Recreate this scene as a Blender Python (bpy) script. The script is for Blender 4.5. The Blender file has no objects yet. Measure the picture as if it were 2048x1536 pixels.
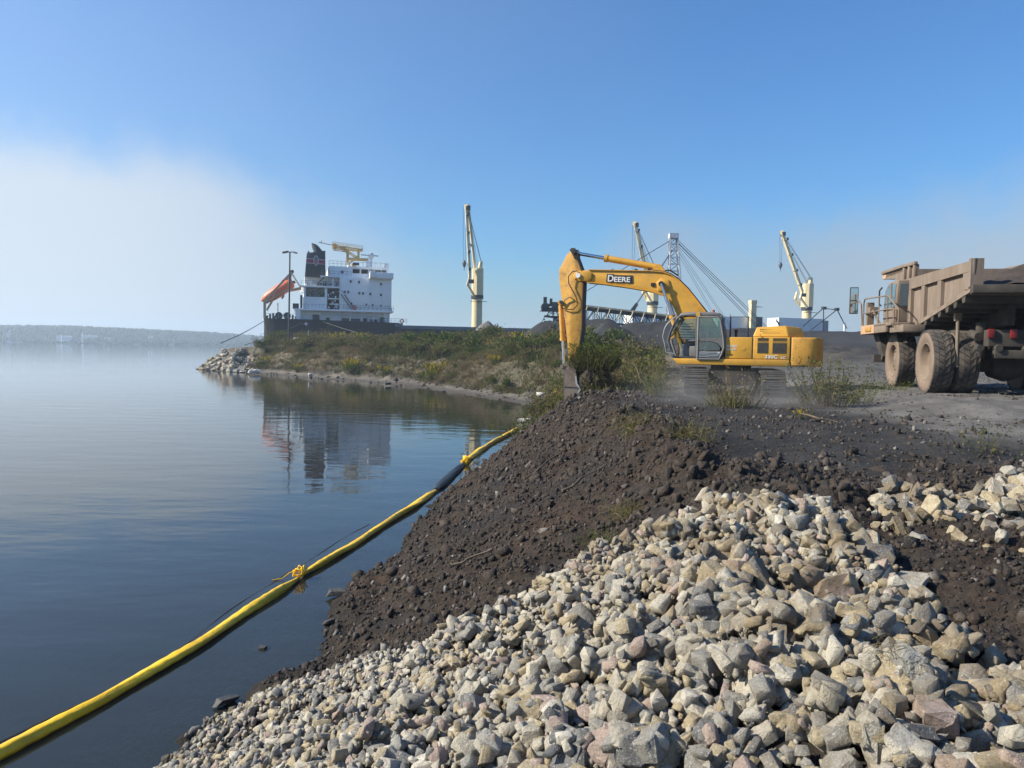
import bpy, bmesh, math, random
import numpy as np
from mathutils import Vector, Matrix
R = math.radians
rng = np.random.default_rng(11)
random.seed(5)
scene = bpy.context.scene
col = scene.collection

# ------------------------------------------------------------------ camera
cd = bpy.data.cameras.new('camera')
cam = bpy.data.objects.new('camera', cd)
col.objects.link(cam)
CAM_H = 4.6
cam.matrix_world = Matrix.Translation((0, 0, CAM_H)) @ Matrix.Rotation(R(90 - 2.68), 4, 'X') @ Matrix.Rotation(R(1.0), 4, 'Z')
cd.sensor_width = 36.0
cd.lens = 36.0 * 1538 / 2048
cd.clip_start = 0.1
cd.clip_end = 8000
scene.camera = cam

# ------------------------------------------------------------------ light
SUN_AZ, SUN_EL = -94.0, 35.0            # azimuth clockwise from +Y (the view direction)
sd = Vector((math.sin(R(SUN_AZ)) * math.cos(R(SUN_EL)), math.cos(R(SUN_AZ)) * math.cos(R(SUN_EL)), math.sin(R(SUN_EL))))
sl = bpy.data.lights.new('sun', 'SUN')
sl.energy = 5.0
sl.angle = R(0.53)
sl.color = (1.0, 0.92, 0.77)
so = bpy.data.objects.new('sun', sl)
so.rotation_euler = sd.to_track_quat('Z', 'Y').to_euler()
so.location = (-60, 0, 80)
col.objects.link(so)

world = bpy.data.worlds.new('World')
scene.world = world
world.use_nodes = True
wt = world.node_tree
wt.nodes.clear()


def N(t, kind, **kw):
    n = t.nodes.new(kind)
    for k, v in kw.items():
        if k in ('op',):
            n.operation = v
        elif isinstance(k, str) and hasattr(n, k):
            setattr(n, k, v)
    return n


def M2(t, op, a, b=None, c=None, clamp=False):
    n = t.nodes.new('ShaderNodeMath')
    n.operation = op
    n.use_clamp = clamp
    for i, v in enumerate((a, b, c)):
        if v is None:
            continue
        if isinstance(v, (int, float)):
            n.inputs[i].default_value = v
        else:
            t.links.new(v, n.inputs[i])
    return n.outputs[0]


def mapr(t, v, a, b, c, d, smooth=True):
    n = t.nodes.new('ShaderNodeMapRange')
    if smooth:
        n.interpolation_type = 'SMOOTHSTEP'
    t.links.new(v, n.inputs[0])
    for i, q in enumerate((a, b, c, d)):
        if isinstance(q, (int, float)):
            n.inputs[i + 1].default_value = q
        else:
            t.links.new(q, n.inputs[i + 1])
    return n.outputs[0]


def mixc(t, f, a, b, mode='MIX'):
    n = t.nodes.new('ShaderNodeMix')
    n.data_type = 'RGBA'
    n.blend_type = mode
    for i, v in ((0, f), (6, a), (7, b)):
        if isinstance(v, (int, float)):
            n.inputs[i].default_value = v
        elif isinstance(v, (tuple, list)):
            n.inputs[i].default_value = (v[0], v[1], v[2], 1)
        else:
            t.links.new(v, n.inputs[i])
    return n.outputs[2]


def noise(t, vec, scale, detail=4, rough=0.55, out=0):
    n = t.nodes.new('ShaderNodeTexNoise')
    n.inputs['Scale'].default_value = scale
    n.inputs['Detail'].default_value = detail
    n.inputs['Roughness'].default_value = rough
    if vec is not None:
        t.links.new(vec, n.inputs['Vector'])
    return n.outputs[out]


sky = N(wt, 'ShaderNodeTexSky', sky_type='NISHITA')
sky.sun_disc = False
sky.sun_elevation = R(SUN_EL)
sky.sun_rotation = R(SUN_AZ)
sky.air_density = 1.3
sky.dust_density = 0.6
sky.ozone_density = 2.2
tc = N(wt, 'ShaderNodeTexCoord')
sx = N(wt, 'ShaderNodeSeparateXYZ')
wt.links.new(tc.outputs['Generated'], sx.inputs[0])
el = M2(wt, 'ARCSINE', M2(wt, 'MAXIMUM', M2(wt, 'MINIMUM', sx.outputs[2], 0.999), -0.999))
az = M2(wt, 'ARCTAN2', sx.outputs[0], sx.outputs[1])
u = M2(wt, 'ADD', M2(wt, 'DIVIDE', az, 2 * math.pi), 0.5)


def curve(v, pts):
    n = wt.nodes.new('ShaderNodeFloatCurve')
    c = n.mapping.curves[0]
    c.points[0].location = pts[0]
    c.points[1].location = pts[-1]
    for p in pts[1:-1]:
        c.points.new(*p)
    for p in c.points:
        p.handle_type = 'AUTO_CLAMPED'
    n.mapping.update()
    wt.links.new(v, n.inputs['Value'])
    return n.outputs[0]


def deg(a, v):
    return ((a + 180) / 360.0, v)


# top of the fog bank (elevation / 30 degrees) and its thickness by azimuth
edge = curve(u, [deg(-180, .42), deg(-120, .46), deg(-60, .46), deg(-34, .43), deg(-24, .41), deg(-17, .36), deg(-12, .28), deg(-7, .20), deg(0, .17), deg(6, .24), deg(11, .34), deg(16, .27), deg(22, .28), deg(34, .34), deg(60, .40), deg(120, .42), deg(180, .42)])
thick = curve(u, [deg(-180, .40), deg(-100, .85), deg(-34, .95), deg(-22, .84), deg(-14, .68), deg(-6, .55), deg(5, .46), deg(11, .55), deg(18, .66), deg(34, .78), deg(70, .6), deg(180, .40)])
wn = noise(wt, tc.outputs['Generated'], 4.2, 7, .60)
wn2 = noise(wt, tc.outputs['Generated'], 1.7, 3, .5)
wob = M2(wt, 'MULTIPLY', M2(wt, 'SUBTRACT', wn, 0.5), 0.20)
top = M2(wt, 'ADD', M2(wt, 'MULTIPLY', edge, R(30)), wob)
gap = M2(wt, 'SUBTRACT', top, el)
fog = M2(wt, 'MULTIPLY', mapr(wt, gap, -0.045, 0.065, 0, 1), thick, clamp=True)
# thin high veil that is stronger towards the sun side
veil = M2(wt, 'MULTIPLY', mapr(wt, M2(wt, 'ADD', M2(wt, 'MULTIPLY', wn2, 0.9), M2(wt, 'MULTIPLY', sx.outputs[0], -0.8)), 0.25, 1.1, 0, .30), mapr(wt, el, 0.75, 0.05, .35, 1), clamp=True)
bg1 = N(wt, 'ShaderNodeBackground')
bg1.inputs[1].default_value = 0.088
tint = mixc(wt, 1.0, sky.outputs[0], (0.42, 0.76, 1.16), 'MULTIPLY')
wt.links.new(tint, bg1.inputs[0])
bg2 = N(wt, 'ShaderNodeBackground')
bg2.inputs[0].default_value = (0.75, 0.845, 0.955, 1)
wt.links.new(curve(u, [deg(-180, .36), deg(-110, .60), deg(-50, .62), deg(-28, .58), deg(-14, .48), deg(0, .38), deg(15, .35), deg(34, .40), deg(80, .38), deg(180, .36)]), bg2.inputs[1])
mx = N(wt, 'ShaderNodeMixShader')
tot = M2(wt, 'SUBTRACT', 1.0, M2(wt, 'MULTIPLY', M2(wt, 'SUBTRACT', 1.0, fog), M2(wt, 'SUBTRACT', 1.0, veil)), clamp=True)
wt.links.new(tot, mx.inputs[0])
wt.links.new(bg1.outputs[0], mx.inputs[1])
wt.links.new(bg2.outputs[0], mx.inputs[2])
wo = N(wt, 'ShaderNodeOutputWorld')
wt.links.new(mx.outputs[0], wo.inputs[0])

vs = scene.view_settings
vs.view_transform = 'Standard'
vs.look = 'None'
vs.gamma = 1
vs.use_curve_mapping = False
vs.exposure = 0.65
scene.render.engine = 'CYCLES'
scene.cycles.use_denoising = True
scene.cycles.max_bounces = 8
scene.cycles.transparent_max_bounces = 16
scene.cycles.volume_bounces = 1
scene.cycles.sample_clamp_indirect = 6
scene.cycles.caustics_reflective = False
scene.cycles.caustics_refractive = False

# ------------------------------------------------------------------ helpers


def link(o):
    col.objects.link(o)
    return o


def tag(o, label, cat, group=None, kind=None):
    if label:
        o['label'] = label
    if cat:
        o['category'] = cat
    if group:
        o['group'] = group
    if kind:
        o['kind'] = kind
    return o


def thing(name, label, cat, loc=(0, 0, 0), rz=0.0, group=None):
    o = link(bpy.data.objects.new(name, None))
    o.empty_display_size = 0.2
    o.location = loc
    o.rotation_euler = (0, 0, R(rz))
    return tag(o, label, cat, group)


def meshobj(name, me, parent=None):
    o = link(bpy.data.objects.new(name, me))
    if parent:
        o.parent = parent
    return o


def np_mesh(name, verts, faces, m=None, smooth=False, attrs=None, cattrs=None):
    """verts (n,3), faces (k,3 or 4) arrays -> mesh"""
    me = bpy.data.meshes.new(name)
    verts = np.asarray(verts, np.float32)
    faces = np.asarray(faces, np.int32)
    k, w = faces.shape
    me.vertices.add(len(verts))
    me.vertices.foreach_set('co', verts.ravel())
    me.loops.add(k * w)
    me.loops.foreach_set('vertex_index', faces.ravel())
    me.polygons.add(k)
    me.polygons.foreach_set('loop_start', np.arange(0, k * w, w, dtype=np.int32))
    if smooth:
        me.polygons.foreach_set('use_smooth', np.ones(k, bool))
    for an, (dom, arr) in (attrs or {}).items():
        a = me.attributes.new(an, 'FLOAT', dom)
        a.data.foreach_set('value', np.asarray(arr, np.float32).ravel())
    for an, arr in (cattrs or {}).items():
        a = me.attributes.new(an, 'FLOAT_COLOR', 'POINT')
        a.data.foreach_set('color', np.asarray(arr, np.float32).ravel())
    me.update(calc_edges=True)
    if m:
        me.materials.append(m)
    return me


class MB:
    def __init__(s):
        s.v = []
        s.f = []

    def add(s, vs, fs):
        n = len(s.v)
        s.v += [tuple(v) for v in vs]
        s.f += [[i + n for i in f] for f in fs]
        return s

    def box(s, x0, x1, y0, y1, z0, z1):
        return s.add([(x0, y0, z0), (x1, y0, z0), (x1, y1, z0), (x0, y1, z0), (x0, y0, z1), (x1, y0, z1), (x1, y1, z1), (x0, y1, z1)],
                     [(0, 3, 2, 1), (4, 5, 6, 7), (0, 1, 5, 4), (1, 2, 6, 5), (2, 3, 7, 6), (3, 0, 4, 7)])

    def bar(s, p0, p1, w, h=None, up=(0, 0, 1)):
        p0, p1 = Vector(p0), Vector(p1)
        h = h or w
        d = (p1 - p0).normalized()
        u = Vector(up)
        if abs(d.dot(u)) > .98:
            u = Vector((1, 0, 0))
        a = d.cross(u).normalized() * (w / 2)
        b = a.cross(d).normalized() * (h / 2)
        q = [p + x for p in (p0, p1) for x in (-a - b, a - b, a + b, -a + b)]
        return s.add(q, [(0, 1, 2, 3), (7, 6, 5, 4), (0, 4, 5, 1), (1, 5, 6, 2), (2, 6, 7, 3), (3, 7, 4, 0)])

    def tube(s, pts, r, n=8, cap=True):
        pts = [Vector(p) for p in pts]
        k = len(pts)
        rr = r if isinstance(r, (list, tuple)) else [r] * k
        vs = []
        t0 = (pts[1] - pts[0]).normalized()
        a = t0.orthogonal().normalized()
        for i in range(k):
            t = (pts[min(i + 1, k - 1)] - pts[max(i - 1, 0)]).normalized()
            a = (a - t * a.dot(t)).normalized()
            b = t.cross(a)
            for j in range(n):
                g = 2 * math.pi * j / n
                vs.append(pts[i] + (a * math.cos(g) + b * math.sin(g)) * rr[i])
        fs = [(i * n + j, i * n + (j + 1) % n, (i + 1) * n + (j + 1) % n, (i + 1) * n + j) for i in range(k - 1) for j in range(n)]
        if cap:
            fs += [tuple(range(n))[::-1], tuple(range((k - 1) * n, k * n))]
        return s.add(vs, fs)

    def cyl(s, p0, p1, r0, r1=None, n=16):
        return s.tube([p0, p1], [r0, r0 if r1 is None else r1], n)

    def prism(s, poly, a, b, axis='y'):
        def P(p, t):
            return {'y': (p[0], t, p[1]), 'x': (t, p[0], p[1]), 'z': (p[0], p[1], t)}[axis]
        n = len(poly)
        vs = [P(p, a) for p in poly] + [P(p, b) for p in poly]
        fs = [tuple(range(n)), tuple(range(2 * n - 1, n - 1, -1))] + [(i, i + n, (i + 1) % n + n, (i + 1) % n) for i in range(n)]
        return s.add(vs, fs)

    def loft(s, rings, cap=True, closed=True):
        n = len(rings[0])
        vs = [p for r in rings for p in r]
        fs = []
        for i in range(len(rings) - 1):
            for j in range(n if closed else n - 1):
                fs.append((i * n + j, i * n + (j + 1) % n, (i + 1) * n + (j + 1) % n, (i + 1) * n + j))
        if cap:
            fs += [tuple(range(n))[::-1], tuple(range((len(rings) - 1) * n, len(rings) * n))]
        return s.add(vs, fs)

    def lathe(s, prof, c, n=24, axis='y'):
        """prof: (radius, offset along axis) closed ring profile or open; built round point c"""
        rings = []
        for j in range(n):
            g = 2 * math.pi * j / n
            ring = []
            for (r, h) in prof:
                x, z = r * math.cos(g), r * math.sin(g)
                ring.append({'y': (c[0] + x, c[1] + h, c[2] + z), 'x': (c[0] + h, c[1] + x, c[2] + z), 'z': (c[0] + x, c[1] + z, c[2] + h)}[axis])
            rings.append(ring)
        m = len(prof)
        vs = [p for r in rings for p in r]
        fs = [(j * m + i, j * m + i + 1, ((j + 1) % n) * m + i + 1, ((j + 1) % n) * m + i) for j in range(n) for i in range(m - 1)]
        return s.add(vs, fs)

    def build(s, name, m, parent=None, bevel=0.0, seg=2, smooth=None, label=None):
        me = bpy.data.meshes.new(name)
        me.from_pydata(s.v, [], s.f)
        bm = bmesh.new()
        bm.from_mesh(me)
        bmesh.ops.recalc_face_normals(bm, faces=bm.faces)
        if bevel:
            es = [e for e in bm.edges if len(e.link_faces) == 2 and e.calc_face_angle(0) > 0.5]
            bmesh.ops.bevel(bm, geom=es, offset=bevel, segments=seg, profile=0.5, affect='EDGES', clamp_overlap=True)
        bm.to_mesh(me)
        bm.free()
        if smooth is None and bevel:
            smooth = 40
        if smooth:
            me.polygons.foreach_set('use_smooth', [True] * len(me.polygons))
            me.set_sharp_from_angle(angle=R(smooth))
        for q in (m if isinstance(m, (list, tuple)) else [m]):
            me.materials.append(q)
        o = meshobj(name, me, parent)
        if label:
            o['label'] = label
        return o


def copy_tree(o, parent=None):
    c = o.copy()
    col.objects.link(c)
    if parent:
        c.parent = parent
    for ch in list(o.children):
        copy_tree(ch, c)
    return c


def mat(name, c, rough=.6, metal=0.0, var=.12, vs=2.0, bump=0.0, bs=30.0, dirt=None, da=.4, ds=1.2, up=0.0, spec=.5, coat=0, stretch=None):
    """paint-like procedural surface: colour variation, dirt patches, dust settled on upward faces, bump"""
    m = bpy.data.materials.new(name)
    m.use_nodes = True
    t = m.node_tree
    p = t.nodes['Principled BSDF']
    p.inputs['Roughness'].default_value = rough
    p.inputs['Metallic'].default_value = metal
    p.inputs['Specular IOR Level'].default_value = spec
    p.inputs['Coat Weight'].default_value = coat
    o = t.nodes.new('ShaderNodeTexCoord').outputs['Object']
    n1 = noise(t, o, vs, 6, .6)
    lo = [x * (1 - var) for x in c]
    hi = [min(1, x * (1 + var)) for x in c]
    cc = mixc(t, mapr(t, n1, .3, .7, 0, 1), lo, hi)
    if dirt:
        od = o
        if stretch:
            mp = t.nodes.new('ShaderNodeMapping')
            mp.inputs['Scale'].default_value = stretch
            t.links.new(o, mp.inputs[0])
            od = mp.outputs[0]
        nd = noise(t, od, ds, 8, .68)
        f = mapr(t, nd, .62 - da * .45, .80 - da * .3, 0, min(1, da * 1.6))
        cc = mixc(t, f, cc, dirt)
        if up:
            g = t.nodes.new('ShaderNodeNewGeometry')
            s = t.nodes.new('ShaderNodeSeparateXYZ')
            t.links.new(g.outputs['Normal'], s.inputs[0])
            cc = mixc(t, M2(t, 'MULTIPLY', mapr(t, s.outputs[2], .3, .95, 0, up), mapr(t, n1, .25, .6, .4, 1)), cc, dirt)
        rr = M2(t, 'ADD', M2(t, 'MULTIPLY', f, .35), rough, clamp=True)
        t.links.new(rr, p.inputs['Roughness'])
    t.links.new(cc, p.inputs['Base Color'])
    if bump:
        b = t.nodes.new('ShaderNodeBump')
        b.inputs['Distance'].default_value = bump
        b.inputs['Strength'].default_value = 1.0
        t.links.new(noise(t, o, bs, 5, .6), b.inputs['Height'])
        t.links.new(b.outputs[0], p.inputs['Normal'])
    return m


def glass_mat(name, c, rough=.05, alpha=0.35):
    m = bpy.data.materials.new(name)
    m.use_nodes = True
    t = m.node_tree
    t.nodes.clear()
    fr = N(t, 'ShaderNodeFresnel')
    fr.inputs[0].default_value = 1.5
    tr = N(t, 'ShaderNodeBsdfTransparent')
    tr.inputs[0].default_value = (*c, 1)
    gl = N(t, 'ShaderNodeBsdfGlossy')
    gl.inputs['Roughness'].default_value = rough
    mx = N(t, 'ShaderNodeMixShader')
    t.links.new(M2(t, 'ADD', fr.outputs[0], alpha, clamp=True), mx.inputs[0])
    t.links.new(tr.outputs[0], mx.inputs[1])
    t.links.new(gl.outputs[0], mx.inputs[2])
    o = N(t, 'ShaderNodeOutputMaterial')
    t.links.new(mx.outputs[0], o.inputs[0])
    return m


_FONT = None


def text_mesh(txt, size, extrude=.004):
    cu = bpy.data.curves.new('txt', 'FONT')
    cu.body = txt
    cu.size = size
    cu.extrude = extrude
    cu.offset = size * 0.022
    cu.resolution_u = 3
    o = bpy.data.objects.new('txt', cu)
    col.objects.link(o)
    dg = bpy.context.evaluated_depsgraph_get()
    me = bpy.data.meshes.new_from_object(o.evaluated_get(dg))
    bpy.data.objects.remove(o)
    bpy.data.curves.remove(cu)
    return me


# value noise on arrays
def vnoise(x, y, seed=0):
    xi = np.floor(x).astype(np.int64)
    yi = np.floor(y).astype(np.int64)
    fx = x - xi
    fy = y - yi
    fx = fx * fx * fx * (fx * (fx * 6 - 15) + 10)
    fy = fy * fy * fy * (fy * (fy * 6 - 15) + 10)

    def h(i, j):
        n = (i * 374761393 + j * 668265263 + seed * 974634777) & 0x7fffffff
        n = ((n ^ (n >> 13)) * 1274126177) & 0x7fffffff
        n = n ^ (n >> 16)
        return (n & 0xffff) / 65535.0
    a = h(xi, yi)
    b = h(xi + 1, yi)
    c = h(xi, yi + 1)
    d = h(xi + 1, yi + 1)
    return (a * (1 - fx) + b * fx) * (1 - fy) + (c * (1 - fx) + d * fx) * fy - .5


def fbm(x, y, seed=0, octs=4, gain=.5):
    s = 0
    a = 1.0
    for i in range(octs):
        s = s + a * vnoise(x * 2 ** i + 13.7 * i, y * 2 ** i - 7.1 * i, seed + i)
        a *= gain
    return s


def sstep(a, b, x):
    t = np.clip((x - a) / (b - a), 0, 1)
    return t * t * (3 - 2 * t)


def islands(o):
    """give every loose piece of a joined part an object of its own"""
    me = o.data
    bm = bmesh.new()
    bm.from_mesh(me)
    seen = set()
    groups = []
    for v in bm.verts:
        if v.index in seen:
            continue
        st, g = [v], []
        seen.add(v.index)
        while st:
            q = st.pop()
            g.append(q.index)
            for e in q.link_edges:
                w = e.other_vert(q)
                if w.index not in seen:
                    seen.add(w.index)
                    st.append(w)
        groups.append(set(g))
    bm.free()
    out = [o]
    base = me.copy()
    for k, g in enumerate(groups):
        m2 = base.copy()
        b2 = bmesh.new()
        b2.from_mesh(m2)
        bmesh.ops.delete(b2, geom=[v for v in b2.verts if v.index not in g], context='VERTS')
        b2.to_mesh(m2)
        b2.free()
        if k == 0:
            o.data = m2
        else:
            c = o.copy()
            c.data = m2
            col.objects.link(c)
            out.append(c)
    return out
# ================================================================== the ground
SHORE = [(-4.6, -40), (-4.3, -4), (-4.2, 3), (-3.95, 6), (-3.68, 8.1), (-3.4, 9.5), (-2.98, 11.0), (-2.87, 12.2), (-2.8, 14.5), (-2.55, 16), (-2.37, 19.1), (-2.1, 22.9), (-1.54, 26), (-.7, 30),
         (0.07, 36.3), (.5, 43), (1.3, 51), (1.75, 58), (.7, 64.4), (-2, 69.5), (-6.3, 77.6), (-13.2, 90.8), (-20.8, 98.8), (-29.4, 106.6),
         (-38.2, 116.4), (-45.7, 124.5), (-52.6, 130.5), (-54.6, 133.5), (-55, 138), (-53, 146), (-50.3, 150.5), (238, 231), (900, 420), (3200, 900), (3200, -300), (-4.6, -300)]
ROCK_ZONE = [(-4.2, -1), (-4.0, 5.5), (-3.68, 8.1), (-3.5, 9.2), (-2.96, 9.25), (-2.47, 9.42), (-1.78, 9.1), (-1.08, 8.8), (-.04, 8.62), (.48, 8.8), (1.0, 9.25), (1.46, 9.45), (1.98, 9.5), (2.4, 9.75), (2.68, 9.85), (2.98, 9.6), (3.38, 9.3), (3.68, 8.9), (3.58, 8.1), (3.28, 7.1), (3.1, 6.2), (2.98, 5.6), (2.9, 4.7), (3.05, 4.4), (3.3, 3.4), (3.4, -1)]
HEAP_ZONE = [(4.1, 8.8), (4.6, 9.5), (5.2, 9.9), (6.0, 10.0), (8.6, 10.9), (9.5, 9.8), (8.0, 7.4), (6.3, 6.9), (4.9, 7.0), (4.1, 8.0)]


def sdist(px, py, poly):
    """signed distance to a polygon, positive inside"""
    sh = px.shape
    px = px.ravel()
    py = py.ravel()
    d2 = np.full(px.shape, 1e18)
    ins = np.zeros(px.shape, bool)
    n = len(poly)
    for i in range(n):
        ax, ay = poly[i]
        bx, by = poly[(i + 1) % n]
        ex, ey = bx - ax, by - ay
        wx, wy = px - ax, py - ay
        t = np.clip((wx * ex + wy * ey) / (ex * ex + ey * ey), 0, 1)
        dx, dy = wx - ex * t, wy - ey * t
        d2 = np.minimum(d2, dx * dx + dy * dy)
        c = (ay <= py) != (by <= py)
        with np.errstate(divide='ignore', invalid='ignore'):
            xi = ax + (py - ay) / (by - ay) * ex
        ins ^= c & (px < xi)
    return np.where(ins, np.sqrt(d2), -np.sqrt(d2)).reshape(sh)


def smin(a, b, k):
    h = np.clip(.5 + .5 * (b - a) / k, 0, 1)
    return b * (1 - h) + a * h - k * h * (1 - h)


def seg_dist(x, y, pts):
    d = np.full(x.shape, 1e9)
    for (ax, ay), (bx, by) in zip(pts[:-1], pts[1:]):
        ex, ey = bx - ax, by - ay
        t = np.clip(((x - ax) * ex + (y - ay) * ey) / (ex * ex + ey * ey), 0, 1)
        d = np.minimum(d, np.hypot(x - ax - ex * t, y - ay - ey * t))
    return d


BERM = [(2.5, 19.0), (2.75, 16.2), (2.75, 13.5), (2.95, 11.6), (3.1, 10.4), (4.2, 9.8)]


def terrain(x, y, fine=True):
    x = np.asarray(x, float)
    y = np.asarray(y, float)
    wob = fbm(x / 1.6, y / 1.6, 3, 3) * .35 + fbm(x / .5, y / .5, 4, 2) * .1
    far = sstep(38, 56, y)
    d = sdist(x, y, SHORE) + wob * (.6 + far * 1.2)
    ins = np.clip(d, 0, None)
    # near bank: angle-of-repose slope up to the yard
    sl = .43 + .10 * sstep(9, 15, y) + .28 * sstep(17, 27, y)
    topn = 2.62 + .38 * sstep(9, 16, y) + .36 * sstep(9.5, 12.5, x) * sstep(16, 21, y) + .35 * sstep(30, 44, y) * sstep(16, 4, x)
    hn = smin(sl * ins, topn, .5) + .05
    # bank of the bay: beach, steep face, overgrown crest
    cr = 3.75 + .35 * fbm(x / 14, y / 14, 9, 2)
    fb = 2.6 + 1.2 * vnoise(x / 9, y / 9, 21)
    hf = np.where(ins < fb, .11 * ins, .11 * fb + .62 * (ins - fb))
    hf = smin(hf, cr + .25 + (.25 + 1.0 * sstep(.20, .10, x / np.maximum(y, 1))) * sstep(8, 17, ins), .9)
    tip = sstep(-44, -47, x)
    hf = np.maximum(hf, tip * smin(.75 * ins, cr, .6))
    h = hn * (1 - far) + hf * far
    # the yard behind climbs a little
    yard = sstep(8, 22, d) * (sstep(26, 75, y) * .95 * sstep(2, 14, x))
    h = h + yard
    zone_r = sdist(x, y, ROCK_ZONE)
    zone_h = sdist(x, y, HEAP_ZONE)
    h = h + .10 * sstep(-.3, 1.2, zone_r) * sstep(0, 2.5, ins)
    h = h + .08 * sstep(3.2, 4.3, x) * sstep(9, 7, y) * sstep(0, 3, y)
    h = h + .14 * sstep(-.2, 1.3, zone_h)
    bd = seg_dist(x, y, BERM)
    berm = np.exp(-(bd / .55) ** 2) * (.20 + .30 * fbm(x / .9, y / .9, 31, 4, .62))
    h = h + berm * (1 - far)
    # the cut where the bucket is working
    h = h + .08 * np.exp(-(((x - 2.0) / 1.0) ** 2 + ((y - 26.4) / 1.2) ** 2))
    h = np.where(d < 0, np.maximum(np.where(d > -2.5, .24 * d, -.6 + .5 * (d + 2.5)) * (1 - .4 * far), -3.2), h)
    if fine:
        soil = soil_mask(x, y, d, zone_r)
        rough = np.clip(.34 + soil * .7, 0, 1) * sstep(-.8, .3, d) * (1 - far * .5)
        h = h + rough * (fbm(x / 1.3, y / 1.3, 52, 3) * .16 + fbm(x / .55, y / .55, 51, 4) * .15 + np.abs(fbm(x / .16, y / .16, 61, 3)) * .055)
        h = h + sstep(.5, 3, d) * far * fbm(x / 1.3, y / 1.3, 71, 4) * .30
        # wheel ruts and lumps on the haul road
        h = h + sstep(9, 12, x) * (1 - far) * fbm(x / 1.1, y / .9, 81, 4) * .045
    return h, d, zone_r, zone_h


def soil_mask(x, y, d, zr):
    """freshly dug brown earth: the slope and the ground just behind the stones"""
    a = sstep(33, 29, y + fbm(x / 2, y / 2, 5, 3) * 5) * sstep(6.2, 4.6, d + fbm(x / 1.2, y / 1.2, 6, 3) * 2.0)
    b = sstep(12.6, 11.0, y + fbm(x, y, 7, 3) * 2.2) * sstep(2, 3, x) * .9
    c = sstep(1.1, .5, seg_dist(x, y, BERM) + fbm(x / .6, y / .6, 8, 2) * .3)
    return np.clip(np.maximum(np.maximum(a, b), c), 0, 1)


def ground_z(x, y):
    return float(terrain(np.array([x]), np.array([y]))[0][0])


def build_terrain():
    rr = np.concatenate([np.exp(np.linspace(math.log(.8), math.log(170), 720)), np.exp(np.linspace(math.log(172), math.log(3000), 70))])
    aa = np.concatenate([np.linspace(-180, -46, 34, endpoint=False), np.linspace(-46, -38, 16, endpoint=False), np.linspace(-38, 39, 610), np.linspace(47, 179, 40)])
    aa = np.radians(aa)
    A, Q = np.meshgrid(aa, rr)
    X, Y = np.sin(A) * Q, np.cos(A) * Q
    Z, d, zr, zh = terrain(X, Y)
    soil = soil_mask(X, Y, d, zr)
    far = sstep(40, 54, Y)
    beach = far * sstep(3.6, 2.4, d + fbm(X / 3, Y / 3, 15, 3) * 1.0) + (1 - far) * 0
    veg = far * sstep(2.6, 4.5, d) * sstep(26, 17, d + fbm(X / 6, Y / 6, 16, 3) * 9)
    vegn = sstep(27, 31, Y) * sstep(9.5, 7.0, X + .0 * Y) * (1 - far) * sstep(1, 3, d)
    veg = np.clip(veg + vegn, 0, 1) * (1 - beach)
    road = sstep(7.5, 10.5, X - .12 * (Y - 18) + fbm(X / 2.5, Y / 2.5, 17, 3) * 2.6) * sstep(12.5, 16, Y + fbm(X / 2, Y / 2, 18, 3) * 2) * sstep(60, 30, Y)
    n1, n0 = X.shape
    V = np.stack([X, Y, Z], -1).reshape(-1, 3)
    idx = np.arange(n1 * n0).reshape(n1, n0)
    nx = np.roll(idx, -1, 1)
    F = np.stack([idx[:-1], nx[:-1], nx[1:], idx[1:]], -1).reshape(-1, 4)
    c = len(V)
    V = np.vstack([V, [[0, 0, ground_z(0, 0)]]])
    rgba = np.stack([soil, road, veg, beach], -1).reshape(-1, 4)
    rgba = np.vstack([rgba, [[0, 0, 0, 0]]])
    wet = (sstep(.32, .02, Z) * sstep(-.25, -.02, Z)).reshape(-1)
    wet = np.append(wet, 0)
    inner = np.stack([idx[0], np.roll(idx[0], -1), np.full(n0, c), np.full(n0, c)], -1)[:, [1, 0, 2]]
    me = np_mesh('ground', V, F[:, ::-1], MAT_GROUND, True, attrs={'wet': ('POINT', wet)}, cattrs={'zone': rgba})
    o = meshobj('ground', me)
    o['kind'] = 'structure'
    return o


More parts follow.
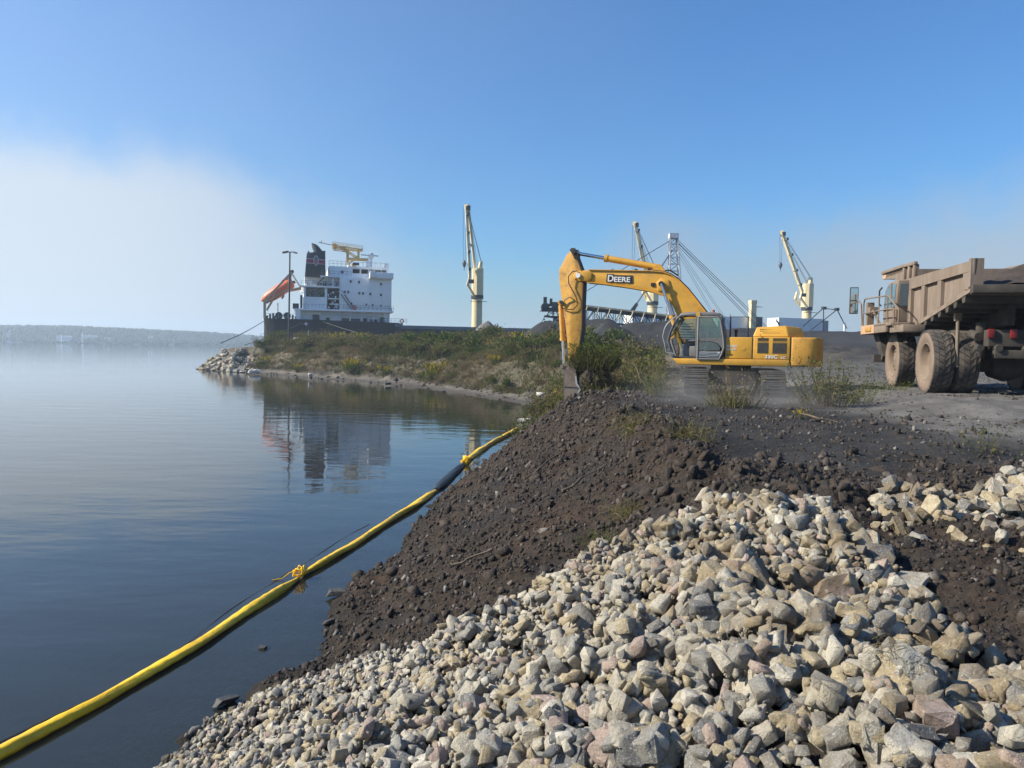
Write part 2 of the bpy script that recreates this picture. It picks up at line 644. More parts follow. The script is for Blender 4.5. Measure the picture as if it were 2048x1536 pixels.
def ground_mat():
    m = bpy.data.materials.new('ground')
    m.use_nodes = True
    t = m.node_tree
    p = t.nodes['Principled BSDF']
    g = t.nodes.new('ShaderNodeNewGeometry').outputs['Position']
    za = t.nodes.new('ShaderNodeAttribute')
    za.attribute_name = 'zone'
    s = t.nodes.new('ShaderNodeSeparateColor')
    t.links.new(za.outputs['Color'], s.inputs[0])
    wa = t.nodes.new('ShaderNodeAttribute')
    wa.attribute_name = 'wet'
    nb = noise(t, g, .9, 6, .62)
    nf = noise(t, g, 9, 6, .65)
    ng = noise(t, g, 38, 4, .6)
    coal = mixc(t, mapr(t, nb, .3, .72, 0, 1), (.016, .0155, .0155), (.042, .039, .036))
    coal = mixc(t, mapr(t, nf, .50, .78, 0, .6), coal, (.085, .078, .070))
    soil = mixc(t, mapr(t, nf, .3, .7, 0, 1), (.013, .0095, .007), (.052, .036, .025))
    soil = mixc(t, mapr(t, nb, .45, .75, 0, .75), soil, (.029, .026, .023))
    nl = noise(t, g, .33, 4, .6)
    soil = mixc(t, mapr(t, nl, .50, .66, 0, .8), soil, (.019, .018, .018))
    soil = mixc(t, mapr(t, nl, .44, .30, 0, .6), soil, (.062, .036, .022))
    road = mixc(t, mapr(t, nb, .3, .7, 0, 1), (.085, .080, .074), (.165, .155, .142))
    road = mixc(t, mapr(t, ng, .60, .74, 0, .7), road, (.30, .29, .27))
    vegc = mixc(t, mapr(t, nf, .3, .7, 0, 1), (.075, .062, .043), (.165, .138, .098))
    vegc = mixc(t, mapr(t, nb, .45, .7, 0, .7), vegc, (.055, .062, .028))
    sand = mixc(t, mapr(t, nf, .3, .7, 0, 1), (.105, .090, .072), (.18, .158, .13))
    c = mixc(t, s.outputs[0], coal, soil)
    c = mixc(t, s.outputs[1], c, road)
    c = mixc(t, s.outputs[2], c, vegc)
    c = mixc(t, za.outputs['Alpha'], c, sand)
    fl = mapr(t, noise(t, g, 95, 2, .5), .70, .78, 0, .55)
    c = mixc(t, fl, c, (.26, .25, .23))
    c = mixc(t, wa.outputs['Fac'], c, mixc(t, .55, c, (.012, .012, .010)))
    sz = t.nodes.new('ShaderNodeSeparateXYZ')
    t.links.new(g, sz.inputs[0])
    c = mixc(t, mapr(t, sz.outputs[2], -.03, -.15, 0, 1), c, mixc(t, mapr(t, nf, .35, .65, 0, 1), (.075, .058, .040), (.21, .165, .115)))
    c = mixc(t, mapr(t, sz.outputs[2], -.18, -1.3, 0, 1), c, (.016, .020, .019))  # bed colour darkens with depth, standing in for light the water absorbs
    t.links.new(c, p.inputs['Base Color'])
    p.inputs['Roughness'].default_value = .95
    p.inputs['Specular IOR Level'].default_value = .25
    b = t.nodes.new('ShaderNodeBump')
    b.inputs['Distance'].default_value = .045
    h = M2(t, 'ADD', M2(t, 'MULTIPLY', nf, .8), M2(t, 'MULTIPLY', ng, .45))
    t.links.new(h, b.inputs['Height'])
    t.links.new(b.outputs[0], p.inputs['Normal'])
    return m


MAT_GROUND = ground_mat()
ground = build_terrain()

# ------------------------------------------------------------------ water


def water_mat():
    m = bpy.data.materials.new('water')
    m.use_nodes = True
    t = m.node_tree
    t.nodes.clear()
    g = t.nodes.new('ShaderNodeNewGeometry').outputs['Position']
    mp = t.nodes.new('ShaderNodeMapping')
    mp.inputs['Rotation'].default_value = (0, 0, R(12))
    mp.inputs['Scale'].default_value = (.55, 1.25, 1)
    t.links.new(g, mp.inputs[0])
    a = noise(t, mp.outputs[0], .55, 3, .5)
    b = noise(t, mp.outputs[0], 2.6, 4, .5)
    big = noise(t, mp.outputs[0], .045, 3, .5)
    calm = mapr(t, big, .36, .64, .25, 1.0)
    h = M2(t, 'ADD', M2(t, 'MULTIPLY', a, .021), M2(t, 'MULTIPLY', M2(t, 'MULTIPLY', b, calm), .0048))
    bp = t.nodes.new('ShaderNodeBump')
    bp.inputs['Strength'].default_value = 1.0
    bp.inputs['Distance'].default_value = 1.0
    t.links.new(h, bp.inputs['Height'])
    fr = t.nodes.new('ShaderNodeFresnel')
    fr.inputs[0].default_value = 1.333
    t.links.new(bp.outputs[0], fr.inputs['Normal'])
    tr = t.nodes.new('ShaderNodeBsdfTransparent')
    tr.inputs[0].default_value = (.72, .73, .66, 1)
    gl = t.nodes.new('ShaderNodeBsdfGlossy')
    gl.inputs['Roughness'].default_value = .02
    gl.inputs[0].default_value = (1, 1, 1, 1)
    t.links.new(bp.outputs[0], gl.inputs['Normal'])
    # murk: light scattered back by the silty water itself
    di = t.nodes.new('ShaderNodeBsdfDiffuse')
    di.inputs[0].default_value = (.060, .066, .056, 1)
    ad = t.nodes.new('ShaderNodeMixShader')
    ad.inputs[0].default_value = .34
    t.links.new(tr.outputs[0], ad.inputs[1])
    t.links.new(di.outputs[0], ad.inputs[2])
    mx = t.nodes.new('ShaderNodeMixShader')
    t.links.new(fr.outputs[0], mx.inputs[0])
    t.links.new(ad.outputs[0], mx.inputs[1])
    t.links.new(gl.outputs[0], mx.inputs[2])
    o = t.nodes.new('ShaderNodeOutputMaterial')
    t.links.new(mx.outputs[0], o.inputs[0])
    return m


wb = MB()
wb.add([(-2450, -140, 0), (2450, -140, 0), (2450, 2400, 0), (-2450, 2400, 0)], [(0, 1, 2, 3)])
water = wb.build('water', water_mat())
water['kind'] = 'structure'

# ------------------------------------------------------------------ far shore


def far_shore():
    n, k = 900, 14
    az = np.radians(np.linspace(-50, 62, n))
    deg_ = np.degrees(az)
    dist = 1400 + 120 * fbm(deg_ / 14, deg_ * 0, 2, 2)
    ridge = np.interp(deg_, [-50, -34, -30, -26, -21, -18.5, -16.8, -12, 0, 30, 62], [27, 26, 28, 25, 21, 16, 12, 14, 18, 22, 26])
    fine = fbm(deg_ * 2.2, deg_ * 0 + 3, 5, 6, .62)
    V = np.zeros((k, n, 3))
    for j in range(k):
        q = j / (k - 1)
        r = dist + 260 * q
        hz = ridge * (np.sin(q * math.pi / 2) ** .8) * (1 + .10 * fine) + (3.4 * q ** .5) * fbm(deg_ * 9, np.full(n, j * .8), 7, 3, .6)
        hz = np.where(j == 0, -1, np.maximum(hz, .3))
        V[j] = np.stack([np.sin(az) * r, np.cos(az) * r, hz], -1)
    idx = np.arange(n * k).reshape(k, n)
    F = np.stack([idx[:-1, :-1], idx[:-1, 1:], idx[1:, 1:], idx[1:, :-1]], -1).reshape(-1, 4)
    m = mat('wooded_hill', (.040, .052, .036), rough=.95, var=.2, vs=.03)
    o = meshobj('hills', np_mesh('hills', V.reshape(-1, 3), F, m, False))
    o['kind'] = 'structure'
    # belt of trees along the slope that nobody could count
    nt = 5200
    ta = np.radians(rng.uniform(-37, -15.5, nt))
    q = rng.uniform(.02, 1, nt) ** 1.2
    tb = []
    tf = []
    ico = bmesh.new()
    bmesh.ops.create_icosphere(ico, subdivisions=1, radius=1)
    iv = np.array([v.co[:] for v in ico.verts])
    fi = np.array([[v.index for v in f.verts] for f in ico.faces])
    ico.free()
    td = np.interp(np.degrees(ta), np.degrees(az), dist) + 255 * q
    tz = np.interp(np.degrees(ta), np.degrees(az), ridge) * (np.sin(q * math.pi / 2) ** .8)
    sc = rng.uniform(1.6, 3.4, nt)
    base = np.stack([np.sin(ta) * td, np.cos(ta) * td, tz + sc * .55], -1)
    jit = rng.uniform(.75, 1.25, (nt, len(iv), 1))
    V2 = base[:, None, :] + iv[None] * jit * np.stack([sc * .8, sc * .8, sc * 1.1], -1)[:, None, :]
    F2 = fi[None] + (np.arange(nt) * len(iv))[:, None, None]
    m2 = mat('far_tree', (.042, .056, .036), rough=.95, var=.2, vs=.08)
    w = meshobj('forest', np_mesh('forest', V2.reshape(-1, 3), F2.reshape(-1, 3), m2, False))
    w['kind'] = 'stuff'
    w['label'] = 'hazy belt of woods on the far shore of the bay'


far_shore()
m_white = mat('white_wall', (.78, .78, .76), var=.04)
m_greyroof = mat('grey_roof', (.20, .20, .21), var=.1)


def at_far(px, dist):
    a = math.atan((px - 1024) / 1538)
    return math.sin(a) * dist, math.cos(a) * dist


FAR = [(16, 1398, 5, 4, 3.5, 'house', 'tiny white house at the left end of the hazy far shore', 9), (128, 1405, 22, 10, 5.0, 'house', 'long low pale building beside the short white tower across the bay', 5),
       (180, 1410, 20, 9, 5.0, 'house', 'long low pale building just right of the tall white tower across the bay', 6.5), (214, 1405, 8, 7, 4.5, 'house', 'small white house midway along the hazy far shore', 4.0),
       (282, 1400, 7, 6, 4.5, 'house', 'small pale house at the water of the far shore below the grey one', 2.5), (300, 1420, 9, 7, 5.0, 'house', 'small grey house higher up on the wooded far shore', 8),
       (349, 1400, 5, 5, 4.5, 'house', 'left one of two white huts on the far shore', 3), (359, 1400, 5, 5, 4.5, 'house', 'right one of two white huts on the far shore', 3),
       (402, 1402, 9, 7, 5, 'house', 'white house nearest the rock point on the far shore', 2.5)]
for px, dist, w_, dp, hh, nm, lb, gz in FAR:
    x, y = at_far(px, dist + 25)
    h = thing('house', lb, 'house', (x, y, gz + 1.2), -math.degrees(math.atan2(x, y)))
    b = MB().box(-w_ / 2, w_ / 2, -dp / 2, dp / 2, -3, hh * .7)
    b.build('wall', m_white, h)
    MB().prism([(-dp / 2 - .4, hh * .7), (dp / 2 + .4, hh * .7), (0, hh * 1.15)], -w_ / 2 - .4, w_ / 2 + .4, 'x').build('roof', m_greyroof, h)
for px, hh, gz, lb in ((124, 8, 4, 'short white tower on the hazy far shore'), (165, 12, 4, 'tall slim white tower on the hazy far shore')):
    x, y = at_far(px, 1412)
    h = thing('tower', lb, 'tower', (x, y, gz))
    MB().cyl((0, 0, -2), (0, 0, hh), 1.5, 1.15, 12).build('shaft', m_white, h)
    MB().cyl((0, 0, hh), (0, 0, hh + 1.6), 1.5, .3, 12).build('cap', m_greyroof, h)
x, y = at_far(20, 1330)
bt = thing('boat', 'tiny white boat on the water off the far shore', 'boat', (x, y, 0), 20)
MB().loft([[(-4, -1.2, -.3), (-4, 1.2, -.3), (-4, 1.3, 1), (-4, -1.3, 1)], [(1, -1.3, -.3), (1, 1.3, -.3), (1, 1.5, 1.2), (1, -1.5, 1.2)], [(4.5, -.1, .2), (4.5, .1, .2), (4.5, .1, 1.6), (4.5, -.1, 1.6)]]).build('hull', m_white, bt)
MB().box(-2.5, .8, -.9, .9, 1, 2.6).build('cabin', m_white, bt)

# ------------------------------------------------------------------ haze
hz = MB().box(-2500, 2500, -180, 2450, -4.6, 62)
hm = bpy.data.materials.new('haze')
hm.use_nodes = True
hm.node_tree.nodes.clear()
hv = hm.node_tree.nodes.new('ShaderNodeVolumePrincipled')
hv.inputs['Color'].default_value = (.70, .85, 1.0, 1)
hv.inputs['Density'].default_value = 0.0004
hv.inputs['Anisotropy'].default_value = .25
ho = hm.node_tree.nodes.new('ShaderNodeOutputMaterial')
hm.node_tree.links.new(hv.outputs[0], ho.inputs['Volume'])
haze = hz.build('haze', hm)
haze['kind'] = 'stuff'
haze['label'] = 'thin morning haze over the bay'
# ================================================================== stones


def rock_mesh(name, seed, detail, flat=1.0):
    """angular quarried stone, unit size"""
    r = random.Random(seed)
    bm = bmesh.new()
    ax = (1.0, r.uniform(.55, .85), r.uniform(.34, .64) * flat)
    pts = [Vector((a * r.uniform(.45, 1), b * r.uniform(.45, 1), c * r.uniform(.45, 1))) for a in (-1, 1) for b in (-1, 1) for c in (-1, 1)]
    pts += [Vector((r.uniform(-1, 1), r.uniform(-1, 1), r.uniform(-1, 1))) for i in range(3 if detail == 0 else 9)]
    if seed % 3 and detail:
        pts = [p * min(1, r.uniform(.80, 1.2) / max(p.length, .01)) for p in pts]
    for p in pts:
        bm.verts.new((p.x * ax[0] * .52, p.y * ax[1] * .52, p.z * ax[2] * .52))
    g = bmesh.ops.convex_hull(bm, input=bm.verts)
    bmesh.ops.delete(bm, geom=[e for e in g['geom_interior'] if isinstance(e, bmesh.types.BMVert)], context='VERTS')
    bmesh.ops.dissolve_limit(bm, angle_limit=R(9), verts=bm.verts, edges=bm.edges)
    if detail == 2:
        bmesh.ops.bevel(bm, geom=list(bm.edges), offset=.022, segments=1, profile=.5, affect='EDGES', clamp_overlap=True)
        bmesh.ops.triangulate(bm, faces=bm.faces)
        bmesh.ops.subdivide_edges(bm, edges=[e for e in bm.edges if e.calc_length() > .11], cuts=1, use_grid_fill=True)
        bmesh.ops.triangulate(bm, faces=bm.faces)
        for v in bm.verts:
            c = v.co * 3.1 + Vector((seed, seed * .7, 0))
            from mathutils import noise as mn
            v.co += v.co.normalized() * (mn.noise(c) * .050 + mn.noise(c * 2.6) * .040 + mn.noise(c * 6) * .020)
    elif detail == 1:
        bmesh.ops.bevel(bm, geom=list(bm.edges), offset=.018, segments=1, profile=.5, affect='EDGES', clamp_overlap=True)
        bmesh.ops.triangulate(bm, faces=bm.faces)
    else:
        bmesh.ops.triangulate(bm, faces=bm.faces)
    me = bpy.data.meshes.new(name)
    bm.to_mesh(me)
    bm.free()
    if detail == 2:
        me.polygons.foreach_set('use_smooth', [True] * len(me.polygons))
        me.set_sharp_from_angle(angle=R(17))
    return me


def stone_mat(name, per_object, dark=False):
    m = bpy.data.materials.new(name)
    m.use_nodes = True
    t = m.node_tree
    p = t.nodes['Principled BSDF']
    g = t.nodes.new('ShaderNodeNewGeometry').outputs['Position']
    if per_object:
        r = t.nodes.new('ShaderNodeObjectInfo').outputs['Random']
    else:
        a = t.nodes.new('ShaderNodeAttribute')
        a.attribute_name = 'tint'
        r = a.outputs['Fac']
    ramp = t.nodes.new('ShaderNodeValToRGB')
    ramp.color_ramp.interpolation = 'CONSTANT'
    if dark:
        cols = [(0, (.027, .020, .015)), (.3, (.050, .035, .025)), (.55, (.022, .019, .017)), (.75, (.085, .066, .052)), (.92, (.14, .12, .10)), (.98, (.28, .25, .21))]
    else:
        cols = [(0, (.46, .415, .325)), (.15, (.28, .27, .24)), (.28, (.52, .475, .375)), (.40, (.40, .325, .20)), (.53, (.165, .165, .16)), (.63, (.42, .32, .265)), (.70, (.46, .385, .25)), (.81, (.31, .295, .255)), (.92, (.56, .52, .43))]
    e = ramp.color_ramp.elements
    e[0].position, e[0].color = cols[0][0], (*cols[0][1], 1)
    e[1].position, e[1].color = cols[1][0], (*cols[1][1], 1)
    for q, c in cols[2:]:
        k = e.new(q)
        k.color = (*c, 1)
    t.links.new(r, ramp.inputs[0])
    c = ramp.outputs[0]
    nv = noise(t, g, 7, 5, .6)
    c = mixc(t, mapr(t, nv, .3, .7, .0, .55), c, mixc(t, 1.0, c, (.66, .66, .68), 'MULTIPLY'))
    sp = noise(t, g, 120, 2, .5)
    c = mixc(t, mapr(t, sp, .56, .66, 0, .55 if not dark else .2), c, (.10, .10, .105))
    sp2 = noise(t, g, 85, 2, .5)
    c = mixc(t, mapr(t, sp2, .60, .68, 0, .6 if not dark else .15), c, (.62, .60, .57))
    # clay smeared over the stones that were dumped last, on the top of the pile
    s = t.nodes.new('ShaderNodeSeparateXYZ')
    t.links.new(g, s.inputs[0])
    up = mapr(t, M2(t, 'ADD', s.outputs[0], M2(t, 'MULTIPLY', s.outputs[1], .22)), 1.0, 3.6, .12, 1)
    cl = mapr(t, noise(t, g, 2.6, 6, .72), .42, .58, 0, .9)
    c = mixc(t, M2(t, 'MULTIPLY', M2(t, 'MULTIPLY', up, cl), M2(t, 'ADD', M2(t, 'MULTIPLY', r, .5), .55)), c, (.20, .15, .088) if not dark else (.06, .045, .035))
    # wet stones at the waterline
    c = mixc(t, mapr(t, s.outputs[2], .02, .20, .8, 0), c, (.035, .032, .028))
    t.links.new(c, p.inputs['Base Color'])
    p.inputs['Roughness'].default_value = .85
    p.inputs['Specular IOR Level'].default_value = .35
    b = t.nodes.new('ShaderNodeBump')
    b.inputs['Distance'].default_value = .030
    hh = M2(t, 'ADD', noise(t, g, 22, 8, .72), M2(t, 'MULTIPLY', nv, .9))
    t.links.new(hh, b.inputs['Height'])
    t.links.new(b.outputs[0], p.inputs['Normal'])
    return m


MAT_STONE = stone_mat('stone_granite', True)
MAT_STONE_J = stone_mat('stone_granite_mixed', False)
MAT_CLOD = stone_mat('earth_clod', False, True)

ROCKS2 = [rock_mesh('stone', 100 + i, 2, random.uniform(.75, 1.15)) for i in range(22)]
for me_ in ROCKS2:
    me_.materials.append(MAT_STONE)


def arrays(me):
    v = np.empty(len(me.vertices) * 3, np.float32)
    me.vertices.foreach_get('co', v)
    me.calc_loop_triangles()
    f = np.empty(len(me.loop_triangles) * 3, np.int32)
    me.loop_triangles.foreach_get('vertices', f)
    return v.reshape(-1, 3), f.reshape(-1, 3)


ROCKS1 = [arrays(rock_mesh('stone_mid', 300 + i, 1)) for i in range(14)]
ROCKS0 = [arrays(rock_mesh('stone_low', 500 + i, 0)) for i in range(12)]


def rand_rot(n, tilt=1.0):
    """random rotation matrices (n,3,3): tilt about a random horizontal axis then spin"""
    a = rng.uniform(0, 2 * np.pi, n)
    b = rng.normal(0, .62 * tilt, n)
    c = rng.normal(0, .62 * tilt, n)
    ca, sa, cb, sb, cc, sc = np.cos(a), np.sin(a), np.cos(b), np.sin(b), np.cos(c), np.sin(c)
    z = np.zeros(n)
    o = np.ones(n)
    Rz = np.stack([ca, -sa, z, sa, ca, z, z, z, o], -1).reshape(n, 3, 3)
    Rx = np.stack([o, z, z, z, cb, -sb, z, sb, cb], -1).reshape(n, 3, 3)
    Ry = np.stack([cc, z, sc, z, o, z, -sc, z, cc], -1).reshape(n, 3, 3)
    return Rx @ Ry @ Rz


def joined(name, P, S, Rm, lib, mtl, parent=None, tint=None, sq=None):
    n = len(P)
    which = rng.integers(0, len(lib), n)
    tint = rng.random(n) if tint is None else tint
    Vs, Fs, Ts = [], [], []
    off = 0
    for k, (v, f) in enumerate(lib):
        ix = np.nonzero(which == k)[0]
        if not len(ix):
            continue
        vv = v[None] * S[ix, None, None]
        vv = np.einsum('nij,nkj->nki', Rm[ix], vv)
        if sq is not None:
            vv[..., 2] *= sq
        vv = vv + P[ix, None, :]
        ff = f[None] + (np.arange(len(ix)) * len(v))[:, None, None] + off
        Vs.append(vv.reshape(-1, 3))
        Fs.append(ff.reshape(-1, 3))
        Ts.append(np.repeat(tint[ix], len(f)))
        off += len(ix) * len(v)
    me = np_mesh(name, np.vstack(Vs), np.vstack(Fs), mtl, False, attrs={'tint': ('FACE', np.concatenate(Ts))})
    o = meshobj(name, me, parent)
    o['kind'] = 'stuff'
    return o


CX, CY, CS = -5.0, -1.2, .03
gx = np.arange(CX, 10.4, CS)
gy = np.arange(CY, 13.5, CS)
GX, GY = np.meshgrid(gx, gy)
HM, GD, GZR, GZH = terrain(GX, GY)
HM0 = HM.copy()


def lay(px, py, s, squash):
    """lower one stone on to what lies there and raise the height field under it"""
    i0, i1 = int((px - s * .5 - CX) / CS), int((px + s * .5 - CX) / CS) + 1
    j0, j1 = int((py - s * .5 - CY) / CS), int((py + s * .5 - CY) / CS) + 1
    i0, j0 = max(i0, 0), max(j0, 0)
    sub = HM[j0:j1, i0:i1]
    if sub.size == 0:
        return 0
    rx = (GX[j0:j1, i0:i1] - px) / (s * .46)
    ry = (GY[j0:j1, i0:i1] - py) / (s * .40)
    q = rx * rx + ry * ry
    mk = q < 1
    if not mk.any():
        return float(sub.mean())
    base = np.percentile(sub[mk], 45)
    z = base + s * .20 * squash
    topz = z + s * .27 * squash * np.sqrt(np.clip(1 - q, 0, 1))
    lim = HM0[j0:j1, i0:i1] + .24
    HM[j0:j1, i0:i1] = np.where(mk, np.minimum(np.maximum(sub, topz), np.maximum(lim, sub)), sub)
    return z


# candidates over the stone fill
P, S, K = [], [], []
cnt = 0
while cnt < 7200:
    x_ = rng.uniform(-4.2, 4.0)
    y_ = rng.uniform(1.5, 11.2)
    i, j = int((x_ - CX) / CS), int((y_ - CY) / CS)
    zr, d_ = GZR[j, i], GD[j, i]
    if zr < -.10 * rng.random() - .02 or d_ < -.25:
        continue
    cnt += 1
    upk = np.clip((d_ - 1.0) / 4.2, 0, 1)
    near = np.clip((6.5 - y_) / 4, 0, 1)
    md = .070 + .068 * upk + .012 * near
    s = float(np.clip(rng.lognormal(math.log(md), .46), .055, .36))
    P.append((x_, y_))
    S.append(s)
    K.append(0)
cnt = 0
while cnt < 420:
    x_ = rng.uniform(3.8, 9.8)
    y_ = rng.uniform(6.6, 11)
    i, j = int((x_ - CX) / CS), int((y_ - CY) / CS)
    if GZH[j, i] < -.1:
        continue
    cnt += 1
    P.append((x_, y_))
    back = np.clip((y_ - 7.8) / 1.6, .0, 1)
    S.append(float(np.clip(rng.lognormal(math.log(.10 + .11 * back), .5), .05, .5)))
    K.append(1)
# the biggest stones seen in the photograph along the top of the pile
for (x_, y_, s) in [(2.6, 9.6, .56), (3.35, 9.1, .50), (3.0, 9.2, .46), (3.0, 7.0, .54), (3.35, 6.9, .50), (3.3, 6.2, .52), (2.85, 6.35, .5), (2.1, 7.2, .46), (2.4, 6.4, .44), (2.75, 5.5, .5),
                    (2.55, 5.0, .46), (2.35, 4.5, .48), (1.6, 5.4, .5), (2.0, 4.7, .42), (1.2, 5.6, .4), (1.55, 4.2, .42), (2.05, 3.9, .42), (2.4, 3.7, .44), (1.7, 3.5, .40), (1.25, 3.9, .36), (.7, 4.6, .4), (1.0, 7.6, .46),
                    (.3, 8.2, .40), (.2, 6.6, .40), (2.2, 3.2, .36), (1.95, 3.0, .34), (1.5, 2.9, .3), (2.75, 4.1, .34), (-.4, 5.9, .34), (5.1, 9.5, .62), (6.0, 9.6, .5), (6.5, 9.7, .55), (7.1, 10.0, .6), (5.5, 9.1, .5), (7.6, 10.2, .55)]:
    P.append((x_, y_))
    S.append(s * (.80 if y_ > 6.8 else .66))
    K.append(0 if x_ < 4 else 1)
order = np.argsort(-np.array(S) + rng.normal(0, .06, len(S)))
Rm = rand_rot(len(P), 1.0)
pos = np.zeros((len(P), 3))
for n_ in order:
    z = lay(P[n_][0], P[n_][1], S[n_], .78)
    pos[n_] = (P[n_][0], P[n_][1], z - (.10 * S[n_] if K[n_] else 0))
S = np.array(S)
K = np.array(K)
app = S / np.linalg.norm(pos - np.array([0, 0, CAM_H]), axis=1)
vis = (np.abs(np.degrees(np.arctan2(pos[:, 0], pos[:, 1]))) < 35) & (pos[:, 1] > 2.6)
app = np.where(vis, app, 0)


def stone_pile(name, label, cat, sel, n_ind, loc):
    t = thing(name, label, cat, loc)
    ix = np.nonzero(sel)[0]
    o_ = ix[np.argsort(-app[ix])]
    first, rest = o_[:n_ind], o_[n_ind:]
    for q, i in enumerate(first):
        o = meshobj('stone', ROCKS2[int(rng.integers(len(ROCKS2)))], t)
        M = Matrix([list(r_) for r_ in Rm[i]]).to_4x4()
        o.matrix_local = Matrix.Translation(Vector(pos[i]) - Vector(loc)) @ M @ Matrix.Diagonal((*(Vector((1, 1, 1)) * float(S[i]) * 1.08), 1))
    if len(rest):
        joined('small_stone', pos[rest] - np.array(loc), S[rest] * 1.08, Rm[rest], ROCKS1, MAT_STONE_J, t)
    return t


pile = stone_pile('stone_pile', 'big sloping bank of pale broken granite running down to the water in front', 'stone pile', K == 0, 300, (1, 6, 2))
heap = stone_pile('stone_heap', 'lower heap of tan stones and clay at the right edge below the truck', 'stone heap', K == 1, 150, (6, 10, 2.9))
# chips and gravel between the stones
ng_ = 26000
x_ = rng.uniform(-4.3, 4.2, ng_)
y_ = rng.uniform(2.2, 11.4, ng_)
i, j = ((x_ - CX) / CS).astype(int), ((y_ - CY) / CS).astype(int)
ok = (GZR[j, i] > -.25 * rng.random(ng_)) & (GD[j, i] > -.2)
x_, y_, i, j = x_[ok], y_[ok], i[ok], j[ok]
z_ = .5 * HM[j, i] + .5 * HM0[j, i]
s_ = np.clip(rng.lognormal(math.log(.055), .45, len(x_)), .02, .15)
joined('gravel', np.stack([x_, y_, z_ + s_ * .2], -1), s_, rand_rot(len(x_), 2), ROCKS0, MAT_STONE_J)['label'] = 'stone chips and gravel filling the gaps of the stone bank'

# clods and small stones on the dug earth
nc = 120000
x_ = rng.uniform(-3.2, 11, nc)
y_ = np.exp(rng.uniform(math.log(2.4), math.log(33), nc))
h_, d_, zr_, zh_ = terrain(x_, y_)
sm = soil_mask(x_, y_, d_, zr_)
ok = (rng.random(nc) < .15 + .85 * sm) & (zr_ < .0) & (d_ > -.12) & ((x_ < 6) | (y_ < 13) | (rng.random(nc) < .2)) & (x_ < .8 * y_ + 3.5)
x_, y_, h_, sm, zr_ = x_[ok], y_[ok], h_[ok], sm[ok], zr_[ok]
s_ = np.clip(rng.lognormal(math.log(.025), .72, len(x_)), .012, .24) * np.where(sm > .4, 1, .6) * np.clip(.75 + y_ / 40, .75, 1.4)
joined('earth_clods', np.stack([x_, y_, h_ + s_ * .12], -1), s_, rand_rot(len(x_), 2), ROCKS0, MAT_CLOD)['label'] = 'loose clods and small stones on the freshly dug brown slope'

# bigger lumps of slumped earth, in bunches
cx0 = np.array([3.2, 3.5, 3.9, 2.9, 2.4, 2.9, 1.6, .6, 1.9, .2, 4.6, 5.4, 2.2, 1.2])
cy0 = np.array([10.6, 10.3, 10.4, 11.6, 13.4, 15.6, 18.5, 16.0, 21.5, 21.0, 10.6, 11.2, 25.3, 24.0])
k_ = rng.integers(0, len(cx0), 620)
x_ = cx0[k_] + rng.normal(0, .55, 620)
y_ = cy0[k_] + rng.normal(0, .75, 620)
h_, d_, zr_, zh_ = terrain(x_, y_)
ok = (zr_ < -.02) & (d_ > .2) & (zh_ < 0)
x_, y_, h_ = x_[ok], y_[ok], h_[ok]
s_ = np.clip(rng.lognormal(math.log(.15), .45, len(x_)), .06, .42)
joined('slumped_clods', np.stack([x_, y_, h_ - s_ * .02], -1), s_, rand_rot(len(x_), 2), ROCKS1, MAT_CLOD, None, .55 * rng.random(len(x_)))['label'] = 'bunches of bigger earth lumps slumped along the ridge and slope'

# grit and stones strewn over the yard and the haul road
ny = 40000
x_ = rng.uniform(2.8, 26, ny)
y_ = np.exp(rng.uniform(math.log(9), math.log(45), ny))
h_, d_, zr_, zh_ = terrain(x_, y_)
sm = soil_mask(x_, y_, d_, zr_)
cl_ = fbm(x_ / 2.2, y_ / 1.1, 91, 3)
ok = (sm < .5) & (zr_ < 0) & (zh_ < 0) & (d_ > 3) & (x_ < .72 * y_ + 1) & (rng.random(ny) < .45 + cl_ * 1.4)
x_, y_, h_ = x_[ok], y_[ok], h_[ok]
s_ = np.clip(rng.lognormal(math.log(.030), .62, len(x_)), .012, .22) * np.where(x_ < 10, 1.15, .9)
tn_ = np.where(rng.random(len(x_)) < .65, rng.uniform(.5, .9, len(x_)), rng.uniform(.9, 1, len(x_)))
joined('yard_gravel', np.stack([x_, y_, h_ + s_ * .1], -1), s_, rand_rot(len(x_), 2), ROCKS0, MAT_CLOD, None, tn_)['label'] = 'grit and small stones strewn over the black yard and the haul road'

# single boulders
BLD = [('boulder', 'wet black boulder standing in the water beside the dark slope', (-3.12, 13.8, .10), .60, 'dark', .8), ('boulder', 'long pale boulder lying in the shallows at the far end of the yellow boom', (.9, 47.5, .16), 1.25, 'pale', .62),
       ('boulder', 'pale boulder half hidden by grass at the head of the bay', (2.3, 61.0, 1.0), 1.3, 'pale', 1.0), ('boulder', 'small wet stone out in the water, furthest from the stone bank', (-3.69, 11.4, .02), .20, 'dark', .8),
       ('boulder', 'muddy stone at the waterline where the stone bank begins', (-3.55, 9.6, .06), .42, 'dark', .8), ('boulder', 'white upright stone on the beach below the yellow flowers', (-26.3, 100.1, .6), 1.1, 'pale', 1.3),
       ('boulder', 'flat pale slab on the waterline near the rock point', (-38.4, 114.3, .45), 2.4, 'pale', .8), ('boulder', 'dark lump lying on the middle of the beach', (-14.3, 88.6, .25), 1.3, 'dark', .6), ('boulder', 'dark stone in the water under the black boom section', (-1.35, 28.6, .02), .55, 'dark', .8),
       ('boulder', 'brown clod of earth slumped at the head of the bay', (1.9, 56.5, .3), 1.5, 'dark', .7)]
m_bp = stone_mat('boulder_pale', True)
m_bd = mat('boulder_dark', (.050, .046, .042), rough=.55, var=.4, vs=3, bump=.03, bs=6)
m_bpale = mat('boulder_light', (.46, .43, .38), rough=.85, var=.18, vs=2, bump=.04, bs=5)
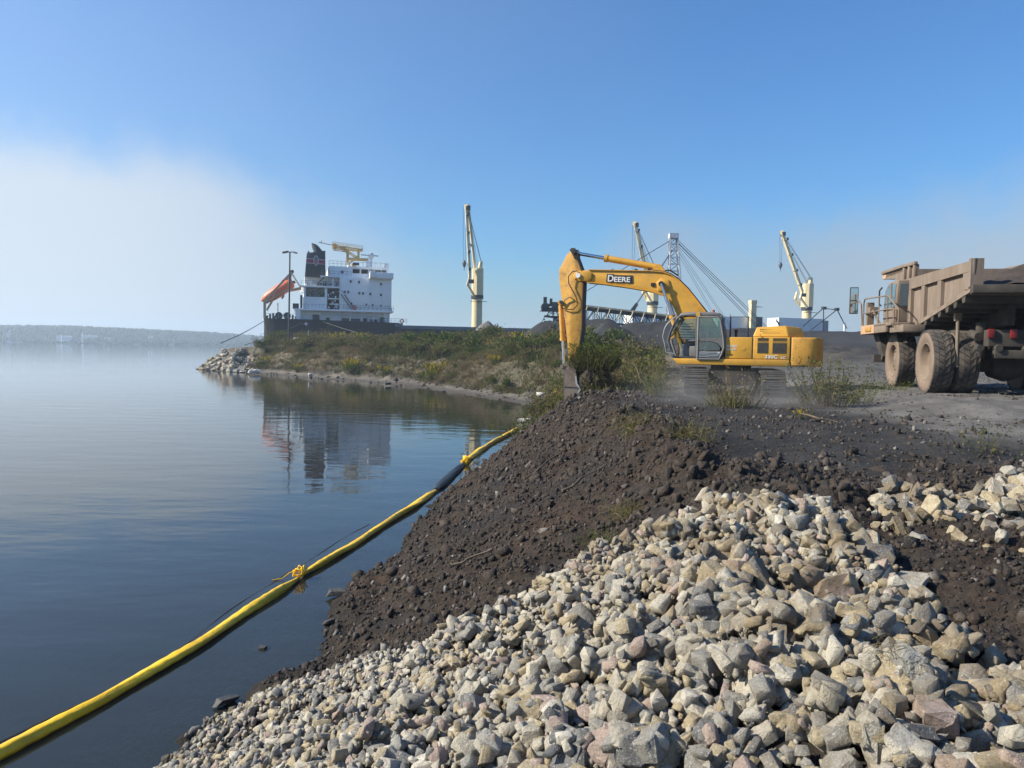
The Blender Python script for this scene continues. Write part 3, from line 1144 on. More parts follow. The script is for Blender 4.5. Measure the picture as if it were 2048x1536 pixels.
for q, (nm, lb, loc, s, kd, sq) in enumerate(BLD):
    me = rock_mesh('boulder', 901 + q * 3, 2, 1.0)
    me.materials.append(m_bd if kd == 'dark' else m_bpale)
    o = meshobj('boulder', me)
    o.location = loc
    o.rotation_euler = (0, 0, 0 if 'long' in lb or 'slab' in lb else q)
    o.scale = (s, s * .8, s * sq * .8)
    tag(o, lb, 'boulder')
# riprap on the point
tp = thing('riprap', 'pale riprap stones armouring the tip of the overgrown bank', 'riprap', (-47, 125, 1))
nr = 0
while nr < 300:
    x0_, y0_ = rng.uniform(-55, -40), rng.uniform(116, 134)
    z0_, dd, _, _ = terrain(np.array([x0_]), np.array([y0_]))
    if not (-.5 < dd[0] < 6.0) or x0_ > -41.5 - rng.random() * 2 or z0_[0] > 3.4:
        continue
    o = meshobj('stone', ROCKS2[nr % len(ROCKS2)], tp)
    s = float(np.clip(rng.lognormal(math.log(.72), .38), .35, 1.8))
    o.location = (x0_ + 47, y0_ - 125, float(z0_[0]) + .12 * s - 1)
    o.rotation_euler = (rng.normal(0, .5), rng.normal(0, .5), rng.uniform(0, 6))
    o.scale = (s, s, s)
    nr += 1
# stones strewn along the beach
nb_ = 260
t_ = rng.uniform(36, 117, nb_ * 3)
sx_ = np.interp(t_, [p[1] for p in SHORE[14:26]], [p[0] for p in SHORE[14:26]])
x_ = sx_ + rng.uniform(-.4, 3.4, len(t_))
h_, d_, _, _ = terrain(x_, t_)
ok = (d_ > -.3) & (d_ < 3)
x_, y_, h_ = x_[ok][:nb_], t_[ok][:nb_], h_[ok][:nb_]
s_ = np.clip(rng.lognormal(math.log(.17), .6, len(x_)), .07, .8)
joined('beach_stones', np.stack([x_, y_, h_ + s_ * .1], -1), s_, rand_rot(len(x_)), ROCKS0, MAT_CLOD, None, .5 + .5 * rng.random(len(x_)))['label'] = 'scattered stones along the sandy beach of the bay'

# ================================================================== containment boom
m_boom = mat('boom_fabric', (.90, .535, .006), rough=.40, var=.14, vs=1.2, bump=.02, bs=9, dirt=(.36, .19, .02), da=.28, ds=2.0)
m_boomb = mat('boom_fabric_black', (.020, .022, .026), rough=.5, var=.3, vs=2, bump=.02, bs=8)
m_rope = mat('pale_rope', (.55, .50, .30), rough=.8)
m_skirt = mat('boom_skirt', (.06, .028, .010), rough=.6, var=.3)
BC = [(-5.95, 7.3), (-5.57, 8.27), (-5.37, 8.86), (-5.14, 9.52), (-4.92, 10.4), (-4.66, 11.46), (-4.42, 12.98), (-4.12, 14.63), (-4.07, 15.1), (-3.6, 17.22), (-3.11, 19.8), (-2.37, 24.09), (-2.32, 25.0), (-1.85, 29.35), (-1.75, 30.9), (-.99, 36.12), (.35, 43.39)]
bcx = [p[0] for p in BC]
bcy = [p[1] for p in BC]


def boom_section(name, y0, y1, m, parent, r0, pinch0, pinch1, label=None, seed=0):
    n = max(30, int((y1 - y0) * 22))
    k = 20
    ys = np.linspace(y0, y1, n)
    xs = np.interp(ys, bcy, bcx) + .05 * vnoise(ys * .5, ys * 0 + seed, 3)
    for _ in range(6):
        xs[1:-1] = (xs[:-2] + xs[1:-1] * 2 + xs[2:]) / 4
    tw = fbm(ys * .35, ys * 0, seed + 5, 2) * 2.2
    rad = r0 * (1 + .35 * fbm(ys * .42, ys * 0 + 2, seed, 3))
    q0 = (ys - y0) / .9
    q1 = (y1 - ys) / .9
    rad = rad * (pinch0 + (1 - pinch0) * sstep(0, 1, q0)) * (pinch1 + (1 - pinch1) * sstep(0, 1, q1))
    dx, dy = np.gradient(xs), np.gradient(ys)
    L = np.hypot(dx, dy)
    nx_, ny_ = dy / L, -dx / L
    rings = []
    for i in range(n):
        ring = []
        for j in range(k):
            g = 2 * math.pi * j / k
            fold = 1 + .13 * math.sin(2 * g + tw[i] * 1.6 + ys[i] * .3) + .05 * math.sin(3 * g + tw[i] * 3 + ys[i] * 1.1) + .05 * math.sin(5 * g + ys[i] * 3.1 + seed) + .05 * math.sin(ys[i] * 21 + 2 * g) * math.sin(ys[i] * 1.3)
            a, b = math.cos(g) * rad[i] * fold * 1.12, math.sin(g) * rad[i] * fold * .86
            ring.append((xs[i] + nx_[i] * a, ys[i] + ny_[i] * a, .055 + b + .02 * vnoise(np.array([ys[i] * .8]), np.array([seed * 3.0]), 8)[0]))
        rings.append(ring)
    o = MB().loft(rings).build(name, m, parent, smooth=70)
    if label:
        o['label'] = label
    return o


bm_t = thing('containment_boom', 'long floating containment boom of yellow sleeves with one black section', 'boom')
boom_section('float_section', 7.3, 14.85, m_boom, bm_t, .074, .8, .35, 'nearest yellow section running out of the lower left corner', 1)
boom_section('float_section', 14.95, 24.15, m_boom, bm_t, .084, .55, .45, 'middle yellow section between the knotted joint and the black one', 7)
boom_section('float_section', 24.3, 29.75, m_boomb, bm_t, .12, .6, .5, 'black section', 12)
boom_section('float_section', 29.9, 43.4, m_boom, bm_t, .115, .9, .8, 'far yellow section ending at the shore', 4)
sk = MB()
for y0, y1 in ((7.3, 14.8), (15, 24.1), (24.3, 43.3)):
    ys = np.linspace(y0, y1, 40)
    xs = np.interp(ys, bcy, bcx)
    sk.loft([[(x + .03, y, .03), (x + .05, y, .03), (x + .02, y, -.4), (x, y, -.4)] for x, y in zip(xs, ys)])
sk.build('skirt', m_skirt, bm_t)
kn = MB()
for q in range(9):
    g = q * .9
    kn.tube([(-4.10 + .08 * math.cos(g), 14.9 + .10 * math.sin(g * 1.7) - .05, .13 + .08 * math.sin(g)), (-4.10 + .12 * math.cos(g + 1), 14.9 + .13 * math.sin(g * 1.4 + 1), .16 + .09 * math.sin(g + 1.2)), (-4.1 + .10 * math.cos(g + 2), 14.9 + .1 * math.sin(g + 2.3), .10)], .018, 6)
kn.tube([(-4.12, 14.95, .16), (-4.3, 14.9, .12), (-4.42, 14.8, .03), (-4.6, 14.75, .015)], .010, 6)
kn.build('knot', m_boom, bm_t, smooth=60)
kn2 = MB()
for q in range(6):
    g = q
    kn2.tube([(-1.78 + .18 * math.cos(g), 30.0 + .15 * math.sin(g), .1), (-1.72 + .15 * math.cos(g + 2), 30.3 + .2 * math.sin(g + 1), .26), (-1.8 + .1 * math.cos(g + 3), 30.5, .1)], .045, 6)
kn2.build('knot', m_boom, bm_t, smooth=60)
rp = MB()
ys = np.linspace(8, 19.6, 60)
xs = np.interp(ys, bcy, bcx) - .26 - .22 * sstep(10, 17, ys) + .05 * np.sin(ys * 1.3)
rp.tube([(x, y, .004 + .006 * math.sin(y * 3)) for x, y in zip(xs, ys)], .006, 5)
tag(rp.build('tow_line', mat('dark_rope', (.05, .05, .05), rough=.7)), 'thin dark line floating on the water alongside the boom', 'rope')
# ================================================================== cargo ship (x forward from the stern, y to port, z above the water)
m_hull = mat('hull_navy', (.009, .013, .018), rough=.5, var=.25, vs=.4, dirt=(.10, .07, .05), da=.30, ds=.55, stretch=(1, 1, .10))
m_deckgrey = mat('deck_grey', (.20, .22, .23), rough=.7)
m_shipwhite = mat('ship_white', (.86, .87, .87), rough=.45, var=.04, vs=.5, dirt=(.50, .43, .34), da=.20, ds=.9, stretch=(1, 1, .12))
m_hatch = mat('hatch_white', (.80, .81, .80), rough=.5, var=.05, vs=.6)
m_funnel = mat('funnel_black', (.022, .026, .030), rough=.5, var=.2)
m_red = mat('band_red', (.28, .025, .05), rough=.5)
m_pinkw = mat('emblem_white', (.75, .70, .72), rough=.5)
m_cream = mat('crane_cream', (.72, .60, .36), rough=.5, var=.07, vs=.8, dirt=(.34, .20, .10), da=.10, ds=.9)
m_creamy = mat('mast_yellow', (.62, .42, .13), rough=.5, var=.25, vs=.8)
m_dark = mat('dark_metal', (.030, .033, .038), rough=.5, var=.3)
m_rail = mat('rail_grey', (.30, .33, .36), rough=.5)
m_orange = mat('lifeboat_orange', (.72, .19, .085), rough=.45, var=.12, vs=1)
m_tan = mat('davit_tan', (.50, .36, .22), rough=.55, var=.15)
m_win = mat('ship_window', (.012, .016, .020), rough=.12, var=.1, spec=.6)
m_cable = mat('steel_cable', (.05, .055, .065), rough=.5)
m_ropew = mat('mooring_rope', (.10, .11, .12), rough=.7)
m_mach = mat('deck_machinery', (.07, .075, .08), rough=.5, var=.6, vs=2)

SY = 15.573
ship = thing('cargo_ship', 'black bulk carrier with white bridge, dark funnel and cream deck cranes moored behind the bank', 'cargo ship', (-54.6088, 167.3395, 0), SY)


def swb(b):     # bridge wall shorthand
    return b


hb = MB()
rings = []
for x_, wd, ww, zt in [(1.0, 12.6, 9.0, 9.75), (3, 13.6, 12, 9.72), (8, 14, 13.6, 9.68), (28, 14, 14, 9.45), (28.8, 14, 14, 8.55), (160, 14, 14, 8.6), (168, 12.4, 11, 9.6), (172, 10.5, 8, 11.6), (182, 5.5, 3.2, 12.4), (188, .4, .2, 13)]:
    rings.append([(x_, -wd, zt), (x_, -ww, -1.5), (x_, ww, -1.5), (x_, wd, zt)])
hb.loft(rings)
hb.build('hull', m_hull, ship)
MB().box(28.4, 164, -14.06, -13.7, 8.25, 8.95).box(27.2, 28.8, -14.08, -13.9, 8.6, 9.35).build('bulwark', mat('bulwark_blue', (.10, .14, .18), rough=.5, var=.15), ship)
eb = MB()
for a in range(4):
    g = a * math.pi / 2
    eb.add([(9.2 + .55 * math.cos(g), -14.11, 8.75 + .55 * math.sin(g)), (9.2 + .16 * math.cos(g + .78), -14.11, 8.75 + .16 * math.sin(g + .78)), (9.2, -14.11, 8.75), (9.2 + .16 * math.cos(g - .78), -14.11, 8.75 + .16 * math.sin(g - .78))], [(0, 1, 2, 3)])
eb.build('hull_mark', m_pinkw, ship)
# main-deck house and the boat deck over it
MB().box(7.6, 26.3, -11.6, 11.6, 9.5, 11.6).build('main_deckhouse', m_shipwhite, ship)
dk = MB().box(6.9, 26.9, -13.4, 13.4, 11.55, 11.9)
for x_ in np.arange(15.6, 26.5, 2.4):
    dk.box(x_ - .09, x_ + .09, -13.2, -13.0, 9.5, 11.6)
dk.box(7.2, 8.1, -13.3, -12.2, 9.6, 11.6)
dk.build('boat_deck', m_shipwhite, ship)
mk = MB()
for x_, w_, z0, z1 in [(11.2, 1.35, 9.55, 10.75), (13.6, .7, 9.55, 10.2), (17.2, 1.6, 9.4, 10.2), (19.2, 1.9, 9.4, 10.15), (21.2, .8, 9.35, 10.3), (23, 1.5, 9.3, 10.1), (24.8, 1.0, 9.5, 10.6)]:
    mk.box(x_ - w_ / 2, x_ + w_ / 2, -11.9, -11.62, z0, z1)
mk.build('doorway', m_mach, ship)
gl_ = MB()
for z in (10.75, 11.15):
    gl_.bar((12.2, -13.5, z), (23.8, -13.5, z - .2), .05, .06)
for q in np.linspace(12.2, 23.8, 44):
    gl_.bar((q, -13.5, 10.72 - (q - 12.2) * .017), (q, -13.5, 11.18 - (q - 12.2) * .017), .05)
gl_.build('gangway', m_rail, ship)
# engine casing with its open gallery
cs = MB()
cs.box(8.75, 13.4, -12.6, 6, 11.9, 14.35)
cs.box(8.75, 9.15, -12.6, 6, 14.35, 16.3).box(12.9, 13.4, -12.6, 6, 14.35, 16.3).box(9.15, 12.9, -9.6, 6, 14.35, 16.3)
cs.box(8.0, 16.2, -13.0, 6, 16.3, 16.62)
cs.box(8.9, 15.9, -10.8, 6, 16.62, 18.55)
cs.box(8.6, 9.0, -13.1, -12.6, 11.9, 14.2)
cs.build('engine_casing', m_shipwhite, ship, bevel=.03, seg=1)
ca = MB()
for q in range(34):
    a_, c_ = random.uniform(9.2, 12.8), random.uniform(14.4, 15.4)
    s_ = random.uniform(.06, .3)
    ca.box(a_, a_ + s_, -11.8 + random.random(), -10.6, c_, c_ + random.uniform(.1, .5))
for q in range(26):
    a_, c_ = random.uniform(9.2, 15.4), random.uniform(16.7, 17.6)
    s_ = random.uniform(.05, .28)
    ca.box(a_, a_ + s_, -11.6, -11.0, c_, c_ + random.uniform(.08, .45))
ca.bar((10.5, -12.3, 15.0), (12.2, -12.3, 16.2), .16).bar((11.4, -13, 17.0), (12.9, -13, 18.6), .2)
ca.build('vent_pipe', m_mach, ship)
# machinery well between the casing and the accommodation
MB().box(13.4, 15.9, -9.8, 6, 11.9, 16.3).build('inner_wall', m_mach, ship)
wl = MB()
wl.box(13.5, 16.3, -13, -10, 14.0, 14.2).box(14.3, 14.7, -12.8, -12.4, 16.6, 18.2).box(13.9, 15.8, -12.6, -11, 12.9, 13.1)
for q in range(22):
    a_, c_ = random.uniform(13.5, 15.6), random.uniform(11.9, 15.6)
    s_ = random.uniform(.08, .4)
    wl.box(a_, a_ + s_, -12.2, -11.2, c_, c_ + random.uniform(.1, .5))
wl.build('platform', m_shipwhite, ship)
st_ = MB()
for dx in (0, .75):
    st_.bar((16.1 + dx, -13.25, 15.1 - dx * .15), (18.3 + dx * .8, -13.25, 12.0), .12, .16)
st_.bar((16.1, -13.3, 16.0), (18.6, -13.3, 12.6), .06)
st_.build('stairs', m_dark, ship)
# accommodation block, wheelhouse and bridge wing
MB().box(15.9, 26.5, -13, 13, 11.9, 18.6).build('accommodation', m_shipwhite, ship, bevel=.06)
wn_ = [(18.1, 17.75), (19.8, 17.7), (24.3, 17.45), (16.9, 15.55), (17.6, 15.55), (19.85, 15.4), (20.6, 15.38), (22.1, 15.3), (24.3, 15.2), (21.3, 13.05), (18.3, 13.2), (22.6, 13.0), (24.3, 12.95)]
for x_, z_ in wn_:
    sm_ = .8 if z_ < 14 else 1
    f_ = MB().box(x_ - .27 * sm_, x_ + .27 * sm_, -13.06, -12.98, z_ - .34 * sm_, z_ + .34 * sm_).build('window', m_shipwhite, ship)
    MB().box(x_ - .2 * sm_, x_ + .2 * sm_, -13.075, -13.0, z_ - .26 * sm_, z_ + .26 * sm_).build('pane', m_win, f_)
# wheelhouse leans out over its windows
wh = MB()
wh.loft([[(17.7, -11, 18.6), (26.2, -11, 18.6), (26.2, 11, 18.6), (17.7, 11, 18.6)], [(17.7, -11, 19.7), (25.6, -11, 19.7), (25.6, 11, 19.7), (17.7, 11, 19.7)], [(17.7, -11.35, 21.05), (26.2, -11.35, 21.05), (26.2, 11.4, 21.05), (17.7, 11.4, 21.05)]])
wh.build('wheelhouse', m_shipwhite, ship)
MB().box(13.8, 17.7, -10.9, 9, 18.65, 20.95).build('chart_room', m_shipwhite, ship)
for a_, b_ in [(18.6, 20.0), (20.35, 21.75), (22.0, 22.85), (23.05, 24.4), (24.6, 25.5)]:
    bb = MB()
    bb.add([(a_, -11.08, 19.65), (b_, -11.08, 19.65), (b_ + .05, -11.30, 20.5), (a_ + .05, -11.30, 20.5), (a_, -10.9, 19.65), (b_, -10.9, 19.65), (b_, -11.05, 20.5), (a_, -11.05, 20.5)], [(0, 1, 2, 3), (4, 7, 6, 5), (0, 4, 5, 1), (1, 5, 6, 2), (2, 6, 7, 3), (3, 7, 4, 0)])
    bb.build('bridge_window', m_win, ship)
wg = MB().prism([(21.9, 18.5), (26.7, 18.5), (26.75, 19.75), (21.9, 19.75)], -14.3, -11)
wg.build('bridge_wing', m_shipwhite, ship, bevel=.08)
MB().box(21.85, 23.0, -14.9, -14.2, 18.6, 19.95).build('wing_locker', m_hatch, ship, bevel=.04)
MB().box(12.2, 15.9, -12.9, -10, 18.5, 18.75).box(12.0, 13.2, -13.2, -12.4, 18.4, 18.75).build('wing_deck', m_shipwhite, ship)
# railings
rl = MB()


def rail(x0, x1, y, z0, n, h=1.0, lines=(.5, 1.0)):
    for f in lines:
        rl.bar((x0, y, z0 + h * f), (x1, y, z0 + h * f), .055)
    for q in np.linspace(x0, x1, n):
        rl.bar((q, y, z0), (q, y, z0 + h), .06)


rail(15.8, 26.9, -13.3, 11.9, 14)
rail(8.2, 15.8, -12.9, 16.6, 11)
rail(13.8, 18.0, -10.8, 20.95, 6, 1.1)
rail(18, 26, -11.3, 21.05, 10, .9, (1.0,))
rail(1.2, 7.4, -13.0, 9.7, 8, 1.0)
rail(24.8, 29.6, -13.9, 9.3, 7, 1.0)
rail(12.2, 18.2, -12.8, 18.75, 8, 1.0)
rail(8.2, 13.3, -13.25, 11.9, 8, .9, (1.0,))
rl.build('railing', m_rail, ship)
# funnel with its band and crest
fn = MB().loft([[(8.95, -12.3, 18.5), (13.05, -12.3, 18.5), (13.05, -4, 18.5), (8.95, -4, 18.5)], [(9.3, -12.0, 23.3), (13.0, -12.0, 23.95), (13.0, -4.3, 23.95), (9.3, -4.3, 23.3)]])
fn.build('funnel', m_funnel, ship, bevel=.12, seg=2)
fu = MB()
fu.tube([(11.7, -9.5, 23.3), (11.4, -9.5, 24.3), (10.9, -9.5, 25.0), (10.35, -9.5, 25.6)], [.95, .8, .62, .12], 10)
fu.tube([(12.3, -7.5, 23.4), (12.0, -7.5, 24.2), (11.4, -7.5, 24.7)], [.7, .6, .3], 10)
fu.tube([(9.9, -8, 23.2), (9.8, -8, 23.8), (9.6, -8, 24.1)], .18, 8)
fu.build('exhaust_pipe', m_funnel, ship, smooth=50)


def fy(z):
    return -12.3 + (z - 18.5) * .3 / 4.8 - .035


MB().add([(9.18, fy(21.3), 21.3), (13.0, fy(21.15), 21.15), (13.0, fy(21.95), 21.95), (9.24, fy(22.1), 22.1)], [(0, 1, 2, 3)]).build('funnel_band', m_red, ship)
bl = MB()
for a_, b_ in ((21.22, 21.3), (22.1, 22.2)):
    bl.add([(9.18, fy(a_) - .012, a_), (13.0, fy(a_) - .012, a_ - .15), (13.0, fy(b_) - .012, b_ - .15), (9.2, fy(b_) - .012, b_)], [(0, 1, 2, 3)])
bl.build('band_edge', m_pinkw, ship)
# the shield: white outline, dark upper field, red lower field, letters in it
cx_ = 11.15


def flat(poly, dy, name, m):
    MB().add([(cx_ + p[0], fy(21.6 + p[1]) - dy, 21.6 + p[1]) for p in poly], [tuple(range(len(poly)))]).build(name, m, ship)


sh_o = [(-.48, -.35), (0, -.95), (.48, -.35), (.46, .55), (.56, .7), (.34, .78), (.34, 1.0), (.2, 1.2), (-.2, 1.2), (-.34, 1.0), (-.34, .78), (-.56, .7), (-.46, .55)]
flat(sh_o, .03, 'crest_outline', m_pinkw)
flat([(p[0] * .74, p[1] * .86 + .01) for p in sh_o], .045, 'crest_field', m_red)
flat([(-.26, .34), (.26, .34), (.25, .98), (-.25, .98)], .06, 'crest_top', m_funnel)
lt = MB()
for (a_, b_, c_, d_) in [(-.14, .5, -.14, .86), (.14, .5, .14, .86), (-.14, .5, .14, .86), (-.26, .2, .26, .2), (-.22, -.02, -.22, .2), (-.05, -.02, -.05, .2), (.05, -.02, .22, .2), (-.12, -.5, -.12, -.2), (.12, -.5, .12, -.2), (-.12, -.2, .12, -.2)]:
    lt.bar((cx_ + a_, fy(21.6 + b_) - .08, 21.6 + b_), (cx_ + c_, fy(21.6 + d_) - .08, 21.6 + d_), .07, .03)
lt.build('crest_letters', m_pinkw, ship)
# radar mast
rm = MB()
rm.tube([(18.4, -9, 18.7), (17.9, -9, 21.2), (17.7, -9, 22)], [.28, .28, .26], 8)
rm.build('mast_foot', m_shipwhite, ship, smooth=40)
ry = MB()
for yy in (-9, -6.5):
    ry.bar((17.7, yy, 21.6), (17.75, yy, 24.6), .42)
    ry.bar((17.8, yy, 21.6), (20.0, yy, 23.8), .2).bar((17.8, yy, 24.4), (20.2, yy, 22.9), .2).bar((18, yy, 22.9), (22.0, yy, 22.9), .36)
    ry.bar((20.0, yy, 22.8), (20.0, yy, 24.9), .3).bar((17.7, yy, 24.3), (16.2, yy, 25.2), .2)
    ry.bar((14.6, yy, 25.5), (20.8, yy, 24.9), .22).bar((14.7, yy, 24.8), (17.7, yy, 24.5), .16)
    for q in np.linspace(14.6, 20.8, 12):
        ry.bar((q, yy, 25.5 - (q - 14.6) * .09), (q, yy, 26.3 - (q - 14.6) * .09), .06)
    ry.bar((14.6, yy, 26.2), (20.8, yy, 25.7), .07)
ry.box(14.5, 17.2, -9, -6.5, 25.05, 25.15).box(17, 20.9, -9, -6.5, 24.7, 24.8).box(14.6, 15.5, -8.6, -7, 25.1, 25.9)
for q in range(24):
    a_, c_ = random.uniform(14.6, 20.8), random.uniform(24.5, 25.6)
    ry.bar((a_, -8.9, c_), (a_ + random.uniform(-.5, .5), -7, c_ + random.uniform(-.2, .7)), random.uniform(.05, .16))
ry.box(18.5, 19.5, -9.2, -7, 21.2, 21.8)
ry.build('radar_mast', m_creamy, ship)
MB().bar((14.6, -8, 25.6), (11.7, -8, 26.1), .12).bar((12.3, -8, 25.9), (12.3, -8, 26.5), .1).bar((20.5, -8, 23.9), (24.2, -8, 23.8), .16).box(18.6, 19.9, -11.5, -11.2, 21.3, 21.8).build('radar_arm', m_dark, ship)
sm2 = MB().box(21.6, 22.4, -9.6, -8.4, 21.05, 22.6)
sm2.cyl((22.6, -9, 21), (22.6, -9, 23.2), .22)
sm2.build('signal_mast', m_shipwhite, ship, smooth=40)
MB().lathe([(.02, .75), (.35, .68), (.55, .45), (.62, .1), (.58, -.3), (.3, -.7), (.02, -.7)], (22.55, -9, 23.6), 16, 'z').build('radome', m_hatch, ship, smooth=60)
an_ = MB()
for x_, h_ in ((24.2, 1.0), (25.0, .8), (25.5, .9), (20.6, .7), (23.5, .8)):
    an_.cyl((x_, -10.8, 21), (x_, -10.8, 21 + h_), .09, n=6)
an_.box(25.2, 25.9, -11, -10.2, 21, 21.9)
an_.build('antenna', m_hatch, ship)
MB().box(16.2, 16.75, -10.98, -10.88, 19.55, 20.1).build('fire_box', m_red, ship)
lr = MB()
for (x_, y_, z_, r_) in ((18.9, -13.45, 12.35, .38), (28.6, -14.15, 9.8, .36)):
    lr.tube([(x_ + r_ * math.cos(g), y_, z_ + r_ * math.sin(g)) for g in np.linspace(0, 2 * math.pi, 17)], .1, 6, False)
lr.build('life_ring', mat('ring_orange', (.65, .12, .08)), ship, smooth=60)
dm = MB()
for x_, w_, h_ in ((21.6, 1.0, .8), (24, 1.3, .7), (26.2, .9, .7)):
    dm.box(x_ - w_ / 2, x_ + w_ / 2, -12.9, -12.0, 11.9, 11.9 + h_)
dm.build('deck_locker', m_rail, ship)
wi = MB()
for x_ in (3.9, 5.5):
    wi.cyl((x_, -12.6, 10.35), (x_, -10, 10.35), .72, n=14)
for x_, h_ in ((2.2, .9), (2.8, 1.1), (3.1, .6), (6.6, .8), (7.2, .6), (1.6, .6)):
    wi.box(x_ - .2, x_ + .2, -12.8, -12, 9.7, 9.7 + h_)
wi.box(6.6, 7.8, -12.6, -10, 11.9, 12.9).box(8.05, 8.5, -12.8, -12, 12.0, 14.6)
wi.build('mooring_winch', m_dark, ship, smooth=40)
MB().cyl((3.7, -12.5, 9.7), (3.7, -12.5, 12.9), .1, n=8).build('post', m_tan, ship)
# lifeboat launching frame
dv = MB()
for yy in (-13.0, -8.9):
    dv.bar((1.1, yy, 13.1), (6.4, yy, 19.2), .3, .42).bar((1.1, yy, 9.7), (1.1, yy, 13.3), .34).bar((1.3, yy, 12.9), (4.8, yy, 15.3), .22, .3).bar((4.8, yy, 15.3), (8.2, yy, 16.1), .24, .3)
    dv.bar((3.6, yy, 16), (2.6, yy, 13.7), .2).bar((1.5, yy, 11.4), (2.8, yy, 13.8), .2).bar((4.4, yy, 13.9), (4.9, yy, 14.6), .3, .24)
    dv.bar((6.3, yy, 19.2), (8.1, yy, 16.3), .13).bar((6.2, yy, 19), (6.2, yy, 17), .2)
dv.bar((6.4, -12.6, 19.2), (6.4, -9, 19.2), .35).bar((1.2, -12.6, 13.2), (1.2, -9, 13.2), .4)
dv.build('davit', m_tan, ship)
MB().cyl((6.45, -12.8, 19.3), (6.45, -12.4, 19.3), .36).build('sheave', m_red, ship)
# free-fall lifeboat: hangs in the frame, a thing of its own
sw = ship.matrix_basis
a_ = R(SY)


def ship_w(x, y, z):
    return (-54.6088 + x * math.cos(a_) - y * math.sin(a_), 167.3395 + x * math.sin(a_) + y * math.cos(a_), z)


lbt = thing('lifeboat', 'orange free-fall lifeboat tilted in the frame at the stern of the ship', 'lifeboat', ship_w(3.75, -11.0, 15.5), SY)
lbt.rotation_euler = (0, R(-34), R(SY))
rings = []
for x_, hw, h0, h1 in [(-4.0, .15, -.1, .1), (-3.5, .8, -.8, .6), (-2.4, 1.3, -1.25, 1.0), (0, 1.5, -1.4, 1.15), (2.2, 1.45, -1.35, 1.15), (3.1, 1.2, -1.1, 1.0), (3.4, .7, -.6, .6)]:
    rings.append([(x_, hw * math.cos(g), (h1 if math.sin(g) > 0 else -h0) * math.sin(g)) for g in np.linspace(0, 2 * math.pi, 16, endpoint=False)])
MB().loft(rings).build('hull', m_orange, lbt, smooth=45)
MB().box(1.6, 2.9, -.75, .75, .6, 1.35).build('helm_cupola', m_orange, lbt, bevel=.1)
MB().box(-3.0, 3.1, -1.42, -1.2, -.12, .1).box(-3, 3.1, 1.2, 1.42, -.12, .1).build('fender_strip', m_tan, lbt)
MB().cyl((3.3, 0, -.2), (3.8, 0, -.2), .3).build('propeller_nozzle', m_dark, lbt)

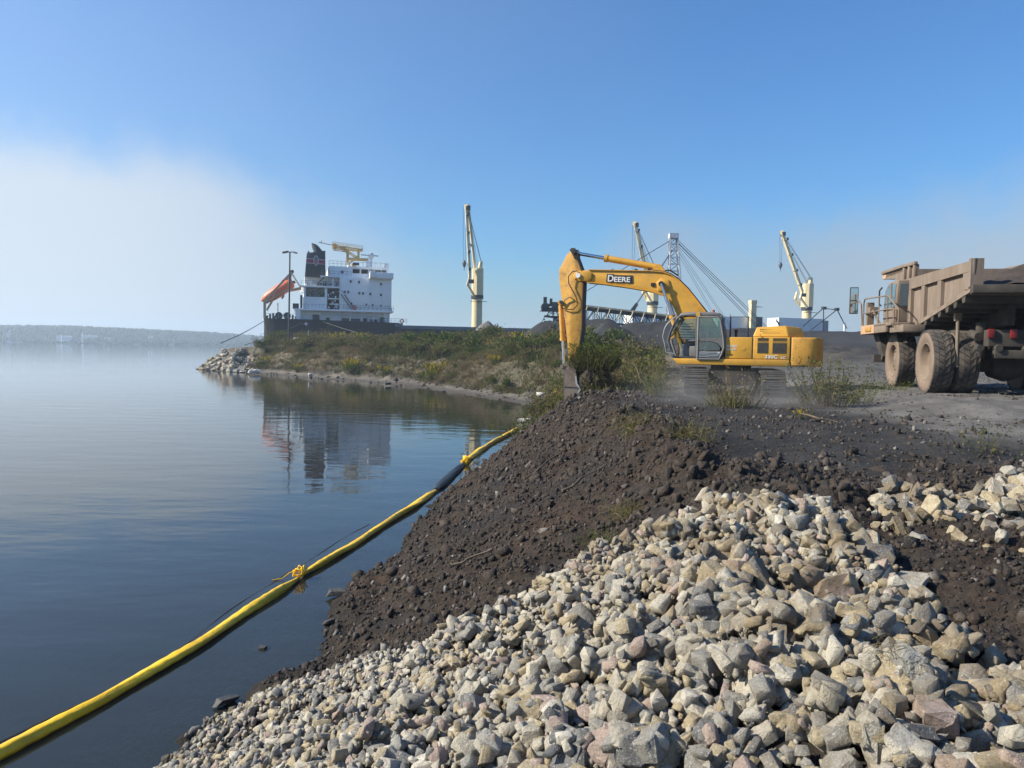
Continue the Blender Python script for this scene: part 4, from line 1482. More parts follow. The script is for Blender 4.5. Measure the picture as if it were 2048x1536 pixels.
# ---- deck cranes
for (cxx, (px_, pz_), (tx_, tz_), ext) in [(47.9, (45.7, 20.6), (44.85, 37.0), 0), (92.65, (90.4, 20.6), (87.05, 35.6), 0), (137.3, (134.5, 20.6), (128.5, 35.8), 1)]:
    c = thing('deck_crane', None, None, (cxx, 0, 0))
    c.parent = ship
    MB().cyl((0, 0, 8), (0, 0, 16.1), 1.25, 1.2, 20).build('pedestal', m_cream, c, smooth=40)
    rg = MB().cyl((0, 0, 15.9), (0, 0, 16.75), 1.45, 1.45, 20)
    rg.box(-1.9, 1.9, -1.9, -1.2, 15.2, 15.3)
    rg.build('slewing_ring', m_dark, c, smooth=40)
    hz_ = [(-1.25, -.7), (-.45, -1.35), (1.0, -1.2), (1.35, -.3), (1.25, 1.2), (-1.1, 1.2)]
    hs = MB().loft([[(p[0], p[1], 16.75) for p in hz_], [(p[0], p[1], 22.9) for p in hz_]])
    hs.loft([[(.1, -.8, 22.9), (1.0, -.8, 22.9), (1.0, .8, 22.9), (.1, .8, 22.9)], [(.5, -.6, 24.6), (1.0, -.6, 24.6), (1.0, .6, 24.6), (.5, .6, 24.6)]])
    hs.build('crane_house', m_cream, c)
    dx_, dxt = px_ - cxx, tx_ - cxx
    br = MB()
    for yy, ox in ((-1.7, 0), (1.7, .9)):
        br.bar((-1.2 + ox, yy, 16.6), (dx_ - .55 + ox, yy, 19.0), .5, .5).bar((dx_ - .55 + ox, yy, 18.8), (dx_ + ox, yy, pz_ + .2), .5, .5)
    br.build('boom_bracket', m_cream, c)
    # twin-leg jib that straddles the house
    jb = MB()
    jb.bar((dx_, -1.7, pz_), (dxt, -.7, tz_), .62, .62)
    jb.bar((dx_ + 2.2, 1.7, pz_ + .3), (dxt + .8, .7, tz_ - .2), .55, .55)
    k_ = .47
    jb.bar((dx_ + (dxt - dx_) * k_, -1.2, pz_ + (tz_ - pz_) * k_), (dx_ + 2.2 + (dxt + .8 - dx_ - 2.2) * k_, 1.2, pz_ + (tz_ - pz_) * k_), .35, .6)
    jb.bar((dxt - .1, -.7, tz_ - .1), (dxt + .9, .7, tz_ - .1), .9, 1.1)
    jb.build('jib', m_cream, c)
    fl = MB()
    for q in (.12, .36, .62, .88):
        fl.box(dx_ + (dxt - dx_) * q - .3, dx_ + (dxt - dx_) * q + .25, -2.3, -1.2 + q * .4, pz_ + (tz_ - pz_) * q - .3, pz_ + (tz_ - pz_) * q + .3)
    fl.box(dxt, dxt + .8, -1.2, -.6, tz_ - .9, tz_ + .1)
    fl.box(dx_ - .3, dx_ + .9, -2.1, -1.5, pz_ - 1.3, pz_ - .4)
    fl.build('floodlight', m_mach, c)
    wr = MB()
    for q in (0, .35):
        wr.bar((dxt + .3, -.4 + q, tz_), (.8, -.4 + q, 24.4), .07)
        wr.bar((dxt + .4 + q, .1, tz_ - .5), (-.2 + q, .1, 23), .06)
    hk = 13.2 if not ext else 8.6
    for q in (-.45, .35):
        wr.bar((dxt - .35 + q, -1.0, tz_ - .3), (dxt - .35 + q * .5, -1.0, tz_ - hk + .4), .06)
    wr.build('hoist_wire', m_cable, c)
    MB().lathe([(.02, .9), (.42, .5), (.5, 0), (.3, -.6), (.08, -.9), (.06, -1.6), (.02, -1.6)], (dxt - .35, -1.0, tz_ - hk), 10, 'z').build('hook_block', m_mach, c, smooth=60)
    if cxx > 50:
        w0, w1 = (83.7, 91.8) if cxx < 100 else (123.4, 136.2)
        MB().box(w0, w1, -8, -3, 8.5, 13.35).build('mast_house', m_hatch, ship)
        MB().box(w1, w1 + 2.2, -7.4, -3, 8.5, 13.0).build('mast_house_end', m_rail, ship)
MB().box(106.4, 116.6, -8, -3, 8.5, 13.2).build('mast_house', m_hatch, ship)
MB().box(116.6, 119, -7.6, -3, 8.5, 13.4).build('mast_house_end', m_mach, ship)
pt = MB().box(114.6, 116.0, -9.4, -8.2, 8.5, 16.9).box(114.5, 116.1, -9.5, -8.1, 16.5, 17.3).box(116, 117.8, -9.2, -8.6, 15.7, 15.85)
for q in np.linspace(9, 16, 16):
    pt.box(116.0, 116.5, -9.3, -9.2, q, q + .06)
pt.build('crutch_post', m_cream, ship)
gt = MB()
for a_x, b_x, za, zb in ((128.6, 134.4, 11.2, 16), (131, 138.3, 10.4, 15.6), (141.5, 138.3, 11, 15.8), (134.4, 138.3, 15.9, 15.6), (134.4, 139.5, 10, 10.2), (134.6, 134.4, 9, 16)):
    gt.bar((a_x, -10.5, za), (b_x, -10.5, zb), .18)
gt.box(134, 135, -10.9, -10.1, 15.6, 16.3).box(137.8, 138.8, -10.9, -10.1, 15.4, 16.1)
gt.build('gantry', m_dark, ship)
MB().cyl((142, -9, 8.5), (142, -9, 12.5), .25).build('vent_pipe', m_hatch, ship)

# mooring lines: hung between ship and shore, things of their own


def sag_rope(name, label, p0, p1, sag, r, m):
    p0, p1 = Vector(p0), Vector(p1)
    pts = [p0.lerp(p1, q) - Vector((0, 0, sag * 4 * q * (1 - q))) for q in np.linspace(0, 1, 14)]
    return tag(MB().tube(pts, r, 6).build(name, m, smooth=60), label, 'rope', 'mooring lines of the ship')


A_ = ship_w(1.1, -12.9, 9.2)
sag_rope('mooring_line', 'dark mooring line from the stern down to the tip of the bank', A_, (-47.3, 124.6, 4.55), .25, .075, m_ropew)
sag_rope('mooring_line', 'lower mooring line crossing the black hull towards the bank left of the pole', ship_w(8.5, -14.1, 9.0), (-44.5, 127.5, 4.3), .3, .05, m_ropew)
sag_rope('mooring_line', 'pale mooring line slanting down the black hull to the right of the white hull mark', ship_w(12.5, -14.15, 9.3), (-17.5, 140.0, 4.6), .4, .028, mat('mooring_rope_pale', (.22, .21, .18), rough=.8))

# lamp post on the bank
lp = thing('lamp_post', 'tall dark lamp post with two lamp heads on the bank before the lifeboat', 'lamp post', (-39.3, 135, 3.6))
lp.rotation_euler = (0, R(.6), 0)
MB().cyl((0, 0, 0), (0, 0, 17.0), .17, .12, 10).build('pole', m_dark, lp, smooth=40)
MB().bar((-.75, 0, 17.0), (.75, 0, 17.05), .12).build('crossarm', m_dark, lp)
for q in (-1, 1):
    hd = MB().loft([[(q * .25, -.25, 16.98), (q * .25, .25, 16.98), (q * .25, .25, 17.25), (q * .25, -.25, 17.25)], [(q * 1.25, -.32, 16.75), (q * 1.25, .32, 16.75), (q * 1.25, .28, 17.05), (q * 1.25, -.28, 17.05)]])
    hd.build('lamp_head', m_dark if q < 0 else m_rail, lp, bevel=.04)
sp_ = MB().cyl((0, 0, -1), (0, 0, 3.1), .09, .07, 8).build('post', m_rail)
sp_.location = (-34.9, 131.5, 3.9)
tag(sp_, 'short thin grey post in the shrubs before the black hull', 'post')
for q, (lc, sz, lb) in enumerate([((-38.0, 136.5, 5.45), (1.9, .4, .35), 'small white concrete barrier on the crest before the hull, near the lamp post'), ((-43.2, 137.5, 5.25), (1.0, .5, .35), 'white tarped bundle on the crest at the stern of the ship')]):
    o = MB().box(-sz[0] / 2, sz[0] / 2, -sz[1] / 2, sz[1] / 2, -.25, sz[2]).build('concrete_barrier' if q == 0 else 'bundle', m_hatch, None, bevel=.12)
    o.location = lc
    tag(o, lb, 'barrier' if q == 0 else 'bundle')

# ================================================================== stacker with cable-stayed conveyor boom
MY = 112
stk = thing('conveyor_stacker', 'cable stayed conveyor boom with a lattice mast over the coal piles', 'conveyor', (0, MY, 0))
m_steel = mat('galvanised_steel', (.58, .60, .62), rough=.5, var=.2)
m_steeld = mat('dark_steel', (.055, .06, .065), rough=.6, var=.4)
m_beltc = mat('conveyor_cream', (.50, .44, .30), rough=.6, var=.3, vs=1)
ms = MB()
for (sx_, sy_) in ((-1, -1), (1, -1), (1, 1), (-1, 1)):
    ms.bar((23.7 + sx_ * 1.35, sy_ * 1.35, 3.5), (22.95 + sx_ * .5, sy_ * .5, 21.0), .17)
for q in range(18):
    for sg in (-1, 1):
        f0, f1 = q / 18, (q + 1) / 18
        c0, c1 = 23.7 - .75 * f0, 23.7 - .75 * f1
        w0, w1 = 1.35 - .85 * f0, 1.35 - .85 * f1
        z0, z1 = 3.5 + 17.5 * f0, 3.5 + 17.5 * f1
        e = 1 if q % 2 else -1
        ms.bar((c0 - w0 * e, sg * w0, z0), (c1 + w1 * e, sg * w1, z1), .09)
        ms.bar((c0 + w0 * sg, -w0 * e, z0), (c1 + w1 * sg, w1 * e, z1), .09)
        ms.bar((c1 - w1, sg * w1, z1), (c1 + w1, sg * w1, z1), .09)
ms.box(22.3, 23.6, -.65, .65, 20.8, 21.5)
ms.build('lattice_mast', m_steel, stk)


def bp(x):     # underside of the boom truss at x
    return 8.9 + (10.03 - x) * .075


tr_ = MB()
for yy in (-1.1, 1.1):
    tr_.bar((4.5, yy, 9.3), (28, yy, 7.2), .2).bar((4.5, yy, 11.0), (28, yy, 8.7), .24)
    xs = np.linspace(4.8, 27.5, 24)
    for i_, (a_x, b_x) in enumerate(zip(xs[:-1], xs[1:])):
        ta, tb = 11.0 - (a_x - 4.5) * .098, 11.0 - (b_x - 4.5) * .098
        ba, bb_ = 9.3 - (a_x - 4.5) * .0894, 9.3 - (b_x - 4.5) * .0894
        tr_.bar((a_x, yy, ta if i_ % 2 else ba), (b_x, yy, bb_ if i_ % 2 else tb), .1)
        tr_.bar((b_x, yy, bb_), (b_x, yy, tb), .09)
tr_.build('boom_truss', m_steeld, stk)
cv = MB()
cv.loft([[(8.3, -1.5, 10.9), (8.3, 1.3, 10.9), (8.3, 1.3, 11.15), (8.3, -1.5, 11.15)], [(28, -1.5, 8.95), (28, 1.3, 8.95), (28, 1.3, 9.2), (28, -1.5, 9.2)]])
for x_ in np.linspace(9, 27, 12):
    z_ = 11.1 - (x_ - 8.3) * .099
    cv.bar((x_, -1.5, z_ - .1), (x_ - .5, -1.7, z_ - 1.5), .12)
cv.build('walkway', m_beltc, stk)
hd = MB()
hd.cyl((4.6, -1, 10.6), (4.6, 1, 10.6), .6).box(4.1, 8.3, -1.4, 1.3, 10.0, 10.5).box(5.6, 7.9, -1.3, 1.2, 10.5, 11.3).box(4.3, 4.8, -1.2, -.9, 10.6, 12.0).box(5.2, 5.6, -1.2, -.9, 10.8, 11.8)
hd.box(6.3, 7.6, -1, 1, 7.4, 8.8).box(5.9, 6.3, -.8, .8, 7.2, 8.2)
for q in range(40):
    x_, z_ = random.uniform(4, 8.4), random.uniform(8.2, 11.2)
    hd.box(x_, x_ + random.uniform(.1, .8), -1.45, -1.2, z_, z_ + random.uniform(.08, .25))
    hd.bar((x_, -1.4, z_), (x_ + random.uniform(-.8, .8), -1.4, z_ + random.uniform(-.8, .6)), .08)
hd.build('head_pulley', m_steeld, stk)
MB().cyl((9.0, 0, 3.5), (9.0, 0, 8.9), .45).build('support_leg', m_hatch, stk)
sy = MB()
for yy in (-.5, .5):
    sy.bar((22.8, yy, 20.7), (7.5, yy, 11.1), .08)
    sy.bar((22.9, yy, 19.2), (17.3, yy, 10.4), .07)
    sy.bar((23.2, yy, 20.8), (37.5, yy, 7.6), .06).bar((23.2, yy, 20.4), (36.2, yy, 7.6), .055)
    sy.bar((23.2, yy, 20.0), (32.0, yy, 7.6), .03).bar((23.2, yy, 19.6), (30.5, yy, 7.6), .03)
sy.bar((17.9, 0, 11.4), (16.7, 0, 9.8), .3).bar((17.9, -.8, 11.2), (17.2, -.8, 10), .2)
sy.build('stay_cable', m_cable, stk)

# ================================================================== coal piles
m_coal = mat('coal', (.024, .025, .027), rough=.9, var=.35, vs=.25, bump=.05, bs=2.2, dirt=(.052, .051, .051), da=.35, ds=.18)
m_ore = mat('ore_gravel', (.15, .14, .13), rough=.95, var=.2, vs=.6, bump=.04, bs=3)


def pile_mesh(name, label, c, rx, ry, h, m, seed, group=None, ridge=0, zb=None):
    n, k = 72, 26
    vs, fs = [], []
    base = ground_z(*c) - .15
    a = np.linspace(0, 2 * np.pi, n, endpoint=False)
    for j in range(k):
        q = j / (k - 1)
        rad = q * (1 + .13 * fbm(np.cos(a) * 1.6 + seed, np.sin(a) * 1.6, seed, 3))
        X, Y = np.cos(a) * rad, np.sin(a) * rad
        xe = np.sign(X) * np.maximum(np.abs(X) * (rx) - ridge, 0) / max(rx - ridge, .1) if ridge else X
        rr = np.minimum(np.hypot(xe, Y), 1.05)
        z = h * (1 - np.sqrt(rr * rr + .004)) + .0
        wx, wy = X * rx, Y * ry
        z = z + (fbm(wx / 3.5 + seed * 3, wy / 3.5, seed + 2, 4) * .55 + fbm(wx / .9, wy / .9 + seed, seed + 4, 3) * .12) * np.clip(h / 4, .3, 1) * (1 - q ** 6)
        z = z + terrain(c[0] + wx, c[1] + wy, False)[0] - base - .1
        z = np.where(q > .97, z - 2.0, z)
        vs += [(wx[i], wy[i], z[i]) for i in range(n)]
    for j in range(k - 1):
        for i in range(n):
            fs.append((j * n + i, j * n + (i + 1) % n, (j + 1) * n + (i + 1) % n, (j + 1) * n + i))
    o = MB().add(vs, fs).build(name, m, None, smooth=180)
    o.location = (*c, base)
    return tag(o, label, 'coal pile' if 'coal' in label else 'gravel pile', group)


g_ = 'coal piles across the yard'
pile_mesh('coal_pile', 'smooth cone of dark coal right of the excavator arm under the conveyor', (8.9, 74), 5.0, 6, 3.3, m_coal, 1, g_, zb=4.0)
pile_mesh('coal_pile', 'lumpy coal pile with a slumped face directly behind the excavator boom', (14.0, 76), 7.5, 6, 2.9, m_coal, 5, g_, 2.0, zb=4.0)
pile_mesh('coal_pile', 'broad low coal pile seen through and behind the excavator cab', (21.5, 82), 9, 7, 2.1, m_coal, 8, g_, 3, zb=4.0)
pile_mesh('coal_pile', 'long flat topped coal pile between the excavator and the truck', (37, 86), 15, 9, 1.7, m_coal, 11, g_, 8, zb=3.9)
pile_mesh('coal_pile', 'coal pile reaching behind the truck at the right edge', (53, 82), 16, 8, 2.9, m_coal, 14, g_, 9, zb=3.9)
pile_mesh('coal_pile', 'low dark coal ridge left of the excavator arm behind the shrubs', (7.5, 92), 8, 5, 3.0, m_coal, 17, g_, 4, zb=3.9)
pile_mesh('coal_pile', 'long low coal bank behind the tracks of the excavator', (27, 70), 14, 6, 1.9, m_coal, 20, g_, 7, zb=4.0)
pile_mesh('gravel_pile', 'small pointed cone of brown gravel on the bank under the first crane', (-3.7, 112), 3.8, 3.5, 3.6, m_ore, 23, None, zb=4.3)
# ================================================================== excavator (x to the boom, y to the cab side, z up)
YEL = (.66, .345, .040)
m_yel = mat('machine_yellow', YEL, rough=.42, var=.09, vs=1.5, dirt=(.23, .15, .085), da=.26, ds=1.6, up=.45, bump=.002, bs=40)
m_yeld = mat('machine_yellow_muddy', (.60, .31, .045), rough=.55, var=.12, vs=2, dirt=(.13, .085, .055), da=.34, ds=4.5, up=.5)
m_ydark = mat('frame_dark', (.035, .030, .027), rough=.7, var=.3, dirt=(.11, .08, .055), da=.5, ds=2)
m_cabgrey = mat('cab_grey', (.16, .155, .15), rough=.5, var=.12, dirt=(.22, .17, .12), da=.3, ds=2.2, up=.5)
m_blackr = mat('rubber_black', (.018, .018, .019), rough=.6, var=.2)
m_chrome = mat('chrome', (.62, .63, .65), rough=.18, metal=1.0, var=.05)
m_track = mat('track_steel', (.16, .15, .135), rough=.6, metal=.3, var=.3, vs=4, dirt=(.085, .068, .055), da=.55, ds=3)
m_buck = mat('bucket_steel', (.20, .165, .14), rough=.55, var=.25, vs=2, dirt=(.10, .07, .05), da=.5, ds=2, bump=.004, bs=14)
m_wtxt = mat('decal_white', (.78, .77, .74), rough=.5, var=.04)
m_btxt = mat('decal_black', (.030, .028, .027), rough=.5)
m_vent = mat('vent_mesh', (.045, .040, .036), rough=.8, var=.2, vs=8)
m_cabglass = glass_mat('cab_glass', (.62, .74, .70), .04, .16)
m_beacon = mat('beacon_red', (.30, .055, .035), rough=.3)

EX = (8.1, 28.5, 3.0)
EZ = 162.0
ex = thing('excavator', 'yellow crawler excavator digging at the top of the bank with its cab door open', 'excavator', EX, EZ)


def exw(x, y, z):
    a = R(EZ)
    return Vector((EX[0] + x * math.cos(a) - y * math.sin(a), EX[1] + x * math.sin(a) + y * math.cos(a), EX[2] + z))


# ---- undercarriage: crawler axis turned across the upper works
UA = R(-85.0)   # crawler direction in the machine's own axes


def ug(u, v, z):    # u along the crawlers (towards the camera = +), v sideways
    # crawlers run along world bearing; convert to machine axes
    return (u * math.cos(UA) - v * math.sin(UA), u * math.sin(UA) + v * math.cos(UA), z)


def ubox(mb, u0, u1, v0, v1, z0, z1):
    n = len(mb.v)
    mb.box(u0, u1, v0, v1, z0, z1)
    for i in range(n, len(mb.v)):
        mb.v[i] = ug(*mb.v[i])
    return mb


cb_ = MB()
ubox(cb_, -1.5, 1.5, -.75, .75, .42, .92)
for s in (-1, 1):
    ubox(cb_, .5, 1.2, s * .6 - .35 * (s < 0), s * .6 + .35 * (s > 0) + .0, .4, .8)
    ubox(cb_, -1.2, -.5, min(s * .6, s * .95), max(s * .6, s * .95), .4, .8)
cb_.cyl((0, 0, .9), (0, 0, 1.12), .72, .72, 24)
cb_.build('carbody', m_ydark, ex, smooth=40)
SHOE = MB().box(-.095, .095, -.40, .40, -.016, .016).box(-.075, -.055, -.40, .40, .016, .062).box(-.01, .01, -.40, .40, .016, .042).box(.055, .075, -.40, .40, .016, .050)
shoe_me = None
for s in (-1, 1):
    tk = MB()
    ubox(tk, -1.75, 1.75, s * 1.27 - .22, s * 1.27 + .22, .28, .66)
    for uu in (-2.0, 2.0):
        n = len(tk.v)
        tk.cyl((uu, s * 1.27 - .2, .47), (uu, s * 1.27 + .2, .47), .38, .38, 20)
        for i in range(n, len(tk.v)):
            tk.v[i] = ug(*tk.v[i])
    for uu in np.linspace(-1.5, 1.5, 8):
        n = len(tk.v)
        tk.cyl((uu, s * 1.27 - .24, .22), (uu, s * 1.27 + .24, .22), .14, .14, 12)
        for i in range(n, len(tk.v)):
            tk.v[i] = ug(*tk.v[i])
    track = tk.build('track', m_ydark, ex, smooth=40)
    # loop path of the shoes
    path = []
    L = 2.0
    r = .45
    peri = 4 * L + 2 * math.pi * r
    ns = int(peri / .206)
    for q in range(ns):
        t = q / ns * peri
        if t < 2 * L:
            u, z, a = -L + t, r, 0
        elif t < 2 * L + math.pi * r:
            g = (t - 2 * L) / r
            u, z, a = L + r * math.sin(g), r * math.cos(g), g
        elif t < 4 * L + math.pi * r:
            u, z, a = L - (t - 2 * L - math.pi * r), -r, math.pi
        else:
            g = (t - 4 * L - math.pi * r) / r
            u, z, a = -L - r * math.sin(g), -r * math.cos(g), math.pi + g
        if shoe_me is None:
            o = SHOE.build('track_shoe', m_track, track)
            shoe_me = o.data
        else:
            o = meshobj('track_shoe', shoe_me, track)
        p = ug(u, s * 1.27, z + .47)
        o.location = p
        o.rotation_mode = 'QUATERNION'
        o.rotation_quaternion = Matrix.Rotation(UA, 3, 'Z').to_quaternion() @ Matrix.Rotation(a, 3, 'Y').to_quaternion()

# ---- upper works
fr = MB().prism([(1.98, 1.34), (1.78, 1.12), (-1.98, 1.12), (-1.98, 1.36)], 1.02, 1.5)
fr.prism([(1.98, 1.34), (1.78, 1.12), (-1.98, 1.12), (-1.98, 1.36)], -1.5, -1.02)
fr.box(-1.98, 1.7, -1.02, 1.02, 1.14, 1.34)
fr.build('house_frame', m_yel, ex, bevel=.025)
mid = MB().box(-.76, .16, .55, 1.46, 1.36, 2.12)
mid.build('side_cabinet', m_yel, ex, bevel=.035, seg=3)
eng = MB().box(-2.0, -.775, -1.46, 1.47, 1.36, 2.14)
eng.build('engine_housing', m_yel, ex, bevel=.03, seg=3)
MB().box(-.76, 1.4, -1.46, -.55, 1.36, 2.05).build('tank_cabinet', m_yel, ex, bevel=.04)
# counterweight with the rounded tail
cwp = [(-2.01, 1.47), (-2.62, 1.47), (-2.86, 1.36), (-2.98, 1.12), (-3.12, .5), (-3.16, 0), (-3.12, -.5), (-2.98, -1.12), (-2.86, -1.36), (-2.62, -1.47), (-2.01, -1.47)]
MB().prism(cwp, 1.13, 2.14, 'z').build('counterweight', m_yeld, ex, bevel=.07, seg=3)
hd_ = MB().loft([[(-.76, 1.36, 2.145), (-1.93, 1.36, 2.145), (-2.48, .95, 2.145), (-2.48, -.6, 2.145), (-.76, -.6, 2.145)],
                 [(-.88, 1.22, 2.48), (-1.84, 1.22, 2.55), (-2.36, .85, 2.48), (-2.36, -.5, 2.48), (-.88, -.5, 2.48)]])
hood = hd_.build('engine_hood', m_yel, ex, bevel=.035, seg=3)
lv = MB()
for rz_, cols_ in ((2.40, 22), (2.335, 22), (2.27, 16)):
    for q in range(cols_):
        x_ = -1.0 - q * .037 - (.10 if cols_ < 20 else 0)
        yy = 1.36 - (rz_ - 2.145) * .40 + .004
        lv.box(x_ - .013, x_ + .013, yy - .03, yy + .002, rz_ - .018, rz_ + .018)
lv.build('louvre', m_vent, hood)
for x0, x1 in ((-.92, -1.28), (-1.42, -1.88)):
    v_ = MB().box(x1, x0, 1.45, 1.478, 1.57, 1.93).build('vent_grille', m_vent, ex)
    bz = MB()
    for q in range(12):
        x_ = x0 + (x1 - x0) * (q + .5) / 12
        bz.box(x_ - .009, x_ + .009, 1.46, 1.479, 2.01, 2.10)
    bz.build('vent_slot', m_vent, v_)
    di_ = MB()
    for r_ in range(3):
        for q in range(8):
            x_ = x0 + (x1 - x0) * (q + .5 * (r_ % 2) + .25) / 8
            z_ = 1.955 + r_ * .018
            di_.prism([(x_ - .014, z_), (x_, z_ - .010), (x_ + .014, z_), (x_, z_ + .010)], 1.46, 1.48)
    di_.build('vent_hole', m_vent, v_)
seam = MB().box(-.778, -.756, 1.44, 1.463, 1.36, 2.12).box(-2.012, -1.996, 1.44, 1.465, 1.36, 2.12)
seam.build('panel_gap', m_btxt, ex)
MB().box(-.52, -.40, 1.455, 1.47, 1.67, 1.75).box(-1.02, -.99, 1.46, 1.50, 2.16, 2.24).build('latch', m_yeld, ex)


def decal(txt, size, loc, m, parent, rot=(R(90), 0, R(180)), name='lettering', sx=1.0, ext=.003):
    me = text_mesh(txt, size, ext)
    me.materials.append(m)
    o = meshobj(name, me, parent)
    o.location = loc
    o.rotation_euler = rot
    o.scale = (sx, 1, 1)
    return o


# side lettering reads from the cab side: text runs towards -x
decal('330C', .155, (-1.17, 1.476, 1.395), m_wtxt, ex, sx=1.25)
decal('LC', .11, (-1.70, 1.476, 1.395), m_wtxt, ex, sx=1.2)
decal('330C', .155, (-1.18, 1.473, 1.385), m_btxt, ex, sx=1.25)
decal('ONTARIO', .105, (.135, 1.464, 1.765), m_wtxt, ex, sx=.8)
decal('DOCK LTD', .095, (.135, 1.464, 1.655), m_wtxt, ex, sx=.72)
decal('25-330', .085, (.125, 1.464, 1.47), m_btxt, ex, sx=.9)
# small fittings
MB().cyl((-.18, .9, 2.1), (-.18, .9, 2.36), .045).cyl((-.18, .9, 2.3), (-.18, .9, 2.4), .06).build('exhaust', m_blackr, ex)
MB().cyl((.05, .75, 2.1), (.05, .75, 2.95), .012, n=6).build('antenna', m_blackr, ex)
mrr = MB().prism([(-1.72, 2.62), (-1.56, 2.74), (-1.52, 2.9), (-1.66, 2.72)], -1.1, -1.06).bar((-1.7, -1.08, 2.5), (-1.62, -1.08, 2.7), .03)
mrr.build('mirror', m_blackr, ex)
hr_ = MB()
hr_.tube([(.1, -1.3, 2.05), (.1, -1.3, 2.95), (-.55, -1.3, 2.95), (-.55, -1.3, 2.05)], .02, 6)
hr_.build('handrail', m_blackr, ex, smooth=60)

# ---- cab: frame of bent posts round an open door hole and a folded-back door
Y1, Y0 = 1.48, .50
CABO = [(1.93, 1.36), (2.02, 1.6), (2.14, 1.95), (2.08, 2.25), (1.97, 2.5), (1.86, 2.75), (1.72, 2.88), (1.2, 2.93), (.52, 2.93), (.36, 2.86), (.27, 2.6), (.19, 2.2), (.17, 1.85), (.23, 1.6), (.34, 1.36)]
fr_ = MB()
for yy in (Y1 - .04, Y0 + .04):
    P_ = [(p[0], yy, p[1]) for p in CABO]
    fr_.tube(P_[:8], .048, 8)
    fr_.tube(P_[7:], .045, 8)
    fr_.bar((1.93, yy, 1.37), (.34, yy, 1.37), .08, .08)
    fr_.bar((1.17, yy, 1.38), (1.17, yy, 2.9), .075, .06)
for p in CABO[2:13]:
    pass
fr_.bar((1.97, Y1, 1.38), (1.97, Y0, 1.38), .08).bar((1.80, Y0, 2.83), (1.80, Y1, 2.83), .07).bar((.34, Y0, 2.86), (.34, Y1, 2.86), .08).bar((.2, Y0, 2.05), (.2, Y1, 2.05), .06)
fr_.build('cab_frame', m_cabgrey, ex, smooth=50)
rf = MB().loft([[(1.72, Y1, 2.86), (1.72, Y0, 2.86), (.36, Y0, 2.84), (.36, Y1, 2.84)], [(1.74, Y1, 2.95), (1.74, Y0, 2.95), (.34, Y0, 2.95), (.34, Y1, 2.95)], [(1.5, Y1 - .1, 3.0), (1.5, Y0 + .1, 3.0), (.6, Y0 + .1, 3.0), (.6, Y1 - .1, 3.0)]])
rf.build('cab_roof', m_cabgrey, ex, bevel=.02)
MB().box(1.05, 1.19, Y1 - .02, Y1 + .022, 2.84, 2.985).build('roof_strip', m_yel, ex)
MB().box(.30, 1.95, Y0, Y1, 1.33, 1.40).build('cab_floor', m_blackr, ex)
MB().box(.19, .30, Y0 + .03, Y1 - .06, 1.4, 2.05).box(.3, 1.9, Y0, Y0 + .03, 1.4, 1.98).build('cab_lining', m_ydark, ex)
# far-side and rear and front glass
gs = MB()
gs.box(.28, 1.15, Y0 + .02, Y0 + .03, 2.05, 2.85).box(1.2, 1.9, Y0 + .02, Y0 + .03, 2.05, 2.8)
gs.build('side_glass', m_cabglass, ex)
MB().add([(1.84, Y0 + .06, 2.76), (1.84, Y1 - .08, 2.76), (2.10, Y1 - .08, 2.0), (2.10, Y0 + .06, 2.0), (1.83, Y0 + .06, 2.76), (1.83, Y1 - .08, 2.76), (2.09, Y1 - .08, 2.0), (2.09, Y0 + .06, 2.0)], [(0, 1, 2, 3), (7, 6, 5, 4)]).build('windscreen', m_cabglass, ex)
MB().box(.225, .235, Y0 + .06, Y1 - .08, 2.1, 2.8).build('rear_glass', m_cabglass, ex)
# door swung back flat against the cab: frame, upper pane, lower pane, kick panel
yd = 1.50
DO = [(1.10, 1.32), (1.10, 2.82), (.42, 2.82), (.34, 2.7), (.27, 2.3), (.22, 2.0), (.20, 1.75), (.26, 1.55), (.36, 1.32)]
door = MB()
P_ = [(p[0], yd + .02, p[1]) for p in DO]
door.tube(P_ + [P_[0]], .036, 8, False)
door.bar((1.1, yd + .02, 2.04), (.23, yd + .02, 2.04), .03, .06)
# lower panel with the oval pane hole: top rim and kick plate
door.prism([(1.08, 1.36), (.36, 1.36), (.27, 1.56), (.25, 1.62), (1.08, 1.62)], yd + .005, yd + .03)
door.prism([(1.08, 1.95), (.62, 1.96), (.40, 1.88), (.29, 1.74), (.24, 1.70), (.23, 1.8), (.25, 2.02), (1.08, 2.02)], yd + .005, yd + .03)
dob = door.build('door', m_cabgrey, ex, smooth=50)
MB().box(.30, 1.07, yd + .012, yd + .02, 2.07, 2.79).build('upper_pane', m_cabglass, dob)
MB().prism([(1.06, 1.64), (1.06, 1.93), (.62, 1.94), (.42, 1.86), (.32, 1.72), (.36, 1.64)], yd + .01, yd + .016).build('lower_pane', m_cabglass, dob)
kp = MB()
for q in range(4):
    z_ = 1.41 + q * .05
    kp.tube([(1.05, yd + .04, z_), (.85, yd + .04, z_ + .01), (.7, yd + .04, z_ - .012), (.4 - q * .02, yd + .04, z_ - .005)], .011, 6)
kp.build('kick_rib', m_rail, dob, smooth=60)
MB().box(.33, .42, yd + .03, yd + .036, 1.52, 1.58).build('sticker', m_wtxt, dob)
hx = MB()
hx.tube([(1.92, 1.56, 1.5), (2.22, 1.56, 1.55), (2.26, 1.56, 1.85), (2.34, 1.56, 2.1), (2.28, 1.56, 2.4), (2.2, 1.56, 2.55), (1.98, 1.5, 2.78), (1.85, 1.45, 2.84)], .017, 6)
hx.build('grab_rail', m_rail, ex, smooth=60)
MB().cyl((.62, 1.0, 2.98), (.62, 1.0, 3.1), .05, .042, 12).build('beacon', m_beacon, ex, smooth=40)
